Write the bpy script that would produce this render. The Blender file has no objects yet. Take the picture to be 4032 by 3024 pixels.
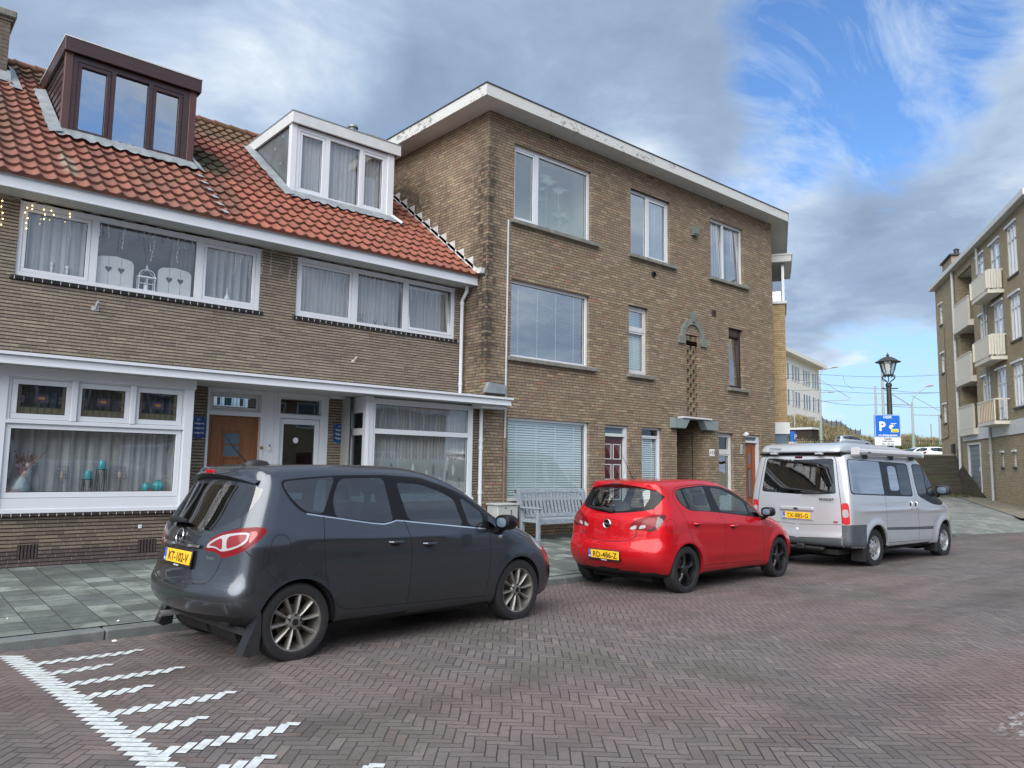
import bpy, bmesh, math, random
import numpy as np
from mathutils import Vector, Matrix, Euler
from mathutils.geometry import delaunay_2d_cdt
R=math.radians
scene=bpy.context.scene
COL=scene.collection
# ---------------------------------------------------------------- camera
cd=bpy.data.cameras.new('camera');cam=bpy.data.objects.new('camera',cd);COL.objects.link(cam)
def cam_basis(yaw,p,ro):
    f=Vector((math.sin(yaw)*math.cos(p),math.cos(yaw)*math.cos(p),math.sin(p)))
    r=Vector((math.cos(yaw),-math.sin(yaw),0));u=r.cross(f)
    return r*math.cos(ro)+u*math.sin(ro),-r*math.sin(ro)+u*math.cos(ro),f
cr,cu,cf=cam_basis(R(40.94277),R(6.20509),R(.89439))
mm=Matrix((( cr.x,cu.x,-cf.x,0),(cr.y,cu.y,-cf.y,0),(cr.z,cu.z,-cf.z,1.6),(0,0,0,1)))
cam.matrix_world=mm
cd.sensor_width=36;cd.lens=27.065;cd.clip_start=.05;cd.clip_end=2000
scene.camera=cam
scene.render.engine='CYCLES'
scene.view_settings.view_transform='Standard'
scene.view_settings.look='None'
scene.view_settings.gamma=1
scene.view_settings.exposure=EXPO=0.90
# ---------------------------------------------------------------- node helper
class NT:
    def __init__(s,nt): s.nt=nt;s.n=nt.nodes;s.l=nt.links
    def new(s,t,**k):
        n=s.n.new(t)
        for a,b in k.items():
            if a in('inp',):
                for i,v in b.items(): s.put(n.inputs[i],v)
            else: setattr(n,a,b)
        return n
    def put(s,sock,v):
        if isinstance(v,bpy.types.NodeSocket): s.l.new(v,sock)
        else: sock.default_value=v
    def m(s,op,*a,clamp=False):
        n=s.n.new('ShaderNodeMath');n.operation=op;n.use_clamp=clamp
        for i,v in enumerate(a): s.put(n.inputs[i],v)
        return n.outputs[0]
    def vm(s,op,*a,out=0):
        n=s.n.new('ShaderNodeVectorMath');n.operation=op
        for i,v in enumerate(a): s.put(n.inputs[i] if op!='SCALE' or i==0 else n.inputs['Scale'],v)
        return n.outputs[out]
    def xyz(s,v):
        n=s.n.new('ShaderNodeSeparateXYZ');s.put(n.inputs[0],v);return n.outputs
    def comb(s,x,y,z=0.):
        n=s.n.new('ShaderNodeCombineXYZ');s.put(n.inputs[0],x);s.put(n.inputs[1],y);s.put(n.inputs[2],z);return n.outputs[0]
    def noise(s,v,scale,detail=4,rough=.55,dist=0.,out=0):
        n=s.n.new('ShaderNodeTexNoise');s.put(n.inputs['Vector'],v);n.inputs['Scale'].default_value=scale;n.inputs['Detail'].default_value=detail;n.inputs['Roughness'].default_value=rough;n.inputs['Distortion'].default_value=dist
        return n.outputs[out]
    def white(s,v):
        n=s.n.new('ShaderNodeTexWhiteNoise');n.noise_dimensions='3D';s.put(n.inputs[0],v);return n.outputs
    def ramp(s,f,*st,mode='LINEAR'):
        n=s.n.new('ShaderNodeValToRGB');n.color_ramp.interpolation=mode;e=n.color_ramp.elements
        while len(e)<len(st): e.new(.5)
        for i,(p,c) in enumerate(st):
            e[i].position=p;e[i].color=(c,c,c,1) if isinstance(c,(int,float)) else tuple(c)+(1,)
        s.put(n.inputs[0],f);return n.outputs[0]
    def mix(s,f,a,b,mode='MIX'):
        n=s.n.new('ShaderNodeMix');n.data_type='RGBA';n.blend_type=mode
        s.put(n.inputs[0],f)
        for i,v in ((6,a),(7,b)):
            if isinstance(v,tuple) and len(v)==3: v=v+(1,)
            s.put(n.inputs[i],v)
        return n.outputs[2]
    def map(s,v,a,b,c,d):
        n=s.n.new('ShaderNodeMapRange');
        for i,x in enumerate((v,a,b,c,d)): s.put(n.inputs[i],x)
        return n.outputs[0]
def srgb(*c):
    return tuple(((x/255)/12.92 if x/255<=.04045 else ((x/255+.055)/1.055)**2.4) for x in c)
# ---------------------------------------------------------------- world
SUN_AZ=R(243); SUN_EL=R(42)      # azimuth measured from +y clockwise
w=bpy.data.worlds.new('World');scene.world=w;w.use_nodes=True
N=NT(w.node_tree);w.node_tree.nodes.clear()
tc=N.new('ShaderNodeTexCoord').outputs['Generated']
sky=N.new('ShaderNodeTexSky',sky_type='NISHITA',sun_disc=False,sun_elevation=SUN_EL,sun_rotation=SUN_AZ,air_density=1.0,dust_density=.6,ozone_density=2.0)
d=N.xyz(tc)
zc=N.m('MAXIMUM',d[2],.0)
den=N.m('ADD',zc,.16)
cx=N.m('DIVIDE',d[0],den);cy=N.m('DIVIDE',d[1],den)
cp=N.comb(cx,cy,0.)
n1=N.noise(cp,.85,10,.60,.35)
n2=N.noise(N.vm('ADD',cp,(7.3,2.1,0)),1.9,10,.62,.25)
n3=N.noise(N.vm('ADD',cp,(3.1,9.7,4)),.36,4,.5,.2)
# directions of clear gaps and bright edges of the real sky
def lobe(az,el,w_,pw=1.):
    a=R(az);e=R(el);v=(math.sin(a)*math.cos(e),math.cos(a)*math.cos(e),math.sin(e))
    dt=N.vm('DOT_PRODUCT',tc,v,out=1)
    return N.map(dt,math.cos(R(w_)),1.,0.,pw)
gap=N.m('ADD',N.m('ADD',lobe(67,29,11,.40),lobe(59,23,6,.16)),N.m('ADD',lobe(68,4,8,.50),lobe(70,21,5,.15)))
gap=N.m('ADD',gap,N.m('ADD',lobe(235,40,30,.22),lobe(175,30,22,.22)))
cov=N.m('SUBTRACT',N.m('ADD',n1,N.m('MULTIPLY',N.m('SUBTRACT',n2,.5),.62)),gap)
mask=N.ramp(cov,(.19,0.),(.37,1.))
bright=N.m('ADD',N.m('ADD',lobe(25,29,7,.42),lobe(17,24,7,.24)),N.m('ADD',lobe(51.5,20,4,.36),lobe(61,19,5,.40)))
bright=N.m('ADD',bright,N.m('ADD',lobe(77,20,8,.10),lobe(63,8,7,.32)))
dark=N.m('ADD',lobe(47,27,16,.02),lobe(66,14,9,.12))
sh=N.m('ADD',N.m('ADD',N.m('MULTIPLY',N.m('SUBTRACT',n2,.5),1.9),N.m('MULTIPLY',N.m('SUBTRACT',n3,.5),.7)),N.m('SUBTRACT',N.m('ADD',bright,.40),dark))
edge=N.m('MULTIPLY',N.m('SUBTRACT',1.,N.ramp(cov,(.26,0.),(.42,1.))),.20)
sh=N.m('ADD',sh,edge)
ccol=N.ramp(sh,(.0,(.140,.190,.275)),(.35,(.19,.252,.352)),(.58,(.262,.33,.43)),(.80,(.38,.435,.505)),(1.,(.58,.60,.62)))
blue=N.vm('MULTIPLY',sky.outputs[0],(.068,.092,.118))
hz=N.ramp(d[2],(.0,1.),(.10,.75),(.30,0.))
wisp=N.ramp(N.noise(N.vm('MULTIPLY',N.vm('ADD',cp,(2,5,0)),(1.,2.2,1.)),2.3,9,.65,.8),(.50,0.),(.76,.7))
blue=N.mix(wisp,blue,(.40,.47,.55))
blue=N.mix(N.m('MULTIPLY',hz,.80),blue,(.27,.37,.47))
ccol=N.mix(N.m('MULTIPLY',hz,.30),ccol,(.20,.27,.36))
col=N.mix(mask,blue,ccol)
# brighter cloud deck on the side of the sky where the sun stands (behind the viewer)
sv=(math.sin(SUN_AZ)*math.cos(SUN_EL),math.cos(SUN_AZ)*math.cos(SUN_EL),math.sin(SUN_EL))
back=N.map(N.vm('DOT_PRODUCT',tc,sv,out=1),-.25,.75,0.,1.)
col=N.vm('MULTIPLY',col,N.mix(back,(1.,1.,1.),(1.6,1.45,1.33)))
bg=N.new('ShaderNodeBackground');N.put(bg.inputs[0],col);bg.inputs[1].default_value=1.0
wo=N.new('ShaderNodeOutputWorld');N.l.new(bg.outputs[0],wo.inputs[0])
w.cycles.sampling_method='AUTOMATIC'
# ---------------------------------------------------------------- sun
sl=bpy.data.lights.new('sun','SUN');so=bpy.data.objects.new('sun',sl);COL.objects.link(so)
sl.energy=2.7;sl.angle=R(70);sl.color=(1,.95,.88)
so.rotation_euler=Vector(sv).to_track_quat('Z','Y').to_euler()
# ---------------------------------------------------------------- materials
MAT={}
def mat(name):
    m=bpy.data.materials.new(name);m.use_nodes=True;m.node_tree.nodes.clear();MAT[name]=m
    n=NT(m.node_tree);o=n.new('ShaderNodeOutputMaterial');n.out=o;return m,n
def pbr(name,col,rough=.5,metal=0.,coat=0.,var=.0,vscale=8.,bump=0.,bscale=60.,spec=.5,emis=None,noise_rough=False,dirt=None):
    m,n=mat(name);p=n.new('ShaderNodeBsdfPrincipled')
    c=tuple(col)+(1,) if len(col)==3 else col
    co=n.new('ShaderNodeTexCoord').outputs['Object']
    if var:
        nz=n.noise(co,vscale,6,.6)
        dk=tuple(x*(1-var) for x in c[:3]);lt=tuple(min(1,x*(1+var)) for x in c[:3])
        cc=n.ramp(nz,(.3,dk),(.7,lt));
        if dirt: cc=n.mix(n.ramp(n.noise(co,dirt[1],8,.7,.3),(.52,0.),(.72,dirt[2])),cc,dirt[0])
        n.put(p.inputs['Base Color'],cc)
    else: p.inputs['Base Color'].default_value=c
    p.inputs['Roughness'].default_value=rough;p.inputs['Metallic'].default_value=metal
    p.inputs['Coat Weight'].default_value=coat;p.inputs['Coat Roughness'].default_value=.03
    p.inputs['Specular IOR Level'].default_value=spec
    if bump:
        b=n.new('ShaderNodeBump');b.inputs['Strength'].default_value=bump;b.inputs['Distance'].default_value=.01
        n.put(b.inputs['Height'],n.noise(co,bscale,5,.6));n.l.new(b.outputs[0],p.inputs['Normal'])
    if emis: p.inputs['Emission Color'].default_value=tuple(emis[0])+(1,);p.inputs['Emission Strength'].default_value=emis[1]
    n.l.new(p.outputs[0],n.out.inputs[0]);return m
def glass(name,tint=(.8,.85,.85),base=.06,ior=1.5,rough=0.,wavy=0.):
    m,n=mat(name)
    t=n.new('ShaderNodeBsdfTransparent');t.inputs[0].default_value=tuple(tint)+(1,)
    g=n.new('ShaderNodeBsdfGlossy');g.inputs['Roughness'].default_value=rough;g.inputs[0].default_value=(1,1,1,1)
    f=n.new('ShaderNodeLayerWeight');f.inputs[0].default_value=.5;F0=((ior-1)/(ior+1))**2
    if wavy:
        b=n.new('ShaderNodeBump');b.inputs['Strength'].default_value=wavy;b.inputs['Distance'].default_value=.05
        n.put(b.inputs['Height'],n.noise(n.new('ShaderNodeTexCoord').outputs['Object'],1.3,1,.5));n.l.new(b.outputs[0],g.inputs['Normal'])
    mx=n.new('ShaderNodeMixShader');n.put(mx.inputs[0],n.m('ADD',n.m('MULTIPLY',n.m('POWER',f.outputs[1],5.),.95),base+F0,clamp=True))
    n.l.new(t.outputs[0],mx.inputs[1]);n.l.new(g.outputs[0],mx.inputs[2]);n.l.new(mx.outputs[0],n.out.inputs[0]);return m
def brick_mat(name,cols,mortar,h,wd,mh,mv,vmort=None,rowdark=None,stain=None,bump=.6,runs=.5,rough=.85):
    """masonry from wall coordinates: u = x+y (walls are axis aligned in object space), v = z"""
    m,n=mat(name);co=n.new('ShaderNodeTexCoord').outputs['Object'];x,y,z=n.xyz(co)
    wob=n.m('MULTIPLY',n.m('SUBTRACT',n.noise(co,3.5,2,.5),.5),.010)
    u=n.m('ADD',x,y);v=n.m('ADD',z,wob)
    row=n.m('FLOOR',n.m('DIVIDE',v,h));fv=n.m('FRACT',n.m('DIVIDE',v,h))
    rr=n.white(n.comb(row,3.,0.))[0]
    off=n.m('ADD',n.m('MULTIPLY',n.m('MODULO',row,2.),.5),n.m('MULTIPLY',rr,runs))
    uu=n.m('ADD',n.m('DIVIDE',u,wd),off);c0=n.m('FLOOR',uu);fu=n.m('FRACT',uu)
    wn=n.white(n.comb(c0,row,1.));wn2=n.white(n.comb(c0,row,7.))
    # some headers: split a stretcher in two
    spl=n.m('GREATER_THAN',wn2[0],.72)
    fu2=n.m('FRACT',n.m('MULTIPLY',fu,2.))
    lo=n.m('MINIMUM',fu,n.m('SUBTRACT',1.,fu));lo2=n.m('MULTIPLY',n.m('MINIMUM',fu2,n.m('SUBTRACT',1.,fu2)),.5)
    dm=n.m('ADD',n.m('MULTIPLY',n.m('MINIMUM',lo,lo2),spl),n.m('MULTIPLY',lo,n.m('SUBTRACT',1.,spl)))
    vjoint=n.ramp(n.m('MULTIPLY',dm,wd/mv),(.38,1.),(.62,0.))
    dv=n.m('MINIMUM',fv,n.m('SUBTRACT',1.,fv))
    hjoint=n.ramp(n.m('MULTIPLY',dv,h/mh),(.36,1.),(.64,0.))
    c=n.ramp(wn[0],*cols)
    half=n.white(n.comb(n.m('FLOOR',n.m('MULTIPLY',uu,2.)),row,5.))[0]
    c=n.mix(n.m('MULTIPLY',spl,.5),c,n.ramp(half,*cols))
    fine=n.noise(co,38.,6,.7)
    c=n.mix(.45,c,n.ramp(fine,(.3,.25),(.7,.8)),'OVERLAY')
    if stain:
        for (sc,thr,colr,amt) in stain:
            c=n.mix(n.ramp(n.noise(n.vm('MULTIPLY',co,(1,1,.6)),sc,7,.65,.3),(thr,0.),(thr+.18,amt)),c,colr)
    vm=vmort or mortar
    c=n.mix(n.m('MULTIPLY',vjoint,.85),c,vm);c=n.mix(hjoint,c,mortar)
    p=n.new('ShaderNodeBsdfPrincipled');n.put(p.inputs['Base Color'],c);p.inputs['Roughness'].default_value=rough;p.inputs['Specular IOR Level'].default_value=.25
    ht=n.m('SUBTRACT',1.,n.m('MAXIMUM',n.m('MULTIPLY',vjoint,.5 if vmort else 1.),hjoint))
    ht=n.m('ADD',ht,n.m('MULTIPLY',fine,.35));ht=n.m('ADD',ht,n.m('MULTIPLY',wn[0],.3))
    b=n.new('ShaderNodeBump');b.inputs['Strength'].default_value=bump;b.inputs['Distance'].default_value=.012
    n.put(b.inputs['Height'],ht);n.l.new(b.outputs[0],p.inputs['Normal'])
    n.l.new(p.outputs[0],n.out.inputs[0]);return m
# ---------------------------------------------------------------- mesh builder
class MB:
    def __init__(s): s.v=[];s.f=[];s.m=[];s.cur=0;s.sm=[];s.smooth=False
    def add(s,V,F,m=None,smooth=None):
        b=len(s.v);s.v+=[tuple(p) for p in V]
        for f in F: s.f.append(tuple(i+b for i in f));s.m.append(s.cur if m is None else m);s.sm.append(s.smooth if smooth is None else smooth)
        return s
    def box(s,x0,x1,y0,y1,z0,z1,m=None):
        if x0>x1:x0,x1=x1,x0
        if y0>y1:y0,y1=y1,y0
        if z0>z1:z0,z1=z1,z0
        V=[(x,y,z) for z in(z0,z1) for y in(y0,y1) for x in(x0,x1)]
        return s.add(V,[(0,2,3,1),(4,5,7,6),(0,1,5,4),(2,6,7,3),(0,4,6,2),(1,3,7,5)],m,False)
    def bbox(s,x0,x1,y0,y1,z0,z1,b=.006,m=None):
        "box with chamfered edges"
        if x0>x1:x0,x1=x1,x0
        if y0>y1:y0,y1=y1,y0
        if z0>z1:z0,z1=z1,z0
        b=min(b,(x1-x0)*.4,(y1-y0)*.4,(z1-z0)*.4)
        bm=bmesh.new();bmesh.ops.create_cube(bm,size=1)
        for v in bm.verts: v.co=Vector(((x0+x1)/2+v.co.x*(x1-x0),(y0+y1)/2+v.co.y*(y1-y0),(z0+z1)/2+v.co.z*(z1-z0)))
        bmesh.ops.bevel(bm,geom=bm.edges[:],offset=b,segments=1,affect='EDGES')
        bm.verts.index_update();V=[v.co[:] for v in bm.verts];F=[[v.index for v in f.verts] for f in bm.faces];bm.free()
        return s.add(V,F,m,False)
    def quad(s,a,b,c,d,m=None): return s.add([a,b,c,d],[(0,1,2,3)],m)
    def prism(s,poly,z0,z1,axis='z',m=None,smooth=False):
        "extrude a 2D polygon along an axis; axis y: (x,z) polygon, axis x: (y,z) polygon"
        n=len(poly)
        def P(p,h):
            return (p[0],p[1],h) if axis=='z' else ((p[0],h,p[1]) if axis=='y' else (h,p[0],p[1]))
        ar=sum(poly[i][0]*poly[(i+1)%n][1]-poly[(i+1)%n][0]*poly[i][1] for i in range(n))
        V=[P(p,z0) for p in poly]+[P(p,z1) for p in poly]
        F=[tuple(range(n)),tuple(range(2*n-1,n-1,-1))]
        b=len(s.v);s.add(V,F,m,False)
        s.add([], [],m)
        for i in range(n):
            j=(i+1)%n;s.f.append((b+i,b+n+i,b+n+j,b+j));s.m.append(s.cur if m is None else m);s.sm.append(smooth)
        return s
    def tube(s,pts,r,n=8,m=None,cap=True,smooth=True):
        pts=[Vector(p) for p in pts];rs=r if isinstance(r,(list,tuple)) else [r]*len(pts)
        V=[];F=[];prev=None
        for i,p in enumerate(pts):
            t=(pts[min(i+1,len(pts)-1)]-pts[max(i-1,0)])
            if t.length<1e-9: t=Vector((0,0,1))
            t.normalize()
            if prev is None:
                a=Vector((0,0,1)) if abs(t.z)<.9 else Vector((1,0,0));u=t.cross(a).normalized()
            else: u=(prev-t*prev.dot(t)).normalized()
            prev=u;v=t.cross(u)
            for k in range(n):
                a=2*math.pi*k/n;V.append(p+(u*math.cos(a)+v*math.sin(a))*rs[i])
        for i in range(len(pts)-1):
            for k in range(n):
                F.append((i*n+k,i*n+(k+1)%n,(i+1)*n+(k+1)%n,(i+1)*n+k))
        s.add(V,F,m,smooth)
        if cap: 
            b=len(s.v)-len(V);s.f+= [tuple(b+k for k in range(n-1,-1,-1)),tuple(b+(len(pts)-1)*n+k for k in range(n))];s.m+=[s.cur if m is None else m]*2;s.sm+=[False]*2
        return s
    def lathe(s,prof,c=(0,0,0),n=24,axis='z',m=None,smooth=True,a0=0.,a1=360.):
        "prof: (radius, height) pairs"
        V=[];F=[];full=abs(a1-a0-360)<1e-6;k=n if full else n+1
        for (r,h) in prof:
            for i in range(k):
                a=R(a0+(a1-a0)*i/n);x,y=r*math.cos(a),r*math.sin(a)
                p=(x,y,h) if axis=='z' else ((x,h,y) if axis=='y' else (h,x,y))
                V.append((c[0]+p[0],c[1]+p[1],c[2]+p[2]))
        for j in range(len(prof)-1):
            for i in range(n):
                i2=(i+1)%k;F.append((j*k+i,j*k+i2,(j+1)*k+i2,(j+1)*k+i))
        return s.add(V,F,m,smooth)
    def xform(s,M,start=0):
        for i in range(start,len(s.v)): s.v[i]=tuple(M@Vector(s.v[i]))
        return s
    def build(s,name,mats,parent=None,recalc=True,origin=None):
        me=bpy.data.meshes.new(name);V=s.v
        if origin is not None: V=[(a-origin[0],b-origin[1],c-origin[2]) for a,b,c in V]
        me.from_pydata(V,[],s.f)
        if not isinstance(mats,(list,tuple)): mats=[mats]
        for q in mats: me.materials.append(MAT[q] if isinstance(q,str) else q)
        me.polygons.foreach_set('material_index',[min(i,len(mats)-1) for i in s.m])
        me.polygons.foreach_set('use_smooth',s.sm)
        me.update()
        if recalc:
            bm=bmesh.new();bm.from_mesh(me);bmesh.ops.recalc_face_normals(bm,faces=bm.faces);bm.to_mesh(me);bm.free()
        if any(s.sm):
            try: me.set_sharp_from_angle(angle=R(38))
            except Exception: pass
        o=bpy.data.objects.new(name,me);COL.objects.link(o)
        if origin is not None: o.location=origin
        if parent is not None: o.parent=parent
        return o
def tag(o,label=None,cat=None,group=None,kind=None):
    if label:o['label']=label
    if cat:o['category']=cat
    if group:o['group']=group
    if kind:o['kind']=kind
    return o
def empty(name,loc=(0,0,0),rz=0.,label=None,cat=None,group=None):
    o=bpy.data.objects.new(name,None);COL.objects.link(o);o.location=loc;o.rotation_euler=(0,0,rz);o.empty_display_size=.2
    return tag(o,label,cat,group)
def copy_tree(o,parent=None):
    c=o.copy();COL.objects.link(c)
    if parent is not None: c.parent=parent
    for ch in [x for x in bpy.data.objects if x.parent==o]: copy_tree(ch,c)
    return c
def text_mb(mb,st,h,org,ux,uz,m=None,ext=.0,bold=0.,align='CENTER',font_w=1.):
    "append lettering: org = centre of baseline, ux = reading direction, uz = up direction"
    cu_=bpy.data.curves.new('t','FONT');cu_.body=st;cu_.size=h/.72;cu_.align_x=align;cu_.extrude=ext;cu_.offset=bold;cu_.resolution_u=3
    ob=bpy.data.objects.new('t',cu_);me=bpy.data.meshes.new_from_object(ob)
    ux=Vector(ux).normalized()*font_w;uz=Vector(uz).normalized();un=ux.cross(uz);org=Vector(org)
    mb.add([org+ux*v.co.x+uz*v.co.y+un.normalized()*v.co.z for v in me.vertices],[tuple(p.vertices) for p in me.polygons],m,False)
    bpy.data.objects.remove(ob);bpy.data.curves.remove(cu_);bpy.data.meshes.remove(me)
    return mb

# ---------------------------------------------------------------- surfaces
BR=[(.0,(.205,.168,.128)),(.35,(.285,.238,.18)),(.65,(.25,.203,.155)),(.85,(.335,.28,.205)),(1.,(.20,.168,.138))]
brick_mat('house_brick',BR,(.035,.030,.028),.0505,.245,.0125,.006,vmort=(.42,.38,.31),stain=[(1.1,.60,(.10,.09,.075),.5),(5.,.62,(.40,.36,.29),.3)],bump=1.0)
BP=[(.0,(.075,.055,.058)),(.4,(.115,.085,.08)),(.7,(.09,.068,.07)),(1.,(.15,.115,.105))]
brick_mat('plinth_brick',BP,(.02,.018,.018),.0505,.245,.011,.006,vmort=(.26,.25,.24),stain=[(2.,.62,(.05,.045,.05),.5)],bump=1.0)
BM=[(.0,(.135,.105,.083)),(.5,(.18,.142,.108)),(1.,(.22,.178,.13))]
brick_mat('low_brick',BM,(.028,.024,.022),.0505,.245,.012,.006,vmort=(.36,.33,.28),stain=[(2.,.58,(.09,.075,.07),.5)],bump=1.0)
def block_post(name,cols,mortar,sootx,sooty,amt=1.):
    m=brick_mat(name,cols,mortar,.0625,.218,.012,.010,stain=[(.8,.60,(.12,.095,.085),.45),(2.6,.64,(.34,.26,.17),.35)],bump=.8)
    n=NT(m.node_tree);p=[q for q in m.node_tree.nodes if q.type=='BSDF_PRINCIPLED'][0]
    src=p.inputs['Base Color'].links[0].from_socket
    co=n.new('ShaderNodeTexCoord').outputs['Object'];x,y,z=n.xyz(co)
    dx=n.m('ABSOLUTE',n.m('SUBTRACT',x,sootx));dy=n.m('ABSOLUTE',n.m('SUBTRACT',y,sooty))
    dd=n.m('ADD',dx,n.m('MULTIPLY',dy,.55))
    nz=n.noise(n.vm('MULTIPLY',co,(1,1,.5)),2.2,7,.7)
    nearc=n.map(n.m('ADD',dd,n.m('MULTIPLY',n.m('SUBTRACT',nz,.5),1.0)),.12,.42,1.,0.)
    zz=n.m('MULTIPLY',n.ramp(n.m('DIVIDE',z,10.),(.33,.35),(.40,.95),(.78,1.),(.88,.1)),1.)
    band=n.map(n.m('ABSOLUTE',n.m('SUBTRACT',n.m('SUBTRACT',z,n.m('MULTIPLY',dy,.62)),n.m('ADD',5.9,n.m('MULTIPLY',n.m('SUBTRACT',nz,.5),2.4)))),.1,1.1,.75,0.)
    band=n.m('MULTIPLY',band,n.map(dy,.3,2.,.0,1.))
    so_=n.m('MAXIMUM',n.m('MULTIPLY',nearc,zz),band)
    so_=n.m('MULTIPLY',so_,n.ramp(nz,(.28,.55),(.48,1.)),clamp=True)
    rb=n.white(n.comb(n.m('FLOOR',n.m('DIVIDE',n.m('ADD',x,y),.109)),n.m('FLOOR',n.m('DIVIDE',z,.0625)),9.))[0]
    c=n.mix(n.m('MULTIPLY',n.m('MULTIPLY',so_,n.ramp(rb,(.1,.35),(.7,1.))),.88*amt,clamp=True),src,(.030,.027,.026))
    n.put(p.inputs['Base Color'],c);return m
BB=[(.0,(.20,.150,.105)),(.3,(.30,.232,.155)),(.55,(.25,.187,.132)),(.8,(.37,.29,.185)),(.93,(.24,.178,.135)),(1.,(.32,.18,.12))]
block_post('block_brick',BB,(.075,.065,.06),9.67,11.98)
BY=[(.0,(.28,.20,.10)),(.5,(.36,.265,.14)),(1.,(.42,.31,.17))]
brick_mat('yellow_brick',BY,(.16,.13,.09),.0625,.218,.010,.008,bump=.4)
BF=[(.0,(.30,.245,.16)),(.5,(.345,.285,.19)),(1.,(.39,.325,.22))]
brick_mat('flat_brick',BF,(.15,.125,.09),.0625,.218,.012,.009,stain=[(.5,.6,(.17,.13,.09),.4)],bump=.4)
brick_mat('dark_brick',[(.0,(.028,.022,.017)),(.5,(.045,.036,.027)),(1.,(.06,.048,.034))],(.02,.018,.014),.0625,.218,.012,.009,stain=[(.7,.5,(.05,.06,.028),.7)],bump=.6)
brick_mat('red_brick',[(.0,(.16,.06,.045)),(.5,(.22,.09,.06)),(1.,(.27,.12,.08))],(.10,.09,.08),.0625,.218,.010,.009,bump=.4)
pbr('white_paint',(.66,.69,.73),.38,var=.03,vscale=2.,bump=.05,bscale=20)
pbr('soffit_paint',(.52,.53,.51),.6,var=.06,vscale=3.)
pbr('white_pvc',(.68,.71,.75),.3)
pbr('white_dull',(.58,.60,.60),.5,var=.08,vscale=5.)
# flaking paint on the block's fascia
m,n=mat('peeling_paint');co=n.new('ShaderNodeTexCoord').outputs['Object']
nz=n.noise(n.vm('MULTIPLY',co,(1.,1.,1.6)),5.,9,.75,.4);nb=n.noise(co,.8,2,.5)
pk=n.ramp(n.m('ADD',nz,n.m('MULTIPLY',n.m('SUBTRACT',nb,.5),.5)),(.585,0.),(.60,1.))
x,y,z=n.xyz(co);pk=n.m('MULTIPLY',pk,n.ramp(n.m('DIVIDE',x,24.),(.55,1.),(.7,.25)))
c=n.mix(n.ramp(n.noise(co,1.5,6,.7),(.3,0.),(.7,.35)),(.58,.59,.57),(.52,.52,.49));c=n.mix(pk,c,(.24,.225,.20))
p=n.new('ShaderNodeBsdfPrincipled');n.put(p.inputs['Base Color'],c);p.inputs['Roughness'].default_value=.6;n.l.new(p.outputs[0],n.out.inputs[0])
def grain(name,c1,c2,sc=(30,30,2.),rough=.5,coat=0.,knots=False):
    m,n=mat(name);co=n.new('ShaderNodeTexCoord').outputs['Object']
    g=n.noise(n.vm('MULTIPLY',co,sc),1.,6,.65,.6)
    c=n.ramp(g,(.3,c1),(.7,c2));p=n.new('ShaderNodeBsdfPrincipled')
    n.put(p.inputs['Base Color'],c);p.inputs['Roughness'].default_value=rough;p.inputs['Coat Weight'].default_value=coat
    n.l.new(p.outputs[0],n.out.inputs[0])
grain('oak_door',(.16,.058,.020),(.26,.105,.036),rough=.42)
grain('red_wood_door',(.20,.055,.02),(.30,.09,.03),rough=.35)
pbr('maroon_paint',(.075,.014,.016),.25,coat=.4,var=.1)
grain('dormer_brown',(.035,.018,.018),(.060,.032,.031),(3,30,30),.35)
grain('dormer_post',(.075,.032,.030),(.10,.045,.040),(20,20,2),.4)
grain('weathered_wood',(.15,.17,.19),(.33,.38,.43),(8,40,40),.7)
pbr('zinc',(.20,.225,.24),.45,metal=.5,var=.18,vscale=2.5,dirt=((.12,.13,.13),1.2,.6))
pbr('lead',(.27,.30,.32),.55,metal=.3,var=.25,vscale=4.,dirt=((.42,.44,.43),3.,.5),bump=.3,bscale=9)
pbr('flash_white',(.52,.53,.52),.7,var=.15,vscale=6.,dirt=((.2,.19,.17),9.,.8))
pbr('stone_green',(.17,.19,.165),.85,var=.22,vscale=9.,bump=.6,bscale=40)
pbr('stone_sill',(.20,.195,.17),.85,var=.3,vscale=7.,bump=.6,bscale=30)
pbr('dark_sill',(.03,.028,.03),.5,var=.3,vscale=8.)
pbr('stone_blue',(.20,.25,.25),.7,var=.12,vscale=6.)
pbr('gutter_metal',(.30,.33,.36),.4,metal=.6,var=.15)
pbr('black_plastic',(.012,.012,.013),.45)
pbr('dark_metal',(.03,.032,.033),.45,metal=.4,var=.3)
pbr('brass',(.55,.38,.13),.25,metal=1.)
pbr('steel',(.5,.5,.5),.25,metal=1.)
pbr('brown_pipe',(.16,.13,.11),.6,var=.3,vscale=3.)
pbr('grey_pipe',(.42,.44,.46),.5)
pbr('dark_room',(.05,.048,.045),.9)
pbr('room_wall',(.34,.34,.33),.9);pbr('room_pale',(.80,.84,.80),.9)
pbr('curtain_grey',(.30,.31,.32),.9)
pbr('curtain_dark',(.085,.085,.09),.9)
pbr('blind_slat',(.68,.80,.82),.5)
pbr('blind_tape',(.60,.78,.78),.6)
pbr('blind_grey',(.20,.26,.27),.4)
pbr('leaf_pale',(.42,.50,.44),.6)
pbr('bark',(.08,.06,.045),.9,var=.3)
pbr('teal_glaze',(.06,.36,.40),.22,coat=.4,var=.15,vscale=20.)
pbr('blue_stone',(.20,.27,.31),.6,var=.3,vscale=9.)
pbr('dried_pink',(.30,.14,.13),.9,var=.4,vscale=20.)
pbr('dried_dark',(.10,.04,.03),.9)
pbr('cream_flower',(.55,.46,.38),.9)
pbr('wood_light',(.24,.15,.09),.7,var=.2)
pbr('sign_blue',(.008,.06,.22),.3,coat=.3)
pbr('sign_silver',(.42,.46,.50),.4,metal=.3)
pbr('sign_gold',(.62,.40,.06),.35,metal=.4)
pbr('sign_white',(.78,.80,.82),.4)
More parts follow.
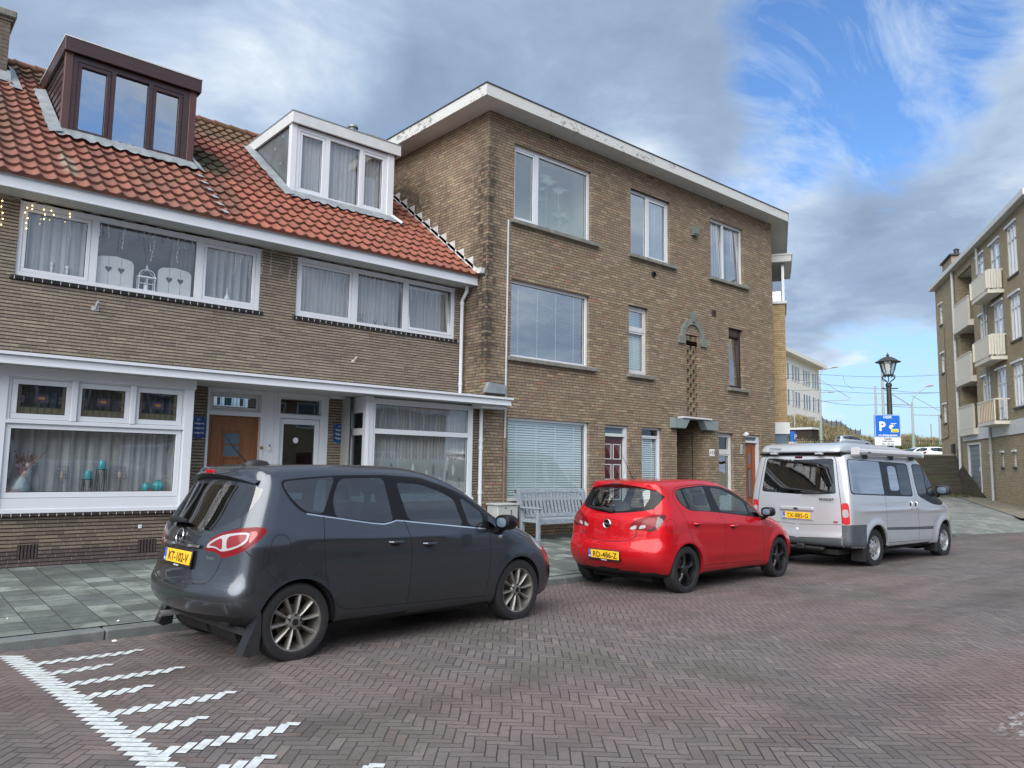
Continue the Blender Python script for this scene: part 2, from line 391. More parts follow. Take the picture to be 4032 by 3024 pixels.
pbr('park_blue',(.012,.13,.52),.35)
pbr('park_yellow',(.80,.68,.08),.4)
pbr('sign_black',(.02,.02,.022),.5)
pbr('grey_box',(.42,.44,.43),.5,var=.06)
pbr('chim_brick',(.13,.105,.085),.9,var=.3,vscale=9.)
pbr('asphalt_roof',(.05,.05,.05),.9)
pbr('post_green',(.028,.034,.026),.4,var=.3,vscale=6.)
pbr('pole_grey',(.33,.34,.35),.5)
pbr('pole_green',(.22,.30,.24),.5)
pbr('wire_dark',(.10,.11,.12),.6)
pbr('wire_light',(.55,.56,.55),.6)
pbr('garage_grey',(.20,.225,.245),.5,var=.05)
pbr('balcony_cream',(.62,.59,.50),.6,var=.06)
pbr('orange_screen',(.55,.26,.10),.7)
pbr('bulb_lit',(1,.8,.4),.5,emis=((1.,.68,.25),5.))
pbr('bulb_off',(.7,.7,.66),.3)
pbr('frost',(.55,.60,.58),.35)
pbr('skin',(.45,.25,.18),.6)
pbr('cap_orange',(.55,.09,.03),.7)
pbr('coat_dark',(.03,.03,.04),.8)
pbr('lead_came',(.03,.03,.03),.6)
pbr('stain_yellow',(.10,.095,.06),.3)
pbr('stain_purple',(.07,.05,.09),.3)
pbr('stain_orange',(.30,.16,.06),.3)
pbr('stain_grey',(.19,.19,.18),.3)
pbr('stain_teal',(.04,.22,.25),.3)
pbr('anvil_grey',(.17,.18,.19),.6)
pbr('vent_brown',(.055,.038,.036),.8,var=.2)
pbr('far_white',(.74,.72,.66),.8,var=.04,vscale=.3)
pbr('far_glass',(.10,.15,.20),.1)
glass('pane_glass',(.93,.95,.95),.13,1.5,wavy=.05)
glass('pane_mirror',(.75,.82,.86),.44,1.5,wavy=.10)
glass('pane_milky',(.86,.92,.89),.26,1.55,wavy=.06)
glass('pane_dark',(.62,.66,.66),.09,1.5,wavy=.06)
glass('lamp_glass',(.80,.82,.78),.10)
# frosted film on a pane
m,n=mat('frosted_film');t=n.new('ShaderNodeBsdfTranslucent');t.inputs[0].default_value=(.75,.80,.80,1);dd=n.new('ShaderNodeBsdfDiffuse');dd.inputs[0].default_value=(.50,.56,.57,1)
tr=n.new('ShaderNodeBsdfTransparent');a=n.new('ShaderNodeMixShader');b=n.new('ShaderNodeMixShader');a.inputs[0].default_value=.6;b.inputs[0].default_value=.35
n.l.new(dd.outputs[0],a.inputs[1]);n.l.new(t.outputs[0],a.inputs[2]);n.l.new(a.outputs[0],b.inputs[1]);n.l.new(tr.outputs[0],b.inputs[2]);n.l.new(b.outputs[0],n.out.inputs[0])

def sheer(name,col,a,b):
    m,n=mat(name);lw=n.new('ShaderNodeLayerWeight');lw.inputs[0].default_value=.5
    d_=n.new('ShaderNodeBsdfDiffuse');d_.inputs[0].default_value=col+(1,);t_=n.new('ShaderNodeBsdfTranslucent');t_.inputs[0].default_value=col+(1,);tr=n.new('ShaderNodeBsdfTransparent')
    x1=n.new('ShaderNodeMixShader');x1.inputs[0].default_value=.3;x2=n.new('ShaderNodeMixShader');n.put(x2.inputs[0],n.m('ADD',n.m('MULTIPLY',lw.outputs[1],b),a,clamp=True))
    n.l.new(d_.outputs[0],x1.inputs[1]);n.l.new(t_.outputs[0],x1.inputs[2]);n.l.new(tr.outputs[0],x2.inputs[1]);n.l.new(x1.outputs[0],x2.inputs[2]);n.l.new(x2.outputs[0],n.out.inputs[0])
sheer('curtain_white',(.84,.87,.90),.42,.9)

RA=math.atan(.737);TILE_W=.2098;TILE_L=.335
def tile_mat(name,cols,moss,seed):
    m,n=mat(name);co=n.new('ShaderNodeTexCoord').outputs['Object'];x,y,z=n.xyz(co)
    tx=n.m('FLOOR',n.m('ADD',n.m('DIVIDE',x,TILE_W),.25));ty=n.m('FLOOR',n.m('DIVIDE',n.m('SUBTRACT',y,12.195),TILE_L*math.cos(RA)))
    wv=n.white(n.comb(tx,ty,seed))
    c=n.ramp(wv[0],*cols)
    nz=n.noise(co,11.,7,.7);nl=n.noise(co,.9,5,.65,.3)
    c=n.mix(n.ramp(nz,(.48,0.),(.72,.55)),c,(.10,.052,.040))
    c=n.mix(n.m('MULTIPLY',n.ramp(n.noise(co,28.,4,.7),(.6,0.),(.75,.35)),1.),c,(.42,.30,.24))
    for (mx,my,rx,ry,amt,colr) in moss:
        dx=n.m('DIVIDE',n.m('SUBTRACT',x,mx),rx);dy=n.m('DIVIDE',n.m('SUBTRACT',y,my),ry)
        r=n.m('ADD',n.m('MULTIPLY',dx,dx),n.m('MULTIPLY',dy,dy))
        f=n.ramp(n.m('ADD',r,n.m('MULTIPLY',n.m('SUBTRACT',nz,.5),1.6)),(.35,amt),(1.,0.))
        c=n.mix(f,c,colr)
    c=n.mix(n.ramp(nl,(.5,0.),(.75,.45)),c,(.13,.085,.055))
    # darker towards the edge where each tile slips under the next
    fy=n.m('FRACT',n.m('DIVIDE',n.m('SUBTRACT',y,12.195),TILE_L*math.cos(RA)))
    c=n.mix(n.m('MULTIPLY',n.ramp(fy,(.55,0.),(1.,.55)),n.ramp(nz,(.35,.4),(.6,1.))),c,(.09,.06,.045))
    p=n.new('ShaderNodeBsdfPrincipled');n.put(p.inputs['Base Color'],c);p.inputs['Roughness'].default_value=.75;p.inputs['Specular IOR Level'].default_value=.3
    b=n.new('ShaderNodeBump');b.inputs['Strength'].default_value=.4;b.inputs['Distance'].default_value=.004;n.put(b.inputs['Height'],nz);n.l.new(b.outputs[0],p.inputs['Normal'])
    n.l.new(p.outputs[0],n.out.inputs[0])
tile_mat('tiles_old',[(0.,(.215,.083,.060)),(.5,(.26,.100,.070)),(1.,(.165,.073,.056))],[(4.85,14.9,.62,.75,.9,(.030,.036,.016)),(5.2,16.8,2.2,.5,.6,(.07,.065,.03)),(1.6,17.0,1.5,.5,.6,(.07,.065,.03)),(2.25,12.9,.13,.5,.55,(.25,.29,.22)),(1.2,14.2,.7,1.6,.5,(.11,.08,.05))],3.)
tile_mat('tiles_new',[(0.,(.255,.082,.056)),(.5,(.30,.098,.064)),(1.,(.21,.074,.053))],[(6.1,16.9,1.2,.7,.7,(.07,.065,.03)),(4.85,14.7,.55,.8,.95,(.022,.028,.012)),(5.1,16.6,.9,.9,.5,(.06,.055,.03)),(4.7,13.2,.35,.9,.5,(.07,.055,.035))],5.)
# herringbone street paving -------------------------------------------------
HB_W=.0685;HB_A=R(-42)
m,n=mat('herringbone');co=n.new('ShaderNodeTexCoord').outputs['Object'];x,y,z=n.xyz(co)
wobx=n.m('MULTIPLY',n.m('SUBTRACT',n.noise(co,.9,2,.5),.5),.10);woby=n.m('MULTIPLY',n.m('SUBTRACT',n.noise(n.vm('ADD',co,(9,4,0)),.9,2,.5),.5),.10)
jx=n.m('MULTIPLY',n.m('SUBTRACT',n.noise(co,9.,2,.6),.5),.010);jy=n.m('MULTIPLY',n.m('SUBTRACT',n.noise(n.vm('ADD',co,(5,2,0)),9.,2,.6),.5),.010)
x2=n.m('ADD',x,n.m('ADD',wobx,jx));y2=n.m('ADD',y,n.m('ADD',woby,jy))
ca,sa=math.cos(HB_A)/HB_W,math.sin(HB_A)/HB_W
# e1=(cos A, sin A); e2=(sin A, -cos A) -> columns (1,1) run down the street's cross direction
a=n.m('ADD',n.m('MULTIPLY',x2,ca),n.m('MULTIPLY',y2,sa));b=n.m('SUBTRACT',n.m('MULTIPLY',x2,sa),n.m('MULTIPLY',y2,ca))
ia=n.m('FLOOR',a);ib=n.m('FLOOR',b);fa=n.m('FRACT',a);fb=n.m('FRACT',b)
k=n.m('FLOORED_MODULO',n.m('SUBTRACT',ia,ib),6.)
hor=n.m('LESS_THAN',k,2.5)
u1=n.m('ADD',k,fa);v1=fb;i1=n.m('SUBTRACT',ia,k)
kk=n.m('SUBTRACT',5.,k);u2=n.m('ADD',kk,fb);v2=fa;j2=n.m('SUBTRACT',ib,kk)
inv=n.m('SUBTRACT',1.,hor)
sel=lambda p_,q_: n.m('ADD',n.m('MULTIPLY',p_,hor),n.m('MULTIPLY',q_,inv))
U=sel(u1,u2);Vv=sel(v1,v2);I=sel(i1,ia);J=sel(ib,j2)
ed=n.m('MINIMUM',n.m('MINIMUM',U,n.m('SUBTRACT',3.,U)),n.m('MINIMUM',Vv,n.m('SUBTRACT',1.,Vv)))
big=n.noise(co,.55,5,.6,.4)
gapw=n.m('MULTIPLY',n.ramp(n.noise(co,1.1,4,.6),(.35,.6),(.7,1.25)),1.)
jm=n.m('DIVIDE',ed,n.m('MULTIPLY',gapw,.07))
joint=n.ramp(jm,(.45,1.),(1.,0.))
wv=n.white(n.comb(I,J,hor));
c=n.ramp(wv[0],(0.,(.108,.092,.092)),(.12,(.122,.106,.105)),(.35,(.148,.128,.127)),(.6,(.134,.117,.115)),(.85,(.163,.139,.135)),(.94,(.185,.155,.146)),(1.,(.138,.106,.100)))
patch=n.noise(co,.28,5,.55,.6);red=n.noise(n.vm('ADD',co,(31,17,0)),.30,4,.55,.4);grn=n.noise(n.vm('ADD',co,(3,57,0)),.8,6,.65,.3)
c=n.mix(n.ramp(red,(.44,0.),(.62,.40)),c,(.20,.135,.128))
rx=n.m('DIVIDE',n.m('SUBTRACT',x,7.0),2.6);ry=n.m('DIVIDE',n.m('SUBTRACT',y,1.3),1.6)
c=n.mix(n.ramp(n.m('ADD',n.m('ADD',n.m('MULTIPLY',rx,rx),n.m('MULTIPLY',ry,ry)),n.m('SUBTRACT',big,.5)),(.3,.42),(1.2,0.)),c,(.21,.12,.108))
c=n.mix(n.ramp(grn,(.50,0.),(.66,.62)),c,(.088,.080,.063))
fine=n.noise(co,60.,5,.7)
c=n.mix(.5,c,n.ramp(fine,(.3,.3),(.7,.72)),'OVERLAY')
blot=n.noise(co,16.,6,.7,.5)
c=n.mix(n.m('MULTIPLY',n.ramp(blot,(.56,0.),(.62,.55)),n.ramp(wv[0],(.3,0.),(.5,1.))),c,(.075,.065,.058))
c=n.mix(n.m('MULTIPLY',n.ramp(n.noise(n.vm('MULTIPLY',co,(.35,1.6,1.)),.8,5,.6,.3),(.48,0.),(.64,.55)),1.),c,n.mix(1.,c,(.60,.58,.57),'MULTIPLY'))
c=n.mix(n.ramp(n.noise(co,2.3,7,.7,.6),(.62,0.),(.70,.5)),c,(.055,.050,.048))
c=n.mix(n.ramp(n.noise(co,.12,3,.5),(.4,0.),(.65,.35)),c,n.mix(1.,c,(.72,.70,.70),'MULTIPLY'))
# lime smear near the right of the street
lx=n.m('DIVIDE',n.m('SUBTRACT',x,6.02),.50);ly=n.m('DIVIDE',n.m('SUBTRACT',y,1.72),.16)
ls=n.m('ADD',n.m('MULTIPLY',lx,lx),n.m('MULTIPLY',ly,ly))
c=n.mix(n.m('MULTIPLY',n.map(ls,.0,1.2,1.,0.),n.ramp(n.noise(n.vm('MULTIPLY',co,(1,2.5,1)),9.,7,.75,.5),(.50,0.),(.58,.8))),c,(.42,.42,.42))
jc=n.mix(n.ramp(grn,(.40,0.),(.55,1.)),(.030,.026,.026),(.058,.058,.042))
c=n.mix(n.m('MULTIPLY',joint,.92),c,jc)
p=n.new('ShaderNodeBsdfPrincipled');n.put(p.inputs['Base Color'],c)
n.put(p.inputs['Roughness'],n.ramp(big,(.3,.55),(.7,.85)));p.inputs['Specular IOR Level'].default_value=.35
ht=n.m('ADD',n.m('MULTIPLY',n.m('SUBTRACT',1.,joint),1.),n.m('ADD',n.m('MULTIPLY',wv[0],.35),n.m('MULTIPLY',fine,.30)))
bp=n.new('ShaderNodeBump');bp.inputs['Strength'].default_value=.85;bp.inputs['Distance'].default_value=.010;n.put(bp.inputs['Height'],ht);n.l.new(bp.outputs[0],p.inputs['Normal'])
n.l.new(p.outputs[0],n.out.inputs[0])
def herring_brick(i,j):
    "corner list (world xy) of the brick that owns cell i,j"
    k=(i-j)%6
    if k<3: a0,b0,la,lb=i-k,j,3,1
    else: a0,b0,la,lb=i,j-(5-k),1,3
    g=.06;P=[(a0+g,b0+g),(a0+la-g,b0+g),(a0+la-g,b0+lb-g),(a0+g,b0+lb-g)]
    e1=(math.cos(HB_A)*HB_W,math.sin(HB_A)*HB_W);e2=(math.sin(HB_A)*HB_W,-math.cos(HB_A)*HB_W)
    return k<3,(a0,b0),[(p*e1[0]+q*e2[0],p*e1[1]+q*e2[1]) for p,q in P]
# concrete paving slabs
def slab_mat(name,cols,joint,px,py,ox=0.,oy=0.,moss=.6,bond=False,size=1.):
    m,n=mat(name);co=n.new('ShaderNodeTexCoord').outputs['Object'];x,y,z=n.xyz(co)
    jx=n.m('MULTIPLY',n.m('SUBTRACT',n.noise(co,4.,2,.6),.5),.012)
    u=n.m('DIVIDE',n.m('ADD',n.m('ADD',x,ox),jx),px);v=n.m('DIVIDE',n.m('ADD',n.m('ADD',y,oy),jx),py)
    iu=n.m('FLOOR',u)
    if bond: v=n.m('ADD',v,n.m('MULTIPLY',n.m('MODULO',iu,2.),.5))
    iv=n.m('FLOOR',v);fu=n.m('FRACT',u);fv=n.m('FRACT',v)
    ed=n.m('MINIMUM',n.m('MULTIPLY',n.m('MINIMUM',fu,n.m('SUBTRACT',1.,fu)),px),n.m('MULTIPLY',n.m('MINIMUM',fv,n.m('SUBTRACT',1.,fv)),py))
    joint_=n.ramp(n.m('DIVIDE',ed,.010),(.35,1.),(.8,0.))
    wv=n.white(n.comb(iu,iv,2.));c=n.ramp(wv[0],*cols)
    nz=n.noise(co,2.1,7,.68,.4);fine=n.noise(co,45.,5,.7)
    c=n.mix(n.ramp(nz,(.42,0.),(.58,moss)),c,(.055,.062,.055))
    c=n.mix(n.m('MULTIPLY',n.ramp(n.noise(co,6.,7,.7),(.52,0.),(.7,.35)),1.),c,(.12,.15,.105))
    c=n.mix(.4,c,n.ramp(fine,(.3,.3),(.7,.72)),'OVERLAY')
    c=n.mix(n.m('MULTIPLY',joint_,.85),c,joint)
    p=n.new('ShaderNodeBsdfPrincipled');n.put(p.inputs['Base Color'],c);p.inputs['Roughness'].default_value=.8;p.inputs['Specular IOR Level'].default_value=.3
    b=n.new('ShaderNodeBump');b.inputs['Strength'].default_value=.6;b.inputs['Distance'].default_value=.005
    n.put(b.inputs['Height'],n.m('ADD',n.m('SUBTRACT',1.,joint_),n.m('ADD',n.m('MULTIPLY',fine,.3),n.m('MULTIPLY',wv[0],.5))));n.l.new(b.outputs[0],p.inputs['Normal'])
    n.l.new(p.outputs[0],n.out.inputs[0])
slab_mat('slabs',[(0.,(.10,.115,.113)),(.45,(.125,.145,.138)),(.62,(.23,.265,.24)),(.8,(.13,.15,.14)),(1.,(.25,.285,.265))],(.035,.042,.032),.305,.303,.06,.1,bond=True)
slab_mat('slabs_far',[(0.,(.15,.165,.155)),(.5,(.20,.215,.20)),(1.,(.25,.265,.245))],(.07,.08,.07),.305,.303,moss=.3,bond=True)
pbr('kerb_stone',(.135,.15,.15),.85,var=.25,vscale=3.,bump=.5,bscale=50,dirt=((.06,.065,.06),2.5,.6))
pbr('sand_verge',(.17,.15,.115),.9,var=.25,vscale=3.,bump=.4,bscale=40,dirt=((.10,.11,.06),1.5,.7))
pbr('white_block',(.52,.56,.56),.7,var=.16,vscale=20.,bump=.3,bscale=60,dirt=((.24,.235,.22),11.,.65))
pbr('dune_soil',(.17,.145,.085),.95,var=.35,vscale=.35,dirt=((.09,.10,.045),.2,.7))
pbr('dune_grass',(.24,.20,.11),.9,var=.35,vscale=.25,dirt=((.11,.12,.05),.15,.8))
pbr('grass_green',(.10,.12,.04),.9,var=.4,vscale=2.)
pbr('litter',(.75,.75,.70),.6)

# ================================================================ houses
ROOF_Z=lambda y: 5.58+.737*(y-12.3)
def wall(mb,x0,x1,z0,z1,y,holes=(),dep=.12,m=0,rev=None):
    xs=sorted({x0,x1}|{h[i] for h in holes for i in(0,1) if x0<h[i]<x1});zs=sorted({z0,z1}|{h[i] for h in holes for i in(2,3) if z0<h[i]<z1})
    for a,b in zip(xs,xs[1:]):
        for c,d in zip(zs,zs[1:]):
            mx,mz=(a+b)/2,(c+d)/2
            if any(h[0]<mx<h[1] and h[2]<mz<h[3] for h in holes): continue
            mb.quad((a,y,c),(b,y,c),(b,y,d),(a,y,d),m)
    for h in holes:
        a,b,c,d=h[:4];r=m if rev is None else rev
        mb.quad((a,y,c),(a,y,d),(a,y+dep,d),(a,y+dep,c),r);mb.quad((b,y,c),(b,y+dep,c),(b,y+dep,d),(b,y,d),r)
        mb.quad((a,y,d),(b,y,d),(b,y+dep,d),(a,y+dep,d),r)
        if c>z0+.02: mb.quad((a,y,c),(a,y+dep,c),(b,y+dep,c),(b,y,c),r)
def window(par,x0,x1,z0,z1,y,cols,fr=.06,dep=.07,mat='white_pvc',gm='pane_glass',sill=None,name='window',label=None,tilt=.0):
    """cols: list of (xa,xb,[(za,zb,sash,glass material)...]) cells of glass area incl. sash; y = front face"""
    mb=MB();panes=MB();gms=[]
    cells=[(xa,xb,za,zb,s,g or gm) for xa,xb,cs in cols for (za,zb,s,g) in cs]
    xs=sorted({x0,x1}|{c[0] for c in cells}|{c[1] for c in cells});zs=sorted({z0,z1}|{c[2] for c in cells}|{c[3] for c in cells})
    # solid frame = all area not in a cell, merged in vertical strips
    for a,b in zip(xs,xs[1:]):
        run=None
        for c,d in list(zip(zs,zs[1:]))+[(None,None)]:
            solid=c is not None and not any(q[0]<(a+b)/2<q[1] and q[2]<(c+d)/2<q[3] for q in cells)
            if solid: run=(run[0],d) if run else (c,d)
            elif run: mb.box(a,b,y,y+dep,run[0],run[1]);run=None
    for (xa,xb,za,zb,s,g) in cells:
        i=0.
        if s:
            i=s if s is not True else .05
            yo=y+.012
            mb.bbox(xa+.004,xb-.004,yo,yo+dep,zb-i,zb-.004,.004);mb.bbox(xa+.004,xb-.004,yo,yo+dep,za+.004,za+i,.004)
            mb.bbox(xa+.004,xa+i,yo,yo+dep,za+i,zb-i,.004);mb.bbox(xb-i,xb-.004,yo,yo+dep,za+i,zb-i,.004)
            # dark sealing line
        if g not in gms: gms.append(g)
        yy=y+dep*.55;mb.cur=0
        e=.008
        for q in ((xa+i,xb-i,za+i,za+i+e),(xa+i,xb-i,zb-i-e,zb-i),(xa+i,xa+i+e,za+i,zb-i),(xb-i-e,xb-i,za+i,zb-i)): mb.box(q[0],q[1],yy-.004,yy+.002,q[2],q[3],1)
        tl=tilt*(zb-za);panes.quad((xa+i,yy+.004,za+i),(xb-i,yy+.004,za+i),(xb-i,yy+.004+tl,zb-i),(xa+i,yy+.004+tl,zb-i),gms.index(g))
    o=mb.build(name,[mat,'black_plastic'],par);
    if label:o['label']=label
    panes.build('pane',gms,o,recalc=False)
    if sill:
        sx0,sx1,sz0,sz1,sy,sm=sill;sb=MB().bbox(sx0,sx1,sy,y+.03,sz0,sz1,.008);sb.build('sill',sm,o)
    return o
def curtain(name,x0,x1,z0,z1,y,label,cat='curtain',mat='curtain_white',per=.11,amp=.022,group=None,seed=0):
    rnd=random.Random(seed);mb=MB();mb.smooth=True;n=int((x1-x0)/per*8)+2;V=[];ph=0
    for i in range(n+1):
        x=x0+(x1-x0)*i/n;ph+= (x1-x0)/n/per*2*math.pi*(.75+.5*rnd.random())
        yy=y+amp*math.sin(ph)+amp*.4*math.sin(ph*.37)
        V+=[(x,yy,z0),(x,yy,z1)]
    mb.add(V,[(2*i,2*i+2,2*i+3,2*i+1) for i in range(n)],0,True)
    return tag(mb.build(name,mat,None,recalc=False,origin=(x0,y,z0)),label,cat,group)
def blinds(x0,x1,z0,z1,y,label,tilt=55,pitch=.05,mat='blind_slat',tapes=3,group='venetian blinds'):
    mb=MB();z=z0+.02;a=R(tilt);w_=.026
    while z<z1-.03:
        dy,dz=w_*math.cos(a),w_*math.sin(a)
        mb.quad((x0,y-dy,z-dz),(x1,y-dy,z-dz),(x1,y+dy,z+dz),(x0,y+dy,z+dz),0);z+=pitch
    for i in range(tapes):
        tx=x0+(x1-x0)*(i+.5)/tapes if tapes>1 else (x0+x1)/2
        mb.box(tx-.011,tx+.011,y-.034,y-.031,z0,z1,1)
    mb.box(x0,x1,y-.03,y+.03,z1-.035,z1,0)
    return tag(mb.build('venetian_blind',[mat,'blind_tape'],None,recalc=False,origin=(x0,y,z0)),label,'window blind',group)
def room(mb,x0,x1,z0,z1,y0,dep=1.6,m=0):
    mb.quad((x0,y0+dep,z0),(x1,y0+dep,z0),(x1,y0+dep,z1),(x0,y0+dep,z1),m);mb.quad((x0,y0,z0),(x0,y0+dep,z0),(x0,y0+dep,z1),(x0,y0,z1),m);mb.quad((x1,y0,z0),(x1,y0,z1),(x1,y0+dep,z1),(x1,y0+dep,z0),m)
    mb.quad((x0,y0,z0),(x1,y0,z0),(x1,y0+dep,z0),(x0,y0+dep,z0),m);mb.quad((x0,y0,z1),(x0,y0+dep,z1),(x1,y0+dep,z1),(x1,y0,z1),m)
# ---- pantile roof strip as real geometry
def roof_tiles(par,x0,x1,mt,skip=()):
    ca=math.cos(RA);sa=math.sin(RA);nu=8
    k0=math.floor(x0/TILE_W*nu);k1=math.ceil(x1/TILE_W*nu);xs=[min(max(k*TILE_W/nu,x0),x1) for k in range(k0,k1+1)]
    rnd=random.Random(int(x0*10)+7);V=[];F=[];nx=len(xs)
    def prof(x):
        t=(x/TILE_W+.25)%1.
        # pan (shallow hollow) on the left, roll on the right
        return .036*math.exp(-((t-.78)/.16)**2)-.010*math.sin(math.pi*min(t/.6,1.))
    ny=20;y0=12.195;jit={}
    for r in range(ny):
        ya=y0+r*TILE_L*ca;yb=min(y0+(r+1)*TILE_L*ca,17.42)
        if ya>=17.4: break
        for (yy,lift) in ((ya,.042),(yb,.000)):
            for x in xs:
                ti=math.floor(x/TILE_W+.25-1e-6);j=jit.setdefault((ti,r),(rnd.uniform(-.004,.006),rnd.uniform(-.006,.006)))
                h=prof(x)+lift+j[0];edge=j[1] if lift>.01 else 0
                yy2=yy+edge
                V.append((x,yy2-h*sa,ROOF_Z(yy2)+h*ca))
        b=r*2*nx
        for i in range(nx-1):
            xm=(xs[i]+xs[i+1])/2
            if any(s[0]<xm<s[1] and s[2]<(ya+yb)/2<s[3] for s in skip): continue
            F.append((b+i,b+i+1,b+nx+i+1,b+nx+i))
            if r>0: F.append((b-nx+i,b-nx+i+1,b+i+1,b+i))
    # front edge thickness at the eaves
    b0=len(V)
    for x in xs: V.append((x,y0+.02,ROOF_Z(y0)-.01))
    for i in range(nx-1): F.append((b0+i,b0+i+1,i+1,i))
    mb=MB();mb.add(V,F,0,True);o=mb.build('roof',mt,par,recalc=False)
    o.data.set_sharp_from_angle(angle=R(50))
    # back slope + ridge
    rb=MB();rb.quad((x0,17.42,ROOF_Z(17.42)),(x1,17.42,ROOF_Z(17.42)),(x1,22,ROOF_Z(17.42)-3.3),(x0,22,ROOF_Z(17.42)-3.3))
    k=x0
    while k<x1-.05:
        e=min(k+.36,x1);rb.tube([(k,17.43,ROOF_Z(17.43)-.01),(k+.05,17.43,ROOF_Z(17.43)-.002),(e+.02,17.43,ROOF_Z(17.43)-.012)],[.125,.105,.10],10);k+=.36
    rb.build('ridge',mt,o)
    return o
def house_shell(par,x0,x1,upper,plaster_back=True):
    "upper facade wall on y=12.7 with the given holes"
    mb=MB();wall(mb,x0,x1,2.96,5.36,12.7,upper,.10,0)
    return mb
# ---------------- corner plumbing of the terrace
def gutter(par,x0,x1):
    mb=MB()
    mb.bbox(x0,x1,12.262,12.30,5.325,5.50,.004,0)       # fascia board
    mb.box(x0,x1,12.25,12.262,5.325,5.342,0)
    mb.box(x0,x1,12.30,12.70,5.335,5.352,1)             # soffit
    for i in range(5): mb.box(x0,x1,12.34+i*.08,12.343+i*.08,5.3325,5.335,3)
    mb.box(x0,x1,12.235,12.31,5.50,5.53,0);mb.box(x0,x1,12.228,12.24,5.50,5.556,2);mb.box(x0,x1,12.30,12.33,5.50,5.55,2)
    return mb.build('gutter',['white_paint','soffit_paint','gutter_metal','black_plastic'],par)
def canopy(par,x0,x1,end=False):
    mb=MB()
    mb.bbox(x0,x1,11.56,11.60,2.825,2.945,.003,0);mb.box(x0,x1,11.548,11.56,2.825,2.842,0)
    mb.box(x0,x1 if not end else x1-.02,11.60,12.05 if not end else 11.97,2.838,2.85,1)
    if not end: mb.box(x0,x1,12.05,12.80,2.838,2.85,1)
    mb.box(x0-(0),x1+(.03 if end else 0),11.525,12.70 if not end else 11.975,2.945,2.965,2);mb.box(x0,x1+(.03 if end else 0),11.52,11.535,2.94,2.98,0)
    if end: mb.box(x1-.04,x1,11.60,11.975,2.825,2.945,0)
    return mb.build('canopy',['white_paint','soffit_paint','gutter_metal'],par)
# ================================================================ number 21
h21=empty('terraced_house',(0,0,0),0,'brick terraced house with brown wooden dormer, oak front door and large bay window','house','brick terraced houses')
PX=5.665
U21=(1.66,5.24,4.21,5.295)
mb=MB();wall(mb,1.25,PX,2.96,5.36,12.7,[U21],.10,0)
wall(mb,3.97,4.46,.2,2.85,12.72,[],.1,0)                           # strip beside the door
wall(mb,1.25,3.97,.17,.94,12.0,[(1.86,2.10,.30,.49),(3.34,3.59,.31,.49)],.06,1)
wall(mb,1.25,1.50,.94,2.85,12.0,[],.1,0)
mb.quad((3.97,12.0,.17),(3.97,12.0,.95),(3.97,12.75,.95),(3.97,12.75,.17),1)
mb.box(1.25,3.97,11.96,11.999,.88,.937,2)
o=mb.build('wall',['house_brick','low_brick','plinth_brick'],h21,recalc=False)
mb=MB();wall(mb,1.24,3.975,.12,.42,11.99,[(1.86,2.10,.30,.425),(3.34,3.59,.31,.425)],.02,0);mb.quad((3.975,11.99,.12),(3.975,11.99,.42),(3.975,12.75,.42),(3.975,12.75,.12),0)
mb.quad((1.24,11.99,.42),(3.975,11.99,.42),(3.975,12.0,.42),(1.24,12.0,.42),0);mb.build('plinth','plinth_brick',h21,recalc=False)
mb=MB()
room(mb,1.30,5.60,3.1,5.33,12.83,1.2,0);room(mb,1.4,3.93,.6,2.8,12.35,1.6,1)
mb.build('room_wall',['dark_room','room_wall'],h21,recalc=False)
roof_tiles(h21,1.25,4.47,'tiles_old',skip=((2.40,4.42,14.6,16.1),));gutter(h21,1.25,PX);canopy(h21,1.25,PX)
# the newer tiles start right of the lead strip
# upper window 21
W=window(h21,*U21,12.735,[(1.72,2.60,[(4.28,5.22,.055,None)]),(2.70,4.15,[(4.28,5.22,0,None)]),(4.27,5.16,[(4.28,5.22,.055,None)])],mat='white_pvc',
  sill=(1.60,5.30,4.15,4.205,12.655,'dark_sill'))
MB().box(1.66,5.24,12.70,12.735,5.285,5.325).build('trim','white_paint',W)
# bay 21
B=(1.50,4.13,.94,2.84)
W=window(h21,1.50,3.96,.96,2.70,11.94,[(1.64,2.36,[(2.14,2.68,.075,'pane_dark')]),(2.40,3.11,[(2.14,2.68,.075,'pane_dark')]),(3.15,3.83,[(2.14,2.68,.075,'pane_dark')]),(1.60,3.84,[(1.10,2.09,.075,None)])],dep=.10,mat='white_paint')
mb=MB();mb.bbox(1.50,3.98,11.93,12.30,.90,.96,.006);mb.box(1.50,1.60,11.915,11.94,.96,2.70);mb.bbox(3.85,3.98,11.905,11.94,.96,2.70,.005);mb.box(1.60,3.85,11.915,11.94,2.085,2.13);mb.box(1.48,4.00,11.90,12.02,2.70,2.835)
for xx in (2.38,3.13): mb.bbox(xx-.04,xx+.04,11.905,11.945,2.13,2.70,.01)
mb.box(3.94,3.978,12.04,12.72,.96,2.835);mb.build('bay_casing','white_paint',W)
mb=MB();x=1.27
while x<3.93: mb.box(x,x+.058,11.955,12.0,.86,.90);x+=.062
mb.build('sill','plinth_brick',W)
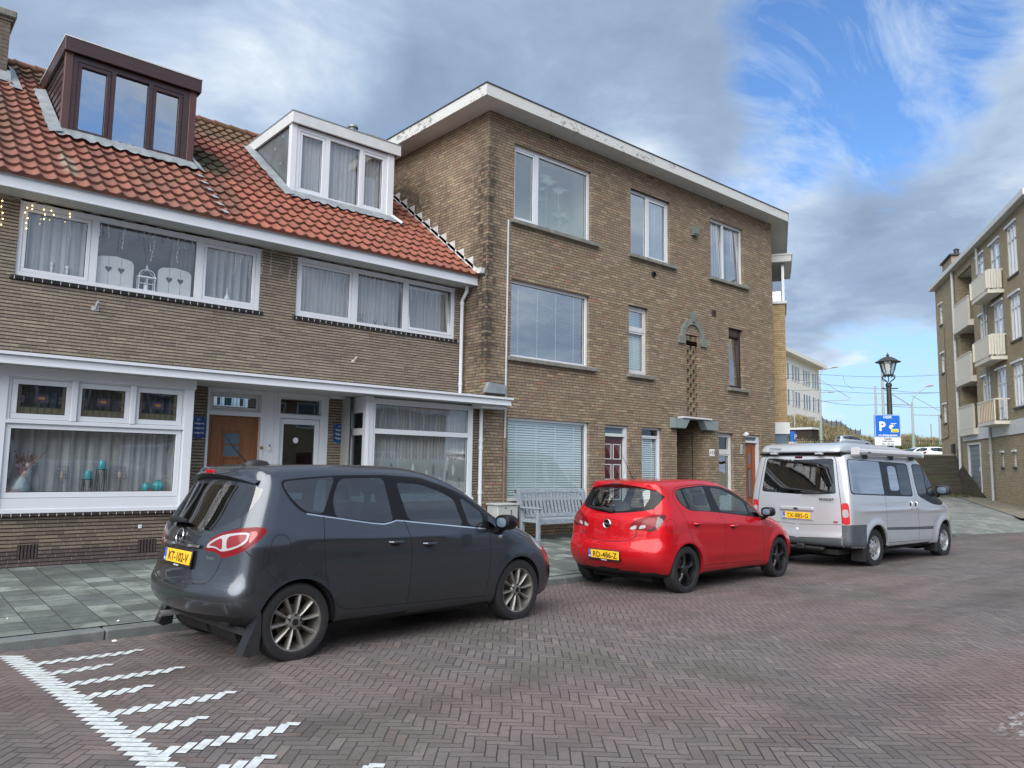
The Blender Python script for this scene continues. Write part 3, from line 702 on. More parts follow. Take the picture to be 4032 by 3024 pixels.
# leaded stained glass of the three top lights
for (xa,xb) in ((1.715,2.285),(2.475,3.035),(3.225,3.755)):
    mb=MB();y=11.985;za,zb=2.215,2.605;xc=(xa+xb)/2
    for i in range(1,7):
        xx=xa+(xb-xa)*i/7;mb.box(xx-.0025,xx+.0025,y,y+.004,za,zb,0)
    for i in range(1,4):
        zz=za+(zb-za)*i/4;mb.box(xa,xb,y+.0005,y+.0045,zz-.0025,zz+.0025,0)
    y+=.007
    def pc(x0,x1,z0,z1,mm_): mb.box(x0,x1,y,y+.003,z0,z1,mm_)
    pc(xc-.08,xc+.08,za+.16,za+.19,2);pc(xc-.05,xc+.05,za+.195,za+.235,3);pc(xc-.08,xc-.053,za+.195,za+.26,2);pc(xc+.053,xc+.08,za+.195,za+.26,2);pc(xc-.05,xc+.05,za+.24,za+.265,2)
    pc(xa+.05,xa+.085,za+.15,za+.25,2);pc(xb-.085,xb-.05,za+.15,za+.25,2)
    pc(xa,xa+.045,za,zb,1);pc(xb-.045,xb,za,zb,1);pc(xa+.05,xb-.05,za,za+.09,1)
    mb.build('leaded_glass',['lead_came','stain_yellow','stain_purple','stain_orange'],W)
# vents in the plinth
for (xa,xb,za,zb) in ((1.86,2.10,.30,.49),(3.34,3.59,.31,.49)):
    mb=MB();n_=6
    for i in range(n_):
        a_=xa+(xb-xa)*i/n_;mb.box(a_+.004,a_+(xb-xa)/n_-.010,11.988,12.03,za,zb,0)
    mb.box(xa,xb,12.031,12.05,za,zb,1);mb.build('air_vent',['vent_brown','black_plastic'],h21)
# door 21
def fishshield(name,x,z,y,num,label,crowns,par=None,left=False):
    mb=MB();w_,h_=.115,.36;P=[(x-w_,z+h_/2),(x-w_*.4,z+h_/2+.004),(x+w_,z+h_/2),(x+w_,z-h_*.36),(x+w_*.45,z-h_*.44),(x,z-h_/2),(x-w_*.45,z-h_*.44),(x-w_,z-h_*.36)]
    mb.prism(P[::-1],y-.012,y,'y',0)
    text_mb(mb,num,.040,(x-.005,y-.0135,z+.115),(1,0,0),(0,0,1),1,bold=.001)
    for k_ in range(3):
        zz=z+.065-.075*k_;s=.082
        F_=[(-1.,.05),(-.75,.22),(-.35,.25),(-.2,.40),(.0,.24),(.5,.12),(.85,.34),(.92,.05),(.88,-.28),(.5,-.08),(.1,-.2),(-.05,-.42),(-.25,-.24),(-.7,-.22),(-.95,-.1)]
        mb.prism([(x+.008+px*s,zz+pz*s*.62) for px,pz in F_][::-1],y-.016,y-.0125,'y',1)
        if crowns: mb.prism([(x-.085,zz+.012),(x-.078,zz+.030),(x-.068,zz+.020),(x-.060,zz+.032),(x-.052,zz+.020),(x-.042,zz+.028),(x-.046,zz+.008)][::-1],y-.019,y-.0162,'y',2)
    for (bx,bz) in ((-.095,.16),(.095,.16),(0,-.145)): mb.lathe([(0,-.003),(.006,-.002),(.007,0)],(x+bx,y-.0125,z+bz),8,'y',1)
    return tag(mb.build(name,['sign_blue','sign_silver','sign_gold'],par,origin=(x,y,z)),label,'house sign','shield shaped house signs')
fishshield('house_sign',4.335,2.165,12.70,'21','blue shield sign with number 21 and three silver fish left of the oak door',False)
D=MB()
D.bbox(4.46,4.50,12.70,12.86,.2,2.82,.004);D.box(5.37,5.42,12.70,12.86,.2,2.82);D.box(4.50,5.37,12.705,12.86,2.39,2.46);D.box(4.50,5.37,12.705,12.86,2.78,2.835)
D.box(5.42,PX,12.72,12.86,.2,2.838);D.box(5.60,5.615,12.712,12.72,.2,2.83)
fo=D.build('door_frame','white_paint',h21)
window(h21,4.50,5.37,2.46,2.78,12.74,[(4.53,5.34,[(2.49,2.75,.045,'pane_dark')])],mat='white_dull',label='narrow leaded top light above the oak door')
mb=MB();y=12.775
for i in range(1,11):
    xx=4.58+.71*i/11;mb.box(xx-.003,xx+.003,y,y+.003,2.54,2.70,0)
for i,(a_,b_,m_) in enumerate(((4.64,4.69,2),(4.76,4.88,1),(5.02,5.08,2),(5.19,5.27,2))): mb.box(a_,b_,y+.005,y+.007,2.56,2.69,m_)
mb.build('leaded_glass',['lead_came','stain_teal','stain_grey'],h21)
mb=MB();mb.box(4.50,5.37,12.80,12.84,.24,2.39)
mb.box(4.58,5.29,12.79,12.80,.30,2.30);
for q in ((4.76,4.79,1.30,2.16),(5.05,5.08,1.30,2.16)): mb.bbox(q[0],q[1],12.772,12.79,q[2],q[3],.006)
for q in ((4.79,5.05,2.10,2.13),(4.79,5.05,1.90,1.92),(4.79,5.05,1.68,1.72)): mb.bbox(q[0],q[1],12.775,12.79,q[2],q[3],.006)
mb.box(4.81,5.03,12.780,12.79,1.30,1.67)
dr=mb.build('door','oak_door',h21)
MB().box(4.79,4.80+.25,12.786,12.789,1.72,2.10).build('door_pane','far_glass',dr)
mb=MB();mb.bbox(4.51,4.55,12.78,12.80,1.30,1.52,.004);mb.tube([(4.53,12.80,1.47),(4.53,12.74,1.47),(4.64,12.735,1.47)],.009,8);mb.build('handle','brass',dr)
mb=MB();mb.bbox(4.74,5.07,12.772,12.79,1.47,1.50,.004);mb.build('letter_slot','brass',dr)
mb=MB();mb.lathe([(0,-.03),(.02,-.028),(.03,-.012),(.022,-.004),(.022,.004)],(5.40,12.695,1.87),16,'y');mb.build('door_knob','brass',h21,origin=(5.40,12.695,1.87))
mb=MB();mb.bbox(5.515,5.57,12.695,12.72,1.81,1.94,.006,0);mb.box(5.53,5.555,12.692,12.696,1.895,1.925,1);mb.lathe([(0,-.001),(.008,-.001),(.009,0)],(5.542,12.694,1.84),10,'y',2)
tag(mb.build('doorbell',['white_pvc','black_plastic','grey_pipe'],None,origin=(5.54,12.70,1.87)),'small white intercom doorbell on the post between the two front doors','doorbell')
# flagpole bracket etc
mb=MB();mb.bbox(2.665,2.765,12.685,12.70,3.84,3.90,.004);mb.tube([(2.715,12.69,3.87),(2.725,12.60,3.965)],.020,10);tag(mb.build('flagpole_holder','grey_pipe',None,origin=(2.715,12.69,3.87)),'grey metal flagpole holder on the brick under the three-part upper window','bracket')
mb=MB();mb.bbox(3.33,3.375,11.985,12.0,.65,.70,.003,0);mb.box(3.348,3.357,11.983,11.986,.665,.685,1);tag(mb.build('gas_marker',['sign_white','sign_black'],None,origin=(3.35,12,.675)),'tiny square white marker plate on the dark brick below the large bay window','marker plate')
# dormers -----------------------------------------------------------------
def flashing(mb,x0,x1,yf,left,right,yb):
    rnd=random.Random(int(x0*100))
    def strip(P,Q,w_=.03):
        V=[];F=[];n_=len(P)
        for p,q in zip(P,Q): V+=[p,q]
        F=[(2*i,2*i+2,2*i+3,2*i+1) for i in range(n_-1)];mb.add(V,F,0,True)
    def on_roof(x,y,h=.045): return (x,y-h*math.sin(RA),ROOF_Z(y)+h*math.cos(RA))
    n_=int((x1-x0+.3)/.058);P=[];Q=[]
    for i in range(n_+1):
        x=x0-.12+(x1-x0+.24)*i/n_;t=(x/TILE_W+.25)%1.;h=.066+.030*math.exp(-((t-.78)/.2)**2)
        P.append((x,yf+.02,ROOF_Z(yf)+.10));Q.append(on_roof(x,yf-.30+.03*math.sin(x*27)+rnd.uniform(-.015,.015),h))
    strip(P,Q)
    for s,xx in ((left,x0),(right,x1)):
        if not s: continue
        sg=-1 if xx==x0 else 1;P=[];Q=[]
        for i in range(15):
            y=yf-.30+(yb-yf+.3)*i/14;P.append((xx,y,ROOF_Z(y)+.13));Q.append(on_roof(xx+sg*(s+rnd.uniform(-.02,.02)),y,.078))
        strip(P,Q)
# brown dormer
dm=MB();x0,x1,yf=2.325,4.49,14.311
d21=empty('dormer',(0,0,0));d21.parent=h21
side=lambda x: [(x,yf+.02,ROOF_Z(yf)-.02),(x,yf+.02,8.48),(x,16.3,8.48)]
for xx in (x0+.03,x1-.03):
    dm=MB()
    for i in range(9):   # shiplap side boards
        za=7.10+i*.158;zb=za+.150
        ya=yf+.05;yb_=lambda z_: 12.3+(z_-5.58)/.737+.05
        sg=-1 if xx<3 else 1
        dm.add([(xx,ya,za),(xx,max(yb_(za),ya+.01),za),(xx,max(yb_(zb),ya+.02),zb),(xx,ya,zb),(xx+sg*.014,ya,za),(xx+sg*.014,max(yb_(za),ya+.01),za)],[(4,5,2,3),(0,1,5,4)],0,False)
    dm.build('side_wall','dormer_brown',d21,recalc=False)
for q in ((x0,x0+.12),(x1-.12,x1)): MB().bbox(q[0],q[1],yf-.02,yf+.10,7.02,8.49,.006,0).build('corner_post','dormer_post',d21)
mb=MB();mb.bbox(2.295,4.55,yf-.085,yf-.03,8.475,8.715,.005,0);mb.box(2.295,2.33,yf-.03,16.75,8.47,8.71,0);mb.box(4.515,4.55,yf-.03,16.75,8.47,8.71,0);mb.box(2.33,4.515,yf-.03,16.7,8.50,8.52,0)
mb.box(2.285,4.56,yf-.095,yf-.02,8.715,8.738,1);mb.box(2.285,2.34,yf-.02,16.75,8.712,8.735,1);mb.box(4.505,4.56,yf-.02,16.75,8.712,8.735,1);mb.box(2.34,4.505,yf-.02,16.75,8.66,8.70,2)
mb.build('dormer_roof',['dormer_brown','white_dull','asphalt_roof'],d21)
W=window(d21,2.445,4.37,7.075,8.475,yf,[(2.52,3.05,[(7.125,8.37,.07,'pane_mirror')]),(3.12,3.66,[(7.125,8.37,0,'pane_mirror')]),(3.73,4.26,[(7.125,8.37,.07,'pane_mirror')])],mat='dormer_brown',dep=.10)
mb=MB();flashing(mb,x0,x1,yf,.20,.10,16.0);mb.build('flashing','lead',d21,recalc=False)
mb=MB();room(mb,2.46,4.36,7.05,8.46,yf+.12,.5);mb.build('room_wall','dark_room',d21,recalc=False)
mb=MB();mb.tube([(2.24,16.35,8.42),(2.17,16.30,8.42)],.035,10);mb.tube([(2.19,16.31,8.45),(2.19,16.30,8.30)],.03,10);mb.build('waste_pipe','grey_pipe',d21)
# ================================================================ number 19
h19=empty('terraced_house',(0,0,0),0,'brick terraced house with white dormer and white front door, next to the tall block','house','brick terraced houses')
XB=9.67
U19=(5.90,9.42,4.225,5.295)
mb=MB();wall(mb,PX,XB,2.96,5.36,12.7,[U19],.10,0);wall(mb,6.60,7.12,.2,2.85,12.72,[],.1,0)
wall(mb,6.99,9.40,.17,1.02,12.0,[],.1,1);wall(mb,9.36,9.665,.17,2.85,12.09,[],.1,0)
mb.quad((7.06,12.70,.17),(6.99,12.0,.17),(6.99,12.0,1.02),(7.06,12.70,1.02),1)
mb.build('wall',['house_brick','low_brick'],h19,recalc=False)
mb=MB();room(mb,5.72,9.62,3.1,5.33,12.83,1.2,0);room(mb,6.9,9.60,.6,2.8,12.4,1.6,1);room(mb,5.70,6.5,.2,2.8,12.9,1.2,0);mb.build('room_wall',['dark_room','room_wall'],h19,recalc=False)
roof_tiles(h19,4.47,XB-.01,'tiles_new',skip=((6.40,8.68,14.5,16.1),));gutter(h19,PX,9.66);canopy(h19,PX,9.67)
canopy(h19,9.67,10.02-.02+.02,end=True)
W=window(h19,*U19,12.735,[(5.97,7.03,[(4.29,5.22,.05,None)]),(7.15,8.17,[(4.29,5.22,0,None)]),(8.29,9.35,[(4.29,5.22,0,None)])],
  sill=(5.84,9.48,4.165,4.22,12.655,'dark_sill'))
MB().box(5.90,9.42,12.70,12.735,5.285,5.325).build('trim','white_paint',W)
# the right light is tilted inward at the top
mb=MB()
for q in ((8.30,8.35,0,.92),(9.29,9.34,0,.92)): mb.box(q[0],q[1],-.02,.03,q[2],q[3])
mb.box(8.35,9.29,-.02,.03,0,.05);mb.box(8.35,9.29,-.02,.03,.87,.92)
mb.xform(Matrix.Translation((0,12.765,4.30))@Matrix.Rotation(R(-7),4,'X'));mb.build('sash','white_pvc',W)
# bay 19
W=window(h19,7.08,9.38,1.02,2.80,11.97,[(7.17,9.28,[(2.26,2.70,0,'pane_glass')]),(7.17,9.28,[(1.10,2.17,0,'pane_glass')])],dep=.09,mat='white_paint')
mb=MB();mb.bbox(6.99,7.12,11.95,12.06,1.0,2.83,.006);mb.box(7.0,9.40,11.94,12.2,.96,1.02)
# canted side light
u=Vector((-.08,-.68,0)).normalized()
def side_box(s0,s1,z0,z1,t=.07,m_=0,y_=0.):
    a_=Vector((7.035,12.67,0));n_=Vector((u.y,-u.x,0));p0=a_+u*s0+n_*y_;p1=a_+u*s1+n_*y_;q=n_*(-t)
    V=[(p.x,p.y,z) for z in(z0,z1) for p in(p0,p1,p1+q,p0+q)]
    mb.add(V,[(0,1,2,3),(4,7,6,5),(0,4,5,1),(1,5,6,2),(2,6,7,3),(3,7,4,0)],m_,False)
side_box(0,.10,.96,2.83);side_box(.62,.74,.96,2.83);side_box(.10,.62,2.62,2.83);side_box(.10,.62,2.14,2.26);side_box(.10,.62,.96,1.05)
side_box(.14,.58,2.54,2.62,.05)
mb.box(6.60,7.05,12.60,12.72,2.80,2.838);mb.build('bay_casing','white_paint',W)
mb=MB();side_box(.10,.62,1.05,2.14,.006,0,-.03);side_box(.10,.62,2.26,2.54,.006,0,-.03);mb.build('pane','pane_dark',W)
mb=MB();mb.quad((7.17,12.035,1.10),(9.28,12.035,1.10),(9.28,12.035,1.73),(7.17,12.035,1.73),0)
mb.build('privacy_film','frosted_film',W)
mb=MB();rnd=random.Random(4)
for i in range(13):
    xx=7.26+i*.155;zz=1.30+.12*((i*7)%3);mb.prism([(xx+.030*math.cos(a),zz+.11*math.sin(a)) for a in [2*math.pi*k/14 for k in range(14)]],12.030,12.0335,'y',i%2)
mb.build('film_pattern',['anvil_grey','frost'],W)
# door 19
D=MB();D.box(PX,5.715,12.705,12.86,.2,2.835);D.bbox(6.49,6.63,12.70,12.86,.2,2.835,.004);D.box(5.715,6.49,12.71,12.86,2.40,2.47);D.box(5.715,6.49,12.71,12.86,2.75,2.838);D.build('door_frame','white_paint',h19)
window(h19,5.715,6.49,2.47,2.75,12.75,[(5.72,6.485,[(2.475,2.745,.012,'pane_dark')])],mat='white_paint',label='dark top light above the white front door')
mb=MB();mb.bbox(5.72,5.81,12.755,12.80,.25,2.395,.005);mb.bbox(6.40,6.485,12.755,12.80,.25,2.395,.005);mb.bbox(5.81,6.40,12.755,12.80,2.30,2.395,.005);mb.bbox(5.81,6.40,12.755,12.80,.25,1.1,.005)
d19=mb.build('door','white_pvc',h19);MB().box(5.81,6.40,12.775,12.78,1.1,2.30).build('door_pane','pane_dark',d19)
mb=MB();mb.lathe([(0,-.002),(.048,-.002),(.05,0)],(6.05,12.773,2.02),24,'y',0);mb.lathe([(.030,-.0035),(.034,-.0035)],(6.05,12.773,2.02),24,'y',1);tag(mb.build('door_sticker',['sign_white','sign_silver'],None,origin=(6.05,12.773,2.02)),'round white sticker on the dark glass of the white front door','sticker')
fishshield('house_sign',6.86,2.165,12.72,'19','blue shield sign with number 19 and three silver fish wearing gold crowns',True)
mb=MB();mb.bbox(7.05,7.13,12.685,12.70,3.50,3.55,.004);mb.tube([(7.09,12.69,3.53),(7.10,12.60,3.60)],.017,10);tag(mb.build('flagpole_holder','balcony_cream',None,origin=(7.09,12.69,3.53)),'cream flagpole holder on the brick under the right-hand upper window','bracket')
# white dormer
dm=MB();x0,x1,yf=6.33,8.755,14.206
for xx in (x0+.035,x1-.035): dm.add([(xx,yf+.05,ROOF_Z(yf)-.02),(xx,yf+.05,8.47),(xx,16.3,8.47)],[(0,1,2)],1,False)
for (yy,zz) in ((14.62,8.28),(15.0,8.12),(14.7,7.72)): dm.box(x0+.026,x0+.034,yy,yy+.05,zz,zz+.07,2)
dm.bbox(x0,x0+.13,yf-.02,yf+.10,6.96,8.45,.006,0);dm.bbox(x1-.16,x1,yf-.02,yf+.10,6.93,8.45,.006,0);dm.bbox(x0+.13,x1-.16,yf-.015,yf+.08,6.93,7.04,.006,0)
d19r=dm.build('dormer',['white_paint','zinc','lead'],h19,recalc=False)
mb=MB();mb.bbox(6.305,8.87,yf-.10,yf-.05,8.44,8.67,.005,0);mb.box(6.305,6.345,yf-.05,16.7,8.44,8.67,0);mb.box(8.83,8.87,yf-.05,16.7,8.44,8.67,0);mb.box(6.345,8.83,yf-.05,16.6,8.47,8.49,2)
mb.box(6.295,8.88,yf-.11,yf-.04,8.67,8.69,1);mb.box(6.295,6.35,yf-.04,16.7,8.668,8.688,1);mb.box(8.825,8.88,yf-.04,16.7,8.668,8.688,1);mb.box(6.35,8.825,yf-.04,16.7,8.62,8.66,2)
mb.build('dormer_roof',['white_dull','gutter_metal','asphalt_roof'],d19r)
window(d19r,6.46,8.60,7.04,8.44,yf,[(6.53,7.10,[(7.10,8.34,.06,None)]),(7.20,7.91,[(7.10,8.34,0,None)]),(7.98,8.54,[(7.10,8.34,.06,None)])],dep=.09)
mb=MB();flashing(mb,x0,x1,yf,.22,0,16.2);mb.build('flashing','lead',d19r,recalc=False)
mb=MB();room(mb,6.47,8.59,7.0,8.42,yf+.12,.6);mb.build('room_wall','dark_room',d19r,recalc=False)
mb=MB();mb.tube([(8.73,14.30,7.13),(8.80,14.02,6.93),(8.83,13.88,6.83)],.042,12,cap=False);mb.build('waste_pipe','white_dull',d19r)
# lead soaker strip in the party line, stepped flashing against the block
mb=MB()
for i in range(6):
    y=12.30+i*.27;xx=4.435;mb.add([(xx-.035,y-.045,ROOF_Z(y)+.072),(xx+.06,y-.045,ROOF_Z(y)+.076),(xx+.06,y+.2,ROOF_Z(y+.2)+.052),(xx-.035,y+.2,ROOF_Z(y+.2)+.048)],[(0,1,2,3)],0,False)
mb.build('flashing','lead',h19,recalc=False)
mb=MB();n_=12
for i in range(n_):
    ya=12.42+i*.325;za=ROOF_Z(ya)+.05;yb=ya+.325;zb=ROOF_Z(yb)+.05
    mb.prism([(ya,za),(ya+.02,zb+.03),(yb,zb+.015)],9.655,9.664,'x',0)
ya,yb=12.22,16.4;mb.add([(9.655,ya,ROOF_Z(ya)+.03),(9.655,yb,ROOF_Z(yb)+.03),(9.655,yb,ROOF_Z(yb)+.13),(9.655,ya,ROOF_Z(ya)+.13),(9.58,ya,ROOF_Z(ya)+.055),(9.58,yb,ROOF_Z(yb)+.055)],[(0,1,2,3),(4,5,1,0)],0,False)
mb.box(9.56,9.665,12.05,12.24,5.55,5.66,0)
mb.build('stepped_flashing','flash_white',h19,recalc=False)
def downpipe(pts,r,m_,label,name='downpipe',cl=(),group=None):
    mb=MB();mb.tube(pts,r,12)
    for c_ in cl: mb.lathe([(r+.002,-.03),(r+.009,-.028),(r+.009,.028),(r+.002,.03)],c_,12)
    return tag(mb.build(name,m_,None,origin=pts[-1]),label,'downpipe',group)
downpipe([(9.53,12.45,5.33),(9.53,12.46,5.22),(9.545,12.63,5.05),(9.545,12.63,2.97)],.038,'white_pvc','upper white plastic downpipe between the eaves and the porch canopy',cl=[(9.545,12.63,3.30),(9.545,12.63,4.99)],group='white plastic downpipes')
downpipe([(9.635,12.03,2.83),(9.635,12.03,.20)],.040,'white_pvc','lower white plastic downpipe from the canopy down to the pavement',cl=[(9.635,12.03,2.13),(9.635,12.03,1.98),(9.635,12.03,1.10)],group='white plastic downpipes')
mb=MB();mb.bbox(9.34,10.0,11.66,11.97,2.755,2.838,.004);tag(mb.build('gutter_box','white_dull',None,origin=(9.4,11.9,2.8)),'flat white boxed outlet under the right end of the canopy','gutter box')
# ================================================================ house on the far left (only its edge is in view)
h23=empty('terraced_house',(0,0,0),0,'brick terraced house at the left edge of the photo, carrying the brick chimney','house','brick terraced houses')
mb=MB();wall(mb,-3,1.25,2.96,5.36,12.7,[(-2.4,.6,4.2,5.29)],.1,0);wall(mb,-3,1.25,.17,2.85,12.0,[(-2.4,.6,1.0,2.7)],.1,0);mb.build('wall',['house_brick'],h23,recalc=False)
roof_tiles(h23,-3,1.25,'tiles_old');gutter(h23,-3,1.25);canopy(h23,-3,1.25)
window(h23,-2.4,.6,4.2,5.29,12.76,[(-2.3,-.95,[(4.27,5.22,.05,None)]),(-.85,.5,[(4.27,5.22,.05,None)])]);window(h23,-2.4,.6,1.0,2.7,12.05,[(-2.3,.5,[(1.08,2.1,.05,None)]),(-2.3,.5,[(2.16,2.62,.05,None)])])
mb=MB();room(mb,-2.9,1.1,.6,2.8,12.3,1.6);room(mb,-2.9,1.1,3.1,5.33,12.85,1.2);mb.build('room_wall','dark_room',h23,recalc=False)
mb=MB();z=8.2
while z<9.62: mb.box(.95,1.72+.0*z,16.15,17.0,z,z+.066,0);mb.box(.957,1.713,16.157,16.993,z+.066,z+.078,1);z+=.078
mb.bbox(.88,1.80,16.08,17.08,9.64,9.78,.02,2);mb.box(.93,1.75,16.13,17.02,9.58,9.64,0)
ch=mb.build('chimney',['chim_brick','stone_sill','stone_sill'],h23);
mb=MB();mb.add([(.9,16.1,ROOF_Z(16.1)+.05),(1.80,16.1,ROOF_Z(16.1)+.05),(1.78,16.16,ROOF_Z(16.1)+.28),(.9,16.16,ROOF_Z(16.1)+.28),(1.80,17,ROOF_Z(17)+.05),(1.74,17,ROOF_Z(17)+.28)],[(0,1,2,3),(1,4,5,2)],0,False);mb.add([(1.75,15.8,ROOF_Z(15.8)+.07),(1.95,15.8,ROOF_Z(15.8)+.06),(1.92,16.9,ROOF_Z(16.9)+.06),(1.72,16.9,ROOF_Z(16.9)+.15)],[(0,1,2,3)],0,False)
mb.build('flashing','lead',ch,recalc=False)

# ================================================================ corner block (three storeys, brown brick)
blk=empty('apartment_block',(0,0,0),0,'three storey brown brick corner block with flat roof and peeling white fascia','apartment block')
YB=11.98;XE=20.63;ex,ey=.866,.5
WA=(10.37,12.77,6.82,8.53);WBw=(14.16,15.73,6.83,8.50);WC=(17.50,19.12,6.85,8.53)
WD=(10.33,12.72,3.89,5.55);WE=(14.09,14.82,3.88,5.56);WF=(18.31,19.01,3.88,5.56)
WG=(10.30,12.72,.92,2.64);D17=(13.25,14.07,.25,2.62);WH=(14.56,15.35,.9,2.63);PO=(15.94,17.25,.15,2.90);WI=(17.77,18.46,.25,2.62);D15=(19.05,19.82,.25,2.62);PERF=(16.28,16.96,2.97,5.13)
mb=MB()
wall(mb,XB,XE,.15,9.03,YB,[WA,WBw,WC,WD,WE,WF,WG,D17,WH,PO,WI,D15,PERF],.11,0)
mb.quad((XB,22,.15),(XB,YB,.15),(XB,YB,9.03),(XB,22,9.03),0)
wx1,wy1=XE+ex*5.,YB+ey*5.
mb.quad((XE,YB,.15),(wx1,wy1,.15),(wx1,wy1,9.03),(XE,YB,9.03),0)
mb.quad((wx1,wy1,.15),(wx1,22,.15),(wx1,22,9.03),(wx1,wy1,9.03),0);mb.quad((XB,22,.15),(XB,22,9.03),(wx1,22,9.03),(wx1,22,.15),0)
mb.build('wall','block_brick',blk,recalc=False)
# roof slab with soffit and peeling fascia
def ring(o_):  # footprint pushed outwards
    return [(XB-o_,22+o_),(XB-o_,YB-o_),(XE-.0+.27*o_,YB-o_),(wx1+.6*o_+.3,wy1-.85*o_+.2),(wx1+.6*o_+.3,22+o_)]
o5=ring(.5);o46=ring(.46)
mb=MB();mb.prism(o46,9.03,9.07,'z',1)
P=o5
for i in range(len(P)):
    a,b=Vector(P[i]),Vector(P[(i+1)%len(P)]);n_=Vector((-(b-a).y,(b-a).x)).normalized()*.035
    mb.add([(a.x,a.y,9.02),(b.x,b.y,9.02),(b.x,b.y,9.26),(a.x,a.y,9.26),(a.x+n_.x,a.y+n_.y,9.02),(b.x+n_.x,b.y+n_.y,9.02),(b.x+n_.x,b.y+n_.y,9.26),(a.x+n_.x,a.y+n_.y,9.26)],[(0,1,2,3),(0,4,5,1),(4,7,6,5),(3,2,6,7)],0,False)
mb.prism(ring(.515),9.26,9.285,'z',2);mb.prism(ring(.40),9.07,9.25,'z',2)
mb.build('flat_roof',['peeling_paint','soffit_paint','dark_sill'],blk)
mb=MB()
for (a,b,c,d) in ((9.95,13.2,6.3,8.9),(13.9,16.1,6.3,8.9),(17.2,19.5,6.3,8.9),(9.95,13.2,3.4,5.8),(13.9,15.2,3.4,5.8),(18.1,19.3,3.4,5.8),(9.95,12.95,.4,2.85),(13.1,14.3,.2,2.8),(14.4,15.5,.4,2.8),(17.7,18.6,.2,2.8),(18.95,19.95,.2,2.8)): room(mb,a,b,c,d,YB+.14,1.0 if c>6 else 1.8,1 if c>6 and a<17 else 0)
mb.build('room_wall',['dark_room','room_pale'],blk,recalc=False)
S=lambda x0,x1,z:(x0-.10,x1+.19,z-.085,z+.0,YB-.10,'stone_sill')
window(blk,*WA,YB+.09,[(10.43,11.05,[(6.90,8.45,.05,'pane_milky')]),(11.15,12.70,[(6.90,8.45,0,'pane_milky')])],sill=S(WA[0],WA[1],6.82))
window(blk,*WBw,YB+.09,[(14.20,14.85,[(6.89,8.44,0,'pane_mirror')]),(14.94,15.69,[(6.89,8.44,.055,'pane_mirror')])],sill=S(WBw[0],WBw[1],6.83))
window(blk,*WC,YB+.09,[(17.54,18.19,[(6.89,8.47,0,'pane_mirror')]),(18.25,19.08,[(6.89,8.47,0,'pane_mirror')])],sill=S(WC[0],WC[1],6.85),tilt=.03)
window(blk,*WD,YB+.09,[(10.39,12.66,[(3.96,5.49,0,'pane_mirror')])],sill=S(WD[0],WD[1],3.89))
window(blk,*WE,YB+.09,[(14.13,14.78,[(5.02,5.50,.05,'pane_mirror'),(3.95,4.95,.05,'pane_glass')])],sill=S(WE[0],WE[1],3.88),mat='white_dull')
window(blk,*WF,YB+.09,[(18.37,18.97,[(3.94,5.36,.03,'pane_mirror')])],sill=S(WF[0],WF[1],3.88),mat='dormer_brown',tilt=.035)
window(blk,*WG,YB+.07,[(10.36,12.66,[(.99,2.58,0,'pane_glass')])],sill=(10.38,12.62,.84,.92,YB-.05,'dark_sill'))
window(blk,*WH,YB+.09,[(14.60,15.31,[(.95,2.40,.04,'pane_glass'),(2.43,2.58,0,'pane_dark')])],sill=(14.5,15.4,.83,.90,YB-.04,'dark_sill'))
window(blk,*WI,YB+.09,[(17.82,18.41,[(2.14,2.56,.045,'pane_glass')]),(17.82,18.41,[(.9,2.06,.045,'pane_mirror')])],mat='white_dull')
# perforated brick screen over the porch
mb=MB();mb.box(PERF[0]-.05,PERF[1]+.05,YB+.101,YB+.12,2.9,5.2,1)
rows=17;rh=.125
for r in range(rows):
    z0=2.975+r*rh
    if z0+rh>5.13: break
    off=.0 if r%2 else .12
    x=PERF[0]+.01-off
    while x<PERF[1]:
        a,b=max(x,PERF[0]+.003),min(x+.135,PERF[1]-.003)
        if r%2 and r>13: a,b=PERF[0]+.003,PERF[1]-.003
        if b-a>.02:
            mb.bbox(a,b,YB+.02,YB+.10,z0+.003,z0+.059,.004,0);mb.bbox(a,b,YB+.02,YB+.10,z0+.066,z0+.121,.004,0)
        x+=.24
mb.box(PERF[0],PERF[0]+.10,YB+.012,YB+.10,2.975,5.12,0);mb.box(PERF[1]-.10,PERF[1],YB+.012,YB+.10,2.975,5.12,0)
mb.build('brick_screen',['block_brick','dark_room'],blk)
mb=MB();cxx,cz=16.62,5.06;n_=22
ri,ro=.345,.50;V=[];F=[]
pi_=[(cxx-ri,4.90)]+[(cxx-ri*math.cos(math.pi*i/n_),cz+ri*math.sin(math.pi*i/n_)) for i in range(n_+1)]+[(cxx+ri,4.90)]
po_=[(cxx-ro,4.90)]+[(cxx-ro*math.cos(math.pi*i/n_),cz+ro*math.sin(math.pi*i/n_)) for i in range(n_+1)]+[(cxx+ro,4.90)]
for (px,pz),(qx,qz) in zip(pi_,po_): V+=[(px,YB-.05,pz),(qx,YB-.05,qz),(px,YB+.02,pz),(qx,YB+.02,qz)]
for i in range(len(pi_)-1):
    a=4*i;b=4*i+4;F+=[(a,a+1,b+1,b),(a+2,a,b,b+2),(a+1,a+3,b+3,b+1)]
F+=[(0,2,3,1),(4*len(pi_)-4,4*len(pi_)-3,4*len(pi_)-1,4*len(pi_)-2)]
mb.add(V,F,0,False);mb.bbox(cxx-.62,cxx-ri,YB-.055,YB+.01,4.86,4.93,.008);mb.bbox(cxx+ri,cxx+.62,YB-.055,YB+.01,4.86,4.93,.008)
mb.bbox(cxx-.62,cxx-.50,YB-.052,YB+.01,4.92,5.06,.01);mb.bbox(cxx+.50,cxx+.62,YB-.052,YB+.01,4.92,5.06,.01)
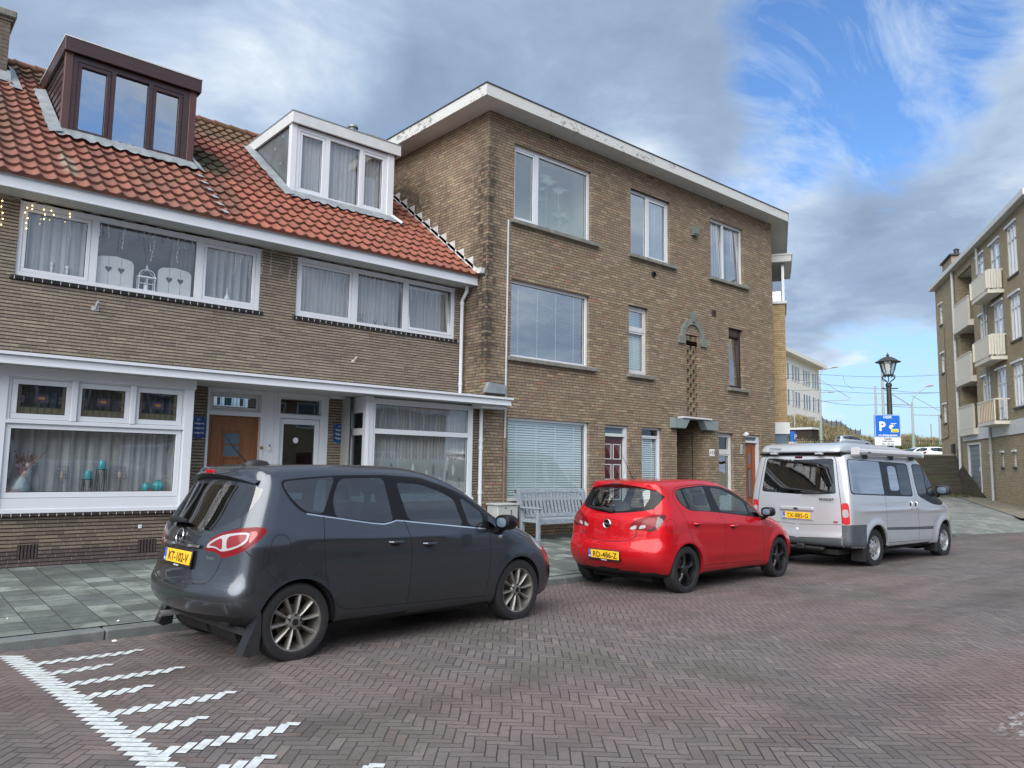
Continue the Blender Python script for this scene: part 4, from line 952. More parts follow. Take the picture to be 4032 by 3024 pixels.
mb.prism([(cxx-.055,5.48),(cxx+.055,5.48),(cxx+.075,5.74),(cxx-.075,5.74)],YB-.08,YB+.005,'y');mb.build('stone_arch','stone_green',blk)
# porch
mb=MB()
mb.prism([(15.66,2.905),(15.66,2.66),(16.10,2.66),(16.30,2.905)],YB-.16,YB+.05,'y',0)
mb.prism([(16.86,2.905),(17.04,2.66),(17.52,2.66),(17.52,2.905)],YB-.16,YB+.05,'y',0)
mb.bbox(15.98,17.20,YB-.20,YB+.02,2.915,2.96,.004,1);mb.build('porch_corbel',['stone_blue','white_dull'],blk)
mb=MB()
mb.quad((15.94,YB+.11,.15),(15.94,YB+1.6,.15),(15.94,YB+1.6,2.9),(15.94,YB+.11,2.9),0);mb.quad((17.25,YB+.11,.15),(17.25,YB+.11,2.9),(17.25,YB+1.6,2.9),(17.25,YB+1.6,.15),0)
mb.quad((15.94,YB+1.6,.15),(17.25,YB+1.6,.15),(17.25,YB+1.6,2.9),(15.94,YB+1.6,2.9),0);mb.quad((15.94,YB,2.905),(15.94,YB+1.6,2.905),(17.25,YB+1.6,2.905),(17.25,YB,2.905),1)
mb.build('porch_wall',['block_brick','dark_room'],blk,recalc=False)
mb=MB()
for i in range(7): mb.box(15.96+i*.16,17.24,YB+.75,YB+1.58,.16+i*.17,.16+(i+1)*.17)
mb.build('stairs','stone_sill',blk)
mb=MB();mb.tube([(15.98,YB+.35,1.62),(16.30,YB+.35,1.50),(16.95,YB+.35,.80),(16.98,YB+.35,.2)],.024,8);mb.tube([(17.0,YB+.30,2.6),(17.0,YB+.30,.2)],.012,6);mb.build('handrail','dark_metal',blk)
# door 17
D=MB();D.bbox(13.98,14.07,YB+.05,YB+.16,.25,2.62,.004);D.box(13.25,13.28,YB+.06,YB+.16,.25,2.62);D.box(13.28,13.98,YB+.06,YB+.16,2.57,2.62);D.bbox(13.28,13.98,YB+.04,YB+.16,2.36,2.43,.004)
D.box(13.28,13.98,YB+.12,YB+.125,2.43,2.57,1);D.build('door_frame',['white_dull','far_glass'],blk)
mb=MB();mb.box(13.28,13.98,YB+.12,YB+.16,.28,2.36,0)
for r in range(4):
    for c_ in range(2):
        xa=13.32+c_*.33;za=.42+r*.47;xb,zb=xa+.27,za+.36
        for q in ((xa,xb,za,za+.02),(xa,xb,zb-.02,zb),(xa,xa+.02,za+.02,zb-.02),(xb-.02,xb,za+.02,zb-.02)): mb.box(q[0],q[1],YB+.105,YB+.12,q[2],q[3],1)
        i_=.03;b_=len(mb.v);xm,zm=(xa+xb)/2,(za+zb)/2
        mb.add([(xa+i_,YB+.119,za+i_),(xb-i_,YB+.119,za+i_),(xb-i_,YB+.119,zb-i_),(xa+i_,YB+.119,zb-i_),(xm,YB+.06,zm)],[(0,1,4),(1,2,4),(2,3,4),(3,0,4)],0,False)
        mb.add([(xa+.05,YB+.112,zb-.05),(xb-.05,YB+.112,zb-.05),(xm,YB+.068,zm+.02)],[(0,1,2)],1,False)
dr=mb.build('door',['maroon_paint','white_dull'],blk);MB().lathe([(0,-.05),(.022,-.045),(.022,-.02),(.01,-.012),(.01,0)],(13.93,YB+.12,1.30),12,'y').build('handle','brass',dr)
mb=MB();mb.bbox(14.0,14.04,YB+.035,YB+.05,1.30,1.50,.004);tag(mb.build('doorbell','white_pvc',None,origin=(14.02,YB,1.4)),'slim white bell push on the frame right of the maroon panelled door','doorbell')
mb=MB();mb.box(13.05,13.21,YB-.008,YB-.001,1.93,2.06,0);text_mb(mb,'17',.08,(13.13,YB-.0095,1.955),(1,0,0),(0,0,1),1,bold=.003);tag(mb.build('house_number',['wood_light','brass'],None,origin=(13.13,YB,2)),'small brown house number 17 on the bricks beside the maroon door','house number')
mb=MB();mb.bbox(17.33,17.56,YB-.014,YB-.001,1.99,2.17,.004,0);text_mb(mb,'13',.10,(17.485,YB-.0155,2.03),(1,0,0),(0,0,1),1,bold=.004)
for i in range(4): mb.tube([(17.35+.014*i,YB-.0155,2.04+.01*(i%2)),(17.36+.014*i,YB-.0155,2.10+.015*(i%3))],.003,5,1)
tag(mb.build('house_number',['sign_white','sign_black'],None,origin=(17.45,YB,2.1)),'white tile with house number 13 right of the dark porch','house number')
D=MB();D.bbox(19.73,19.82,YB+.05,YB+.16,.25,2.62,.004);D.box(19.05,19.10,YB+.06,YB+.16,.25,2.62);D.box(19.10,19.73,YB+.06,YB+.16,2.56,2.62);D.bbox(19.10,19.73,YB+.04,YB+.16,2.40,2.46,.004);D.box(19.10,19.73,YB+.12,YB+.125,2.46,2.56,1);D.build('door_frame',['white_dull','far_glass'],blk)
mb=MB();mb.box(19.10,19.73,YB+.12,YB+.16,.28,2.40,0);mb.bbox(19.20,19.28,YB+.10,YB+.12,.5,2.3,.01);mb.bbox(19.55,19.63,YB+.10,YB+.12,.5,2.3,.01);mb.box(19.36,19.46,YB+.112,YB+.119,.9,1.65,1);mb.box(19.36,19.46,YB+.112,YB+.119,1.8,2.1,1);mb.box(19.33,19.49,YB+.115,YB+.12,.85,1.7,2);mb.build('door',['red_wood_door','far_glass','dormer_post'],blk)
mb=MB();mb.bbox(18.80,18.90,YB-.02,YB-.001,2.08,2.33,.004,0)
for i in range(6): mb.box(18.815,18.885,YB-.022,YB-.019,2.11+i*.034,2.122+i*.034,1)
tag(mb.build('intercom',['grey_pipe','sign_black'],None,origin=(18.85,YB,2.2)),'grey intercom panel left of the red-brown wooden door','intercom')
mb=MB();mb.tube([(18.95,YB,2.60),(18.93,YB-.12,2.62)],.02,8);mb.lathe([(0,-.06),(.05,-.05),(.06,0),(.05,.05),(0,.055)],(18.86,YB-.16,2.62),14,'x');tag(mb.build('wall_lamp','white_pvc',None,origin=(18.9,YB-.1,2.6)),'white plastic lamp on the wall above the intercom','wall lamp')
# small things on the block's front
mb=MB();mb.prism([(16.60,7.82),(16.83,7.82),(16.83,8.07),(16.60,8.07)],YB-.11,YB-.001,'y');mb.box(16.62,16.81,YB-.112,YB-.11,7.84,7.87,1)
tag(mb.build('nest_box',['stone_green','black_plastic'],None,origin=(16.7,YB,7.9)),'square grey-green box on the bricks left of the top right window','wall box')
mb=MB();mb.lathe([(.055,-.05),(.07,-.05),(.07,0),(.055,0)],(15.02,YB,6.47),16,'y',0);mb.lathe([(0,-.01),(.055,-.01)],(15.02,YB,6.47),16,'y',1);tag(mb.build('flue_outlet',['dark_metal','black_plastic'],None,origin=(15.02,YB,6.47)),'round dark flue outlet under the middle top window','flue outlet')
mb=MB();mb.box(17.51,17.70,YB-.02,YB-.001,5.78,5.95,0);mb.lathe([(.05,-.03),(.065,-.03),(.065,-.02)],(17.605,YB,5.865),16,'y',0);mb.lathe([(0,-.021),(.052,-.021)],(17.605,YB,5.865),16,'y',1);tag(mb.build('wall_vent',['vent_brown','black_plastic'],None,origin=(17.6,YB,5.86)),'square brown vent with round hole above the narrow dark window','vent')
for (xa,xb) in ((11.42,11.69),(14.81,15.08),(17.9,18.15)):
    mb=MB()
    for i in range(4): mb.box(xa+i*(xb-xa)/4,xa+(i+.45)*(xb-xa)/4,YB-.003,YB-.001,8.93,9.0)
    mb.build('air_slot','black_plastic',blk)
downpipe([(10.20,YB-.03,6.78),(10.20,YB-.03,2.20)],.022,'grey_pipe','thin pale grey pipe running up the left edge of the brown brick block',name='conduit_pipe')
downpipe([(10.18,YB-.04,2.20),(10.18,YB-.04,.9)],.030,'brown_pipe','brown lower pipe between the two ground floor windows, above the grey cabinet',name='conduit_pipe')
mb=MB();mb.prism([(9.62,3.09),(10.16,3.09),(10.16,3.27),(9.70,3.30)],YB-.10,YB-.004,'y');mb.build('lead_cover','lead',blk)
mb=MB();mb.bbox(9.75,10.27,11.60,11.93,.13,.86,.008,0);mb.bbox(9.72,10.30,11.57,11.95,.86,.90,.01,0);mb.box(9.92,9.97,11.592,11.60,.80,.83,1);mb.lathe([(0,-.012),(.018,-.010),(.02,0)],(10.09,11.60,.76),10,'y',1);mb.box(10.08,10.10,11.59,11.60,.66,.75,1)
tag(mb.build('utility_cabinet',['grey_box','steel'],None,origin=(10,11.75,.13)),'light grey utility cabinet standing against the brick wall left of the bench','utility cabinet')
# chimney stack and flue behind the white dormer
mb=MB();mb.box(10.85,11.8,19,20,9.3,11.02,0);mb.bbox(10.7,11.9,18.9,20.1,11.02,11.14,.02,1);tag(mb.build('chimney',['chim_brick','stone_sill'],None,origin=(10.9,20.6,9.3)),'low chimney stack showing above the roof right of the white dormer','chimney')
mb=MB();mb.lathe([(.10,-1.2),(.10,.28),(.14,.30),(.14,.36),(.11,.36),(.11,.42),(.15,.44),(.13,.50),(0,.52)],(9.60,17.7,10.08),16);tag(mb.build('roof_flue','zinc',None,origin=(9.4,17.7,9.2)),'grey metal flue pipe with cap behind the white dormer roof','flue pipe')
mb=MB();mb.lathe([(.09,-.9),(.09,.02),(.13,.05),(.13,.09),(0,.12)],(9.86,17.7,10.33),16);tag(mb.build('roof_cowl','dark_metal',None,origin=(9.78,17.7,9.2)),'dark mushroom shaped roof cowl right of the grey flue pipe','roof vent')
# ================================================================ yellow brick bay house just past the bend
yb=empty('corner_house',(XE+ex*1.9,YB+ey*1.9,0),math.atan2(ey,ex),'yellow brick bay building with white glazed top floor beyond the brown block','house')
mb=MB();mb.box(-.9,1.05,-.36,.3,3.1,6.78,0);mb.box(-.9,1.05,-.30,.3,.2,2.2,0);mb.build('wall','yellow_brick',yb)
for q in ((6.78,6.86),(2.75,3.10),(2.2,2.36)): MB().box(-.95,1.12,-.42,.3,q[0],q[1],0).build('band','white_dull',yb)
mb=MB();
for a,b in ((-.9,-.8),(-.25,-.15),(.25,.35),(.95,1.05)): mb.box(a,b,-.36,-.28,6.86,8.02)
mb.box(.95,1.05,-.28,.3,7.95,8.02);mb.box(.95,1.05,.2,.3,6.86,8.02);mb.box(-.9,1.05,-.36,-.28,7.95,8.02);wf=mb.build('window','white_pvc',yb)
mb=MB();mb.box(-.85,1.0,-.33,-.325,6.86,7.95);mb.box(1.0,1.005,-.28,.25,6.86,7.95);mb.build('pane','pane_glass',wf)
MB().box(-.9,.9,-.34,.2,2.36,2.75).build('pane','far_glass',yb)
mb=MB();mb.box(-1.1,1.28,-.58,.4,8.06,8.26);mb.box(-1.12,1.31,-.61,.4,8.26,8.31);mb.build('roof','soffit_paint',yb)
# ================================================================ cream brick flats on the right
fa=R(31.5)
fl=empty('apartment_block',(34.598,10.569,0),fa,'four storey tan brick flats with white balconies on the right edge of the photo','apartment block')
HT=11.10
LO=(2.05,4.50)
wins=[(-3.98,-2.88,8.85,10.72),(-3.98,-2.86,6.48,8.15),(-3.85,-2.80,4.06,5.66),(-1.97,-.77,8.50,10.67),(-1.99,-.79,6.0,8.24),(-1.97,-.80,3.7,5.67),(.14,1.22,9.65,10.70),(.13,1.22,7.07,8.20),(.10,1.25,4.49,5.63),(7.68,8.22,9.10,10.14),(7.70,8.28,6.66,7.64),(7.70,8.30,4.15,5.08),]
lows=[(.33,.53,1.91,2.47),(-1.16,-.95,1.91,2.47),(-2.63,-2.38,1.91,2.47),(-4.2,-3.95,1.91,2.47)]
mb=MB()
def wallY(mb,x0,x1,z0,z1,holes,dep=.12,m=0,yo=0.):
    xs=sorted({x0,x1}|{h[i] for h in holes for i in(0,1) if x0<h[i]<x1});zs=sorted({z0,z1}|{h[i] for h in holes for i in(2,3) if z0<h[i]<z1})
    for a,b in zip(xs,xs[1:]):
        for c,d in zip(zs,zs[1:]):
            if any(h[0]<(a+b)/2<h[1] and h[2]<(c+d)/2<h[3] for h in holes): continue
            mb.quad((b,yo,c),(a,yo,c),(a,yo,d),(b,yo,d),m)
    for h in holes:
        a,b,c,d=h[:4];y=yo
        for q in (((a,y,c),(a,y,d),(a,y-dep,d),(a,y-dep,c)),((b,y,c),(b,y-dep,c),(b,y-dep,d),(b,y,d)),((a,y,d),(b,y,d),(b,y-dep,d),(a,y-dep,d)),((a,y,c),(a,y-dep,c),(b,y-dep,c),(b,y,c))): mb.quad(*q,m)
LG=[(LO[0],LO[1],8.31,10.67),(LO[0],LO[1],5.84,8.29-.35),(LO[0],LO[1],3.62,5.5)]
LG=[(LO[0],LO[1],8.30,10.68),(LO[0],LO[1],5.86,8.05),(LO[0],LO[1],3.60,5.62)]
GA=(2.02,3.90,.5,2.92)
wallY(mb,-5.3,9.05,0,HT-.02,wins+lows+LG+[GA],.12)
mb.quad((9.05,0,0),(9.05,0,HT),(9.05,-5.5,HT),(9.05,-5.5,0),0);mb.quad((-5.3,0,0),(-5.3,-5.5,0),(-5.3,-5.5,HT),(-5.3,0,HT),0);mb.quad((-5.3,-5.5,0),(9.05,-5.5,0),(9.05,-5.5,HT),(-5.3,-5.5,HT),0)
for (a,b,c,d) in LG:
    for q in (((a,-.12,c),(a,-1.6,c),(a,-1.6,d),(a,-.12,d)),((b,-.12,c),(b,-.12,d),(b,-1.6,d),(b,-1.6,c)),((a,-1.6,c),(b,-1.6,c),(b,-1.6,d),(a,-1.6,d))): mb.quad(*q,0)
    mb.quad((a,-.12,d),(b,-.12,d),(b,-1.6,d),(a,-1.6,d),1);mb.quad((a,-.12,c),(b,-.12,c),(b,-1.6,c),(a,-1.6,c),1)
mb.build('wall',['flat_brick','soffit_paint'],fl,recalc=False)
mb=MB();mb.box(-5.8,9.20,-5.8,.24,HT-.02,HT+.02,1);mb.box(-5.8,9.25,.22,.27,HT-.01,HT+.20,0);mb.box(9.20,9.25,-5.8,.22,HT-.01,HT+.20,0);mb.box(-5.8,9.22,-5.8,.22,HT+.12,HT+.16,2);mb.build('flat_roof',['white_dull','soffit_paint','asphalt_roof'],fl)
MB().box(-5.3,4.60,.005,.05,3.10,3.62,0).build('band','white_dull',fl)
def fwin(x0,x1,z0,z1,cols=3,door=False,y=-.09):
    mb=MB();pn=MB();f=.07
    mb.box(x0,x1,y,y+.06,z0,z0+f);mb.box(x0,x1,y,y+.06,z1-f,z1)
    cols_=cols;w_=(x1-x0)/cols_
    for i in range(cols_+1):
        xx=x0+w_*i;mb.box(max(xx-f/2,x0),min(xx+f/2,x1),y,y+.06,z0+f,z1-f)
    zt=z1-(z1-z0)*.28;mb.box(x0+f,x1-f,y+.002,y+.058,zt-f/2,zt+f/2)
    if door: mb.box(x0+w_,x0+2*w_-.0,y+.002,y+.058,z0+.5,z0+.9)
    mb.box(x0-.08,x1+.08,0.,.06,z1,z1+.07)
    o=mb.build('window','white_pvc',fl);pn.box(x0+f,x1-f,y+.02,y+.026,z0+f,z1-f,0);pn.build('pane','pane_mirror',o)
    mb=MB();mb.box(x0-.06,x1+.06,-.02,.05,z0-.07,z0);mb.build('sill','dark_sill',o)
for i,wv_ in enumerate(wins): fwin(*wv_,cols=1 if 9<=i<=11 else (3 if i<3 else 2),door=(3<=i<=5))
for wv_ in lows: fwin(*wv_,cols=1)
for (a,b,c,d) in LG:
    mb=MB();mb.box(a+.25,a+1.15,-1.59,-1.53,c,d-.25);mb.build('window','white_pvc',fl);mb=MB();mb.box(a+.33,a+.65,-1.53,-1.525,c+1.0,d-.35);mb.box(a+.73,a+1.07,-1.53,-1.525,c+.2,d-.35);mb.build('pane','far_glass',fl)
    # loggia front: slab edge, solid cream parapet of vertical slats
    mb=MB();mb.box(a-.02,b+.05,-.10,.22,c-.28,c-.02,0)
    x=a+.02
    while x<b: mb.box(x,x+.09,.16,.19,c+.0,c+.98,0);x+=.10
    mb.box(a,b+.02,.14,.21,c+.98,c+1.03,0);mb.box(a,b,.13,.155,c,c+.95,0);mb.box(b+.0,b+.03,-.1,.2,c,c+.98,0)
    mb.build('balcony',['balcony_cream'],fl)
mb=MB();room(mb,-5.2,1.4,3.7,10.9,-.14,-1.5);mb.build('room_wall','dark_room',fl,recalc=False)
for k_,(zt,zs) in enumerate(((9.35,8.48),(6.86,5.93),(4.42,3.50))):
    bal=MB();a,b,o_=-2.27,.02,.54
    bal.box(a,b,0.0,o_,zs-.0,zs+.13,0)
    par_=bal.build('balcony','balcony_cream',fl);mb=MB()
    if k_<2:
        x=a
        while x<b: mb.box(x,x+.075,o_-.03,o_-.005,zs+.19,zt);x+=.092
        y=0.06
        while y<o_: mb.box(b-.03,b-.005,y,y+.075,zs+.19,zt);mb.box(a,a+.025,y,y+.075,zs+.19,zt);y+=.092
    else:
        x=a
        while x<b: mb.box(x,x+.03,o_-.03,o_-.005,zs+.16,zt);x+=.22
        mb.box(a+.55,b-.35,o_-.07,o_-.05,zs+.18,zt-.03,1)
        y=.1
        while y<o_: mb.box(b-.03,b-.005,y,y+.03,zs+.16,zt);mb.box(a,a+.025,y,y+.03,zs+.16,zt);y+=.22
    mb.box(a,b,o_-.04,o_,zt,zt+.05);mb.box(b-.04,b,0,o_,zt,zt+.05);mb.box(a,a+.04,0,o_,zt,zt+.05)
    for xx in (a+.02,(a+b)/2,b-.05): mb.box(xx,xx+.03,o_-.06,o_-.03,zs+.1,zt)
    mb.build('railing',['balcony_cream','orange_screen'],par_)
mb=MB();mb.box(2.0,3.92,-.11,-.05,.45,2.92,0)
for i in range(10): mb.box(2.04,3.88,-.05,-.045,.55+i*.235,.56+i*.235,1)
mb.box(2.35,2.50,-.049,-.04,1.75,1.95,2);mb.box(3.88,3.98,-.05,.03,.45,2.95,2);mb.box(1.95,2.04,-.05,.03,.45,2.95,2);mb.box(1.95,3.98,-.05,.03,2.90,2.98,2);mb.build('garage_door',['garage_grey','sign_black','white_dull'],fl)
mb=MB();mb.tube([(5.0,.10,HT),(5.0,.10,3.4),(5.05,.10,.8)],.06,10,0)
for z_ in (8.3,5.9): mb.tube([(5.0,.10,z_-.5),(4.6,.2,z_-.15)],.04,8,0)
mb.build('downpipe','white_dull',fl)
for q in ([(.12,.10,8.75),(.12,.10,6.26)],[(.12,.10,6.10),(.12,.10,3.76)],[(.12,.10,3.60),(.10,.10,.55)],[(.75,.10,HT-.03),(.75,.10,9.9)]): MB().tube(q,.05,8).build('downpipe','grey_pipe',fl)
mb=MB();mb.tube([(7.35,.02,8.9),(7.40,.02,3.5),(7.6,.02,3.4),(9.0,.02,3.35)],.02,6);mb.build('cable','brown_pipe',fl)
for q in ((6.25,6.62,.0,.12,2.62,3.05),(5.3,5.5,.0,.1,2.4,2.8),(8.75,9.0,.0,.03,4.45,4.62)): MB().bbox(*q,.01).build('meter_box','dark_metal',fl)
mb=MB();mb.box(6.5,8.4,-.95,-.25,HT+.13,HT+1.15,0);mb.bbox(6.4,8.5,-1.05,-.15,HT+1.15,HT+1.25,.02,1);mb.lathe([(.12,0),(.12,.3),(.15,.32),(0,.4)],(7.0,-.6,HT+1.25),10,'z',1);mb.build('chimney',['flat_brick','dark_sill'],fl)
# ================================================================ far white block on the left of the gap
fw=empty('apartment_block',(126.,71.,0),math.atan2(77.1-72.1,148.6-128.3),'distant white four storey block with rows of narrow windows','apartment block')
mb=MB();ln=24.3;mb.box(-14,ln,0,12,6,22.6,0);mb.build('wall','far_white',fw)
mb=MB();mb.box(-15,ln+1.4,-1.4,13,22.6,23.3,0);mb.build('roof','far_white',fw)
for fz in (18.3,13.6,8.9):
    for gx in (-10,-3,4.0,11.5,18.3):
        mb=MB();pn=MB()
        for k_ in range(3):
            xa=gx+k_*1.9;mb.box(xa,xa+1.2,-.12,-.02,fz,fz+2.9);pn.box(xa+.15,xa+1.05,-.15,-.12,fz+.15,fz+2.75)
        o=mb.build('window','white_dull',fw);pn.build('pane','far_glass',o)

# ================================================================ ground
def struct(o): o['kind']='structure';return o
YK=8.0
def road_z(y): return 0.0 if y<6.2 else -.045*min((y-6.2)/1.8,1.)
mb=MB();xs=[-60,-30,-10,-2,0,2,4,6,8,10,12,14,16,18,20,22];ys=[-3.2,-2,0,2,4,5.5,6.2,6.8,7.4,8.02]
for a,b in zip(xs,xs[1:]):
    for c,d in zip(ys,ys[1:]): mb.quad((a,c,road_z(c)),(b,c,road_z(c)),(b,d,road_z(d)),(a,d,road_z(d)))
def yb_(x): return 8.02 if x<=22 else (8.02-.3*(x-22)/1.2 if x<23.2 else 7.72-.212*(x-23.2))
xs=[22,22.6,23.2,26,30,36,44,56]
for a,b in zip(xs,xs[1:]):
    n_=8
    for i in range(n_):
        f=lambda x,t: -3.2+(yb_(x)+3.2)*t
        g=lambda x,t: road_z(f(x,t))*(1 if x<23 else 0)
        t0,t1=i/n_,(i+1)/n_
        mb.quad((a,f(a,t0),g(a,t0)),(b,f(b,t0),g(b,t0)),(b,f(b,t1),g(b,t1)),(a,f(a,t1),g(a,t1)))
struct(mb.build('road','herringbone',recalc=False))
PZ=lambda y: .045+(y-8)*.0388
mb=MB()
for a,b in zip([-40,-10,0,5,9.7,15,20.7,21.4],[-10,0,5,9.7,15,20.7,21.4,21.4]):
    if a<b: mb.quad((a,8.18,PZ(8.18)),(b,8.18,PZ(8.18)),(b,12.0,PZ(12.0)),(a,12.0,PZ(12)));mb.quad((a,12.0,PZ(12.0)),(b,12.0,PZ(12.0)),(b,13.5,PZ(13)),(a,13.5,PZ(13)))
struct(mb.build('pavement','slabs',recalc=False))
mb=MB();x=-30.
while x<21.4:
    e=min(x+1.0,21.4);mb.bbox(x+.003,e-.003,8.0,8.176,-.12,.047,.014);x+=1.0
pts=[(21.4,8.0),(22.0,7.98),(22.5,7.93),(22.9,7.84),(23.2,7.74)]
for (a,b),(c,d) in zip(pts,pts[1:]):
    h=.045;h2=.045 if c<22.6 else .02
    mb.add([(a,b,-.1),(c,d,-.1),(c,d+.17,-.1),(a,b+.17,-.1),(a,b,h),(c,d,h2),(c,d+.17,h2+.004),(a,b+.17,h+.004)],[(0,1,5,4),(4,5,6,7),(3,7,6,2),(0,4,7,3),(1,2,6,5)],0,False)
struct(mb.build('kerb','kerb_stone'))
# forecourt rising towards the flats
T6=(.866,.5);S6=(.5,-.866)
def uv(x,y): return x*T6[0]+y*T6[1],x*S6[0]+y*S6[1]
def xy(u,v): return u*T6[0]+v*S6[0],u*T6[1]+v*S6[1]
def zf(x,y):
    u,v=uv(x,y);base=.03+max(0,u-22.2)*.0415
    return max(base,PZ(y) if x<21.5 else base)
V=[];F=[];cols=[]
bx=[21.4,22,22.6,23.2,26,30,36,44,56]
for x in bx:
    y0=yb_(x)+(.17 if x<23 else -.02);col=[]
    for i in range(11):
        t=i/10;px=x+t*14*.45;py=y0+t*17;z_=zf(px,py) if i>0 else (.047 if x<22.6 else .004)
        if x<22 and i>0: z_=max(PZ(min(py,12)),zf(px,py))
        col.append((px,py,z_))
    V+=col
for a in range(len(bx)-1):
    for i in range(10): F.append((a*11+i,(a+1)*11+i,(a+1)*11+i+1,a*11+i+1))
mb=MB();mb.add(V,F,0,False);struct(mb.build('pavement','slabs_far',recalc=False))
# sandy strip with weeds at the foot of the flats
mb=MB();
for i in range(14):
    a,b=28+i*1.4,28+(i+1)*1.4
    for (c,d) in ((5.2,8.6),):
        P=[xy(a,c+1.9),xy(b,c+1.9),xy(b,d),xy(a,d)];mb.add([(p[0],p[1],zf(*p)+.018) for p in P],[(0,1,2,3)],0,False)
struct(mb.build('verge','sand_verge'))
# big ground sheet below everything
mb=MB();mb.quad((-900,-900,-.35),(900,-900,-.35),(900,900,-.35),(-900,900,-.35));struct(mb.build('ground','dune_soil',recalc=False))
# pavement and kerb on the viewer's side, opposite
mb=MB();mb.box(-60,56,-13.5,-3.2,-.2,.06);struct(mb.build('pavement','slabs'))
# white block markings set into the paving ---------------------------------------
mk=MB();seen=set()
def inv_hb(x,y):
    ca,sa=math.cos(HB_A),math.sin(HB_A);return (x*ca+y*sa)/HB_W,(x*sa-y*ca)/HB_W
def put(P,m_=0,z=.0035):
    mk.add([(p[0],p[1],road_z(p[1])+z) for p in P],[(0,1,2,3)],m_,False)
y=7.86;e1=(math.cos(HB_A),math.sin(HB_A));pitch=HB_W*math.sqrt(2)
a87=R(-86.7);cx_,cy_=1.125,7.80
i=0
while True:
    px=cx_+math.cos(a87)*pitch*i;py=cy_+math.sin(a87)*pitch*i
    if py<1.0: break
    w2=HB_W-.008;l_=.208;n_=(-e1[1],e1[0])
    put([(px,py),(px+e1[0]*l_,py+e1[1]*l_),(px+e1[0]*l_+n_[0]*w2,py+e1[1]*l_+n_[1]*w2),(px+n_[0]*w2,py+n_[1]*w2)]);i+=1
e2=(math.cos(R(48)),math.sin(R(48)))
for k_,(yt,nb_) in enumerate(((7.33,8),(6.90,4),(6.44,8),(6.02,4),(5.53,8),(5.085,4),(4.64,8),(4.20,4),(3.74,8),(3.30,4),(2.85,8))):
    xs0=cx_+(cy_-yt)*math.tan(R(3.3))+.135
    for b_ in range(nb_):
        px=xs0+b_*.0925;py=yt-.075-b_*.004;w2=HB_W-.010;l_=.165;n_=(-e2[1],e2[0])
        P=[(px,py),(px+e2[0]*l_,py+e2[1]*l_),(px+e2[0]*l_-n_[0]*w2,py+e2[1]*l_-n_[1]*w2),(px-n_[0]*w2,py-n_[1]*w2)]
        put(P,0,.0050+.0004*(b_%2))
    px=xs0+nb_*.0925+.020;py=yt+.012-nb_*.004;w2=HB_W-.012;n_=(-e1[1],e1[0])
    put([(px,py),(px+e1[0]*.085,py+e1[1]*.085),(px+e1[0]*.085+n_[0]*w2,py+e1[1]*.085+n_[1]*w2),(px+n_[0]*w2,py+n_[1]*w2)],0,.0066)
    px=xs0-.035;py=yt+.0;put([(px,py),(px+e1[0]*.07,py+e1[1]*.07),(px+e1[0]*.07+n_[0]*w2,py+e1[1]*.07+n_[1]*w2),(px+n_[0]*w2,py+n_[1]*w2)],0,.0074)
struct(mk.build('road_marking','white_block',recalc=False))
# scraps of shell and paper on the paving
rnd=random.Random(11)
lt=MB()
for (x,y,s) in ((2.05,7.88,.026),(2.18,8.3,.015),(1.35,8.9,.010)):
    a=rnd.random()*6;z_=(road_z(y) if y<8 else PZ(y))+.003
    lt.lathe([(0,.010),(s*.7,.007),(s,0)],(x,y,z_),7)
o=lt.build('litter','litter');o['kind']='stuff';tag(o,'small pale shells and scraps scattered over the paving','litter')
# ================================================================ embankment, dunes
bk=empty('embankment_wall',(*xy(40,3),.6),0,'dark mossy sloping brick retaining wall below the parked white cars','retaining wall')
def loc(u,v,z): p=xy(u,v);q=xy(40,3);return (p[0]-q[0],p[1]-q[1],z-.6)
mb=MB();P=[(38.6,-6,.62),(38.6,7.6,.62),(41.4,7.95,2.5),(41.4,-6,2.5)]
mb.add([loc(*p) for p in P],[(0,1,2,3)],0,False);mb.add([loc(38.6,7.6,.62),loc(36.5,8.1,.6),loc(41.4,7.95,2.5)],[(0,1,2)],0,False)
mb.add([loc(41.4,-6,2.5),loc(41.4,7.95,2.5),loc(41.8,7.95,2.56),loc(41.8,-6,2.56)],[(0,1,2,3)],1,False)
mb.build('wall',['dark_brick','stone_sill'],bk,recalc=False)
def dz(u,v):
    z=2.5
    if u<42: return 2.5
    if v<10: z=2.5+.20*sstep_(60,92,u)*8.6
    else: z=2.5+.20*sstep_(60,92,u)*8.6*(1-sstep_(9,12,v)*(1-sstep_(86,92,u))*.8)
    crest=9.0-(2.9)*sstep_(3,12,v)+.25*math.sin(v*.9)+.2*math.sin(v*2.3+1)
    w_=sstep_(97,117,u);z=z*(1-w_)+crest*w_+(.45*math.sin(u*.8+v*.5)+.3*math.sin(v*1.3-u*.4))*w_*(1-w_)*2
    if u>121: z-=(u-121)*.02
    return z
def sstep_(a,b,x):
    t=min(max((x-a)/(b-a),0),1);return t*t*(3-2*t)
V=[];F=[];us=[41.8,50,60,66,72,78,82,86,89,92,95,97]+[98+i*.8 for i in range(30)]+[123,130,150,200];vs=[-40,-25,-14,-8]+[-5+i*1. for i in range(34)]+[32,40,55]
for u_ in us:
    for v_ in vs: p=xy(u_,v_);V.append((p[0],p[1],dz(u_,v_)))
nv=len(vs)
for i in range(len(us)-1):
    for j in range(nv-1): F.append((i*nv+j,i*nv+j+1,(i+1)*nv+j+1,(i+1)*nv+j))
mb=MB();mb.add(V,F,0,True);struct(mb.build('dune','dune_soil',recalc=False))
rnd=random.Random(5);mb=MB()
V=[];F=[]
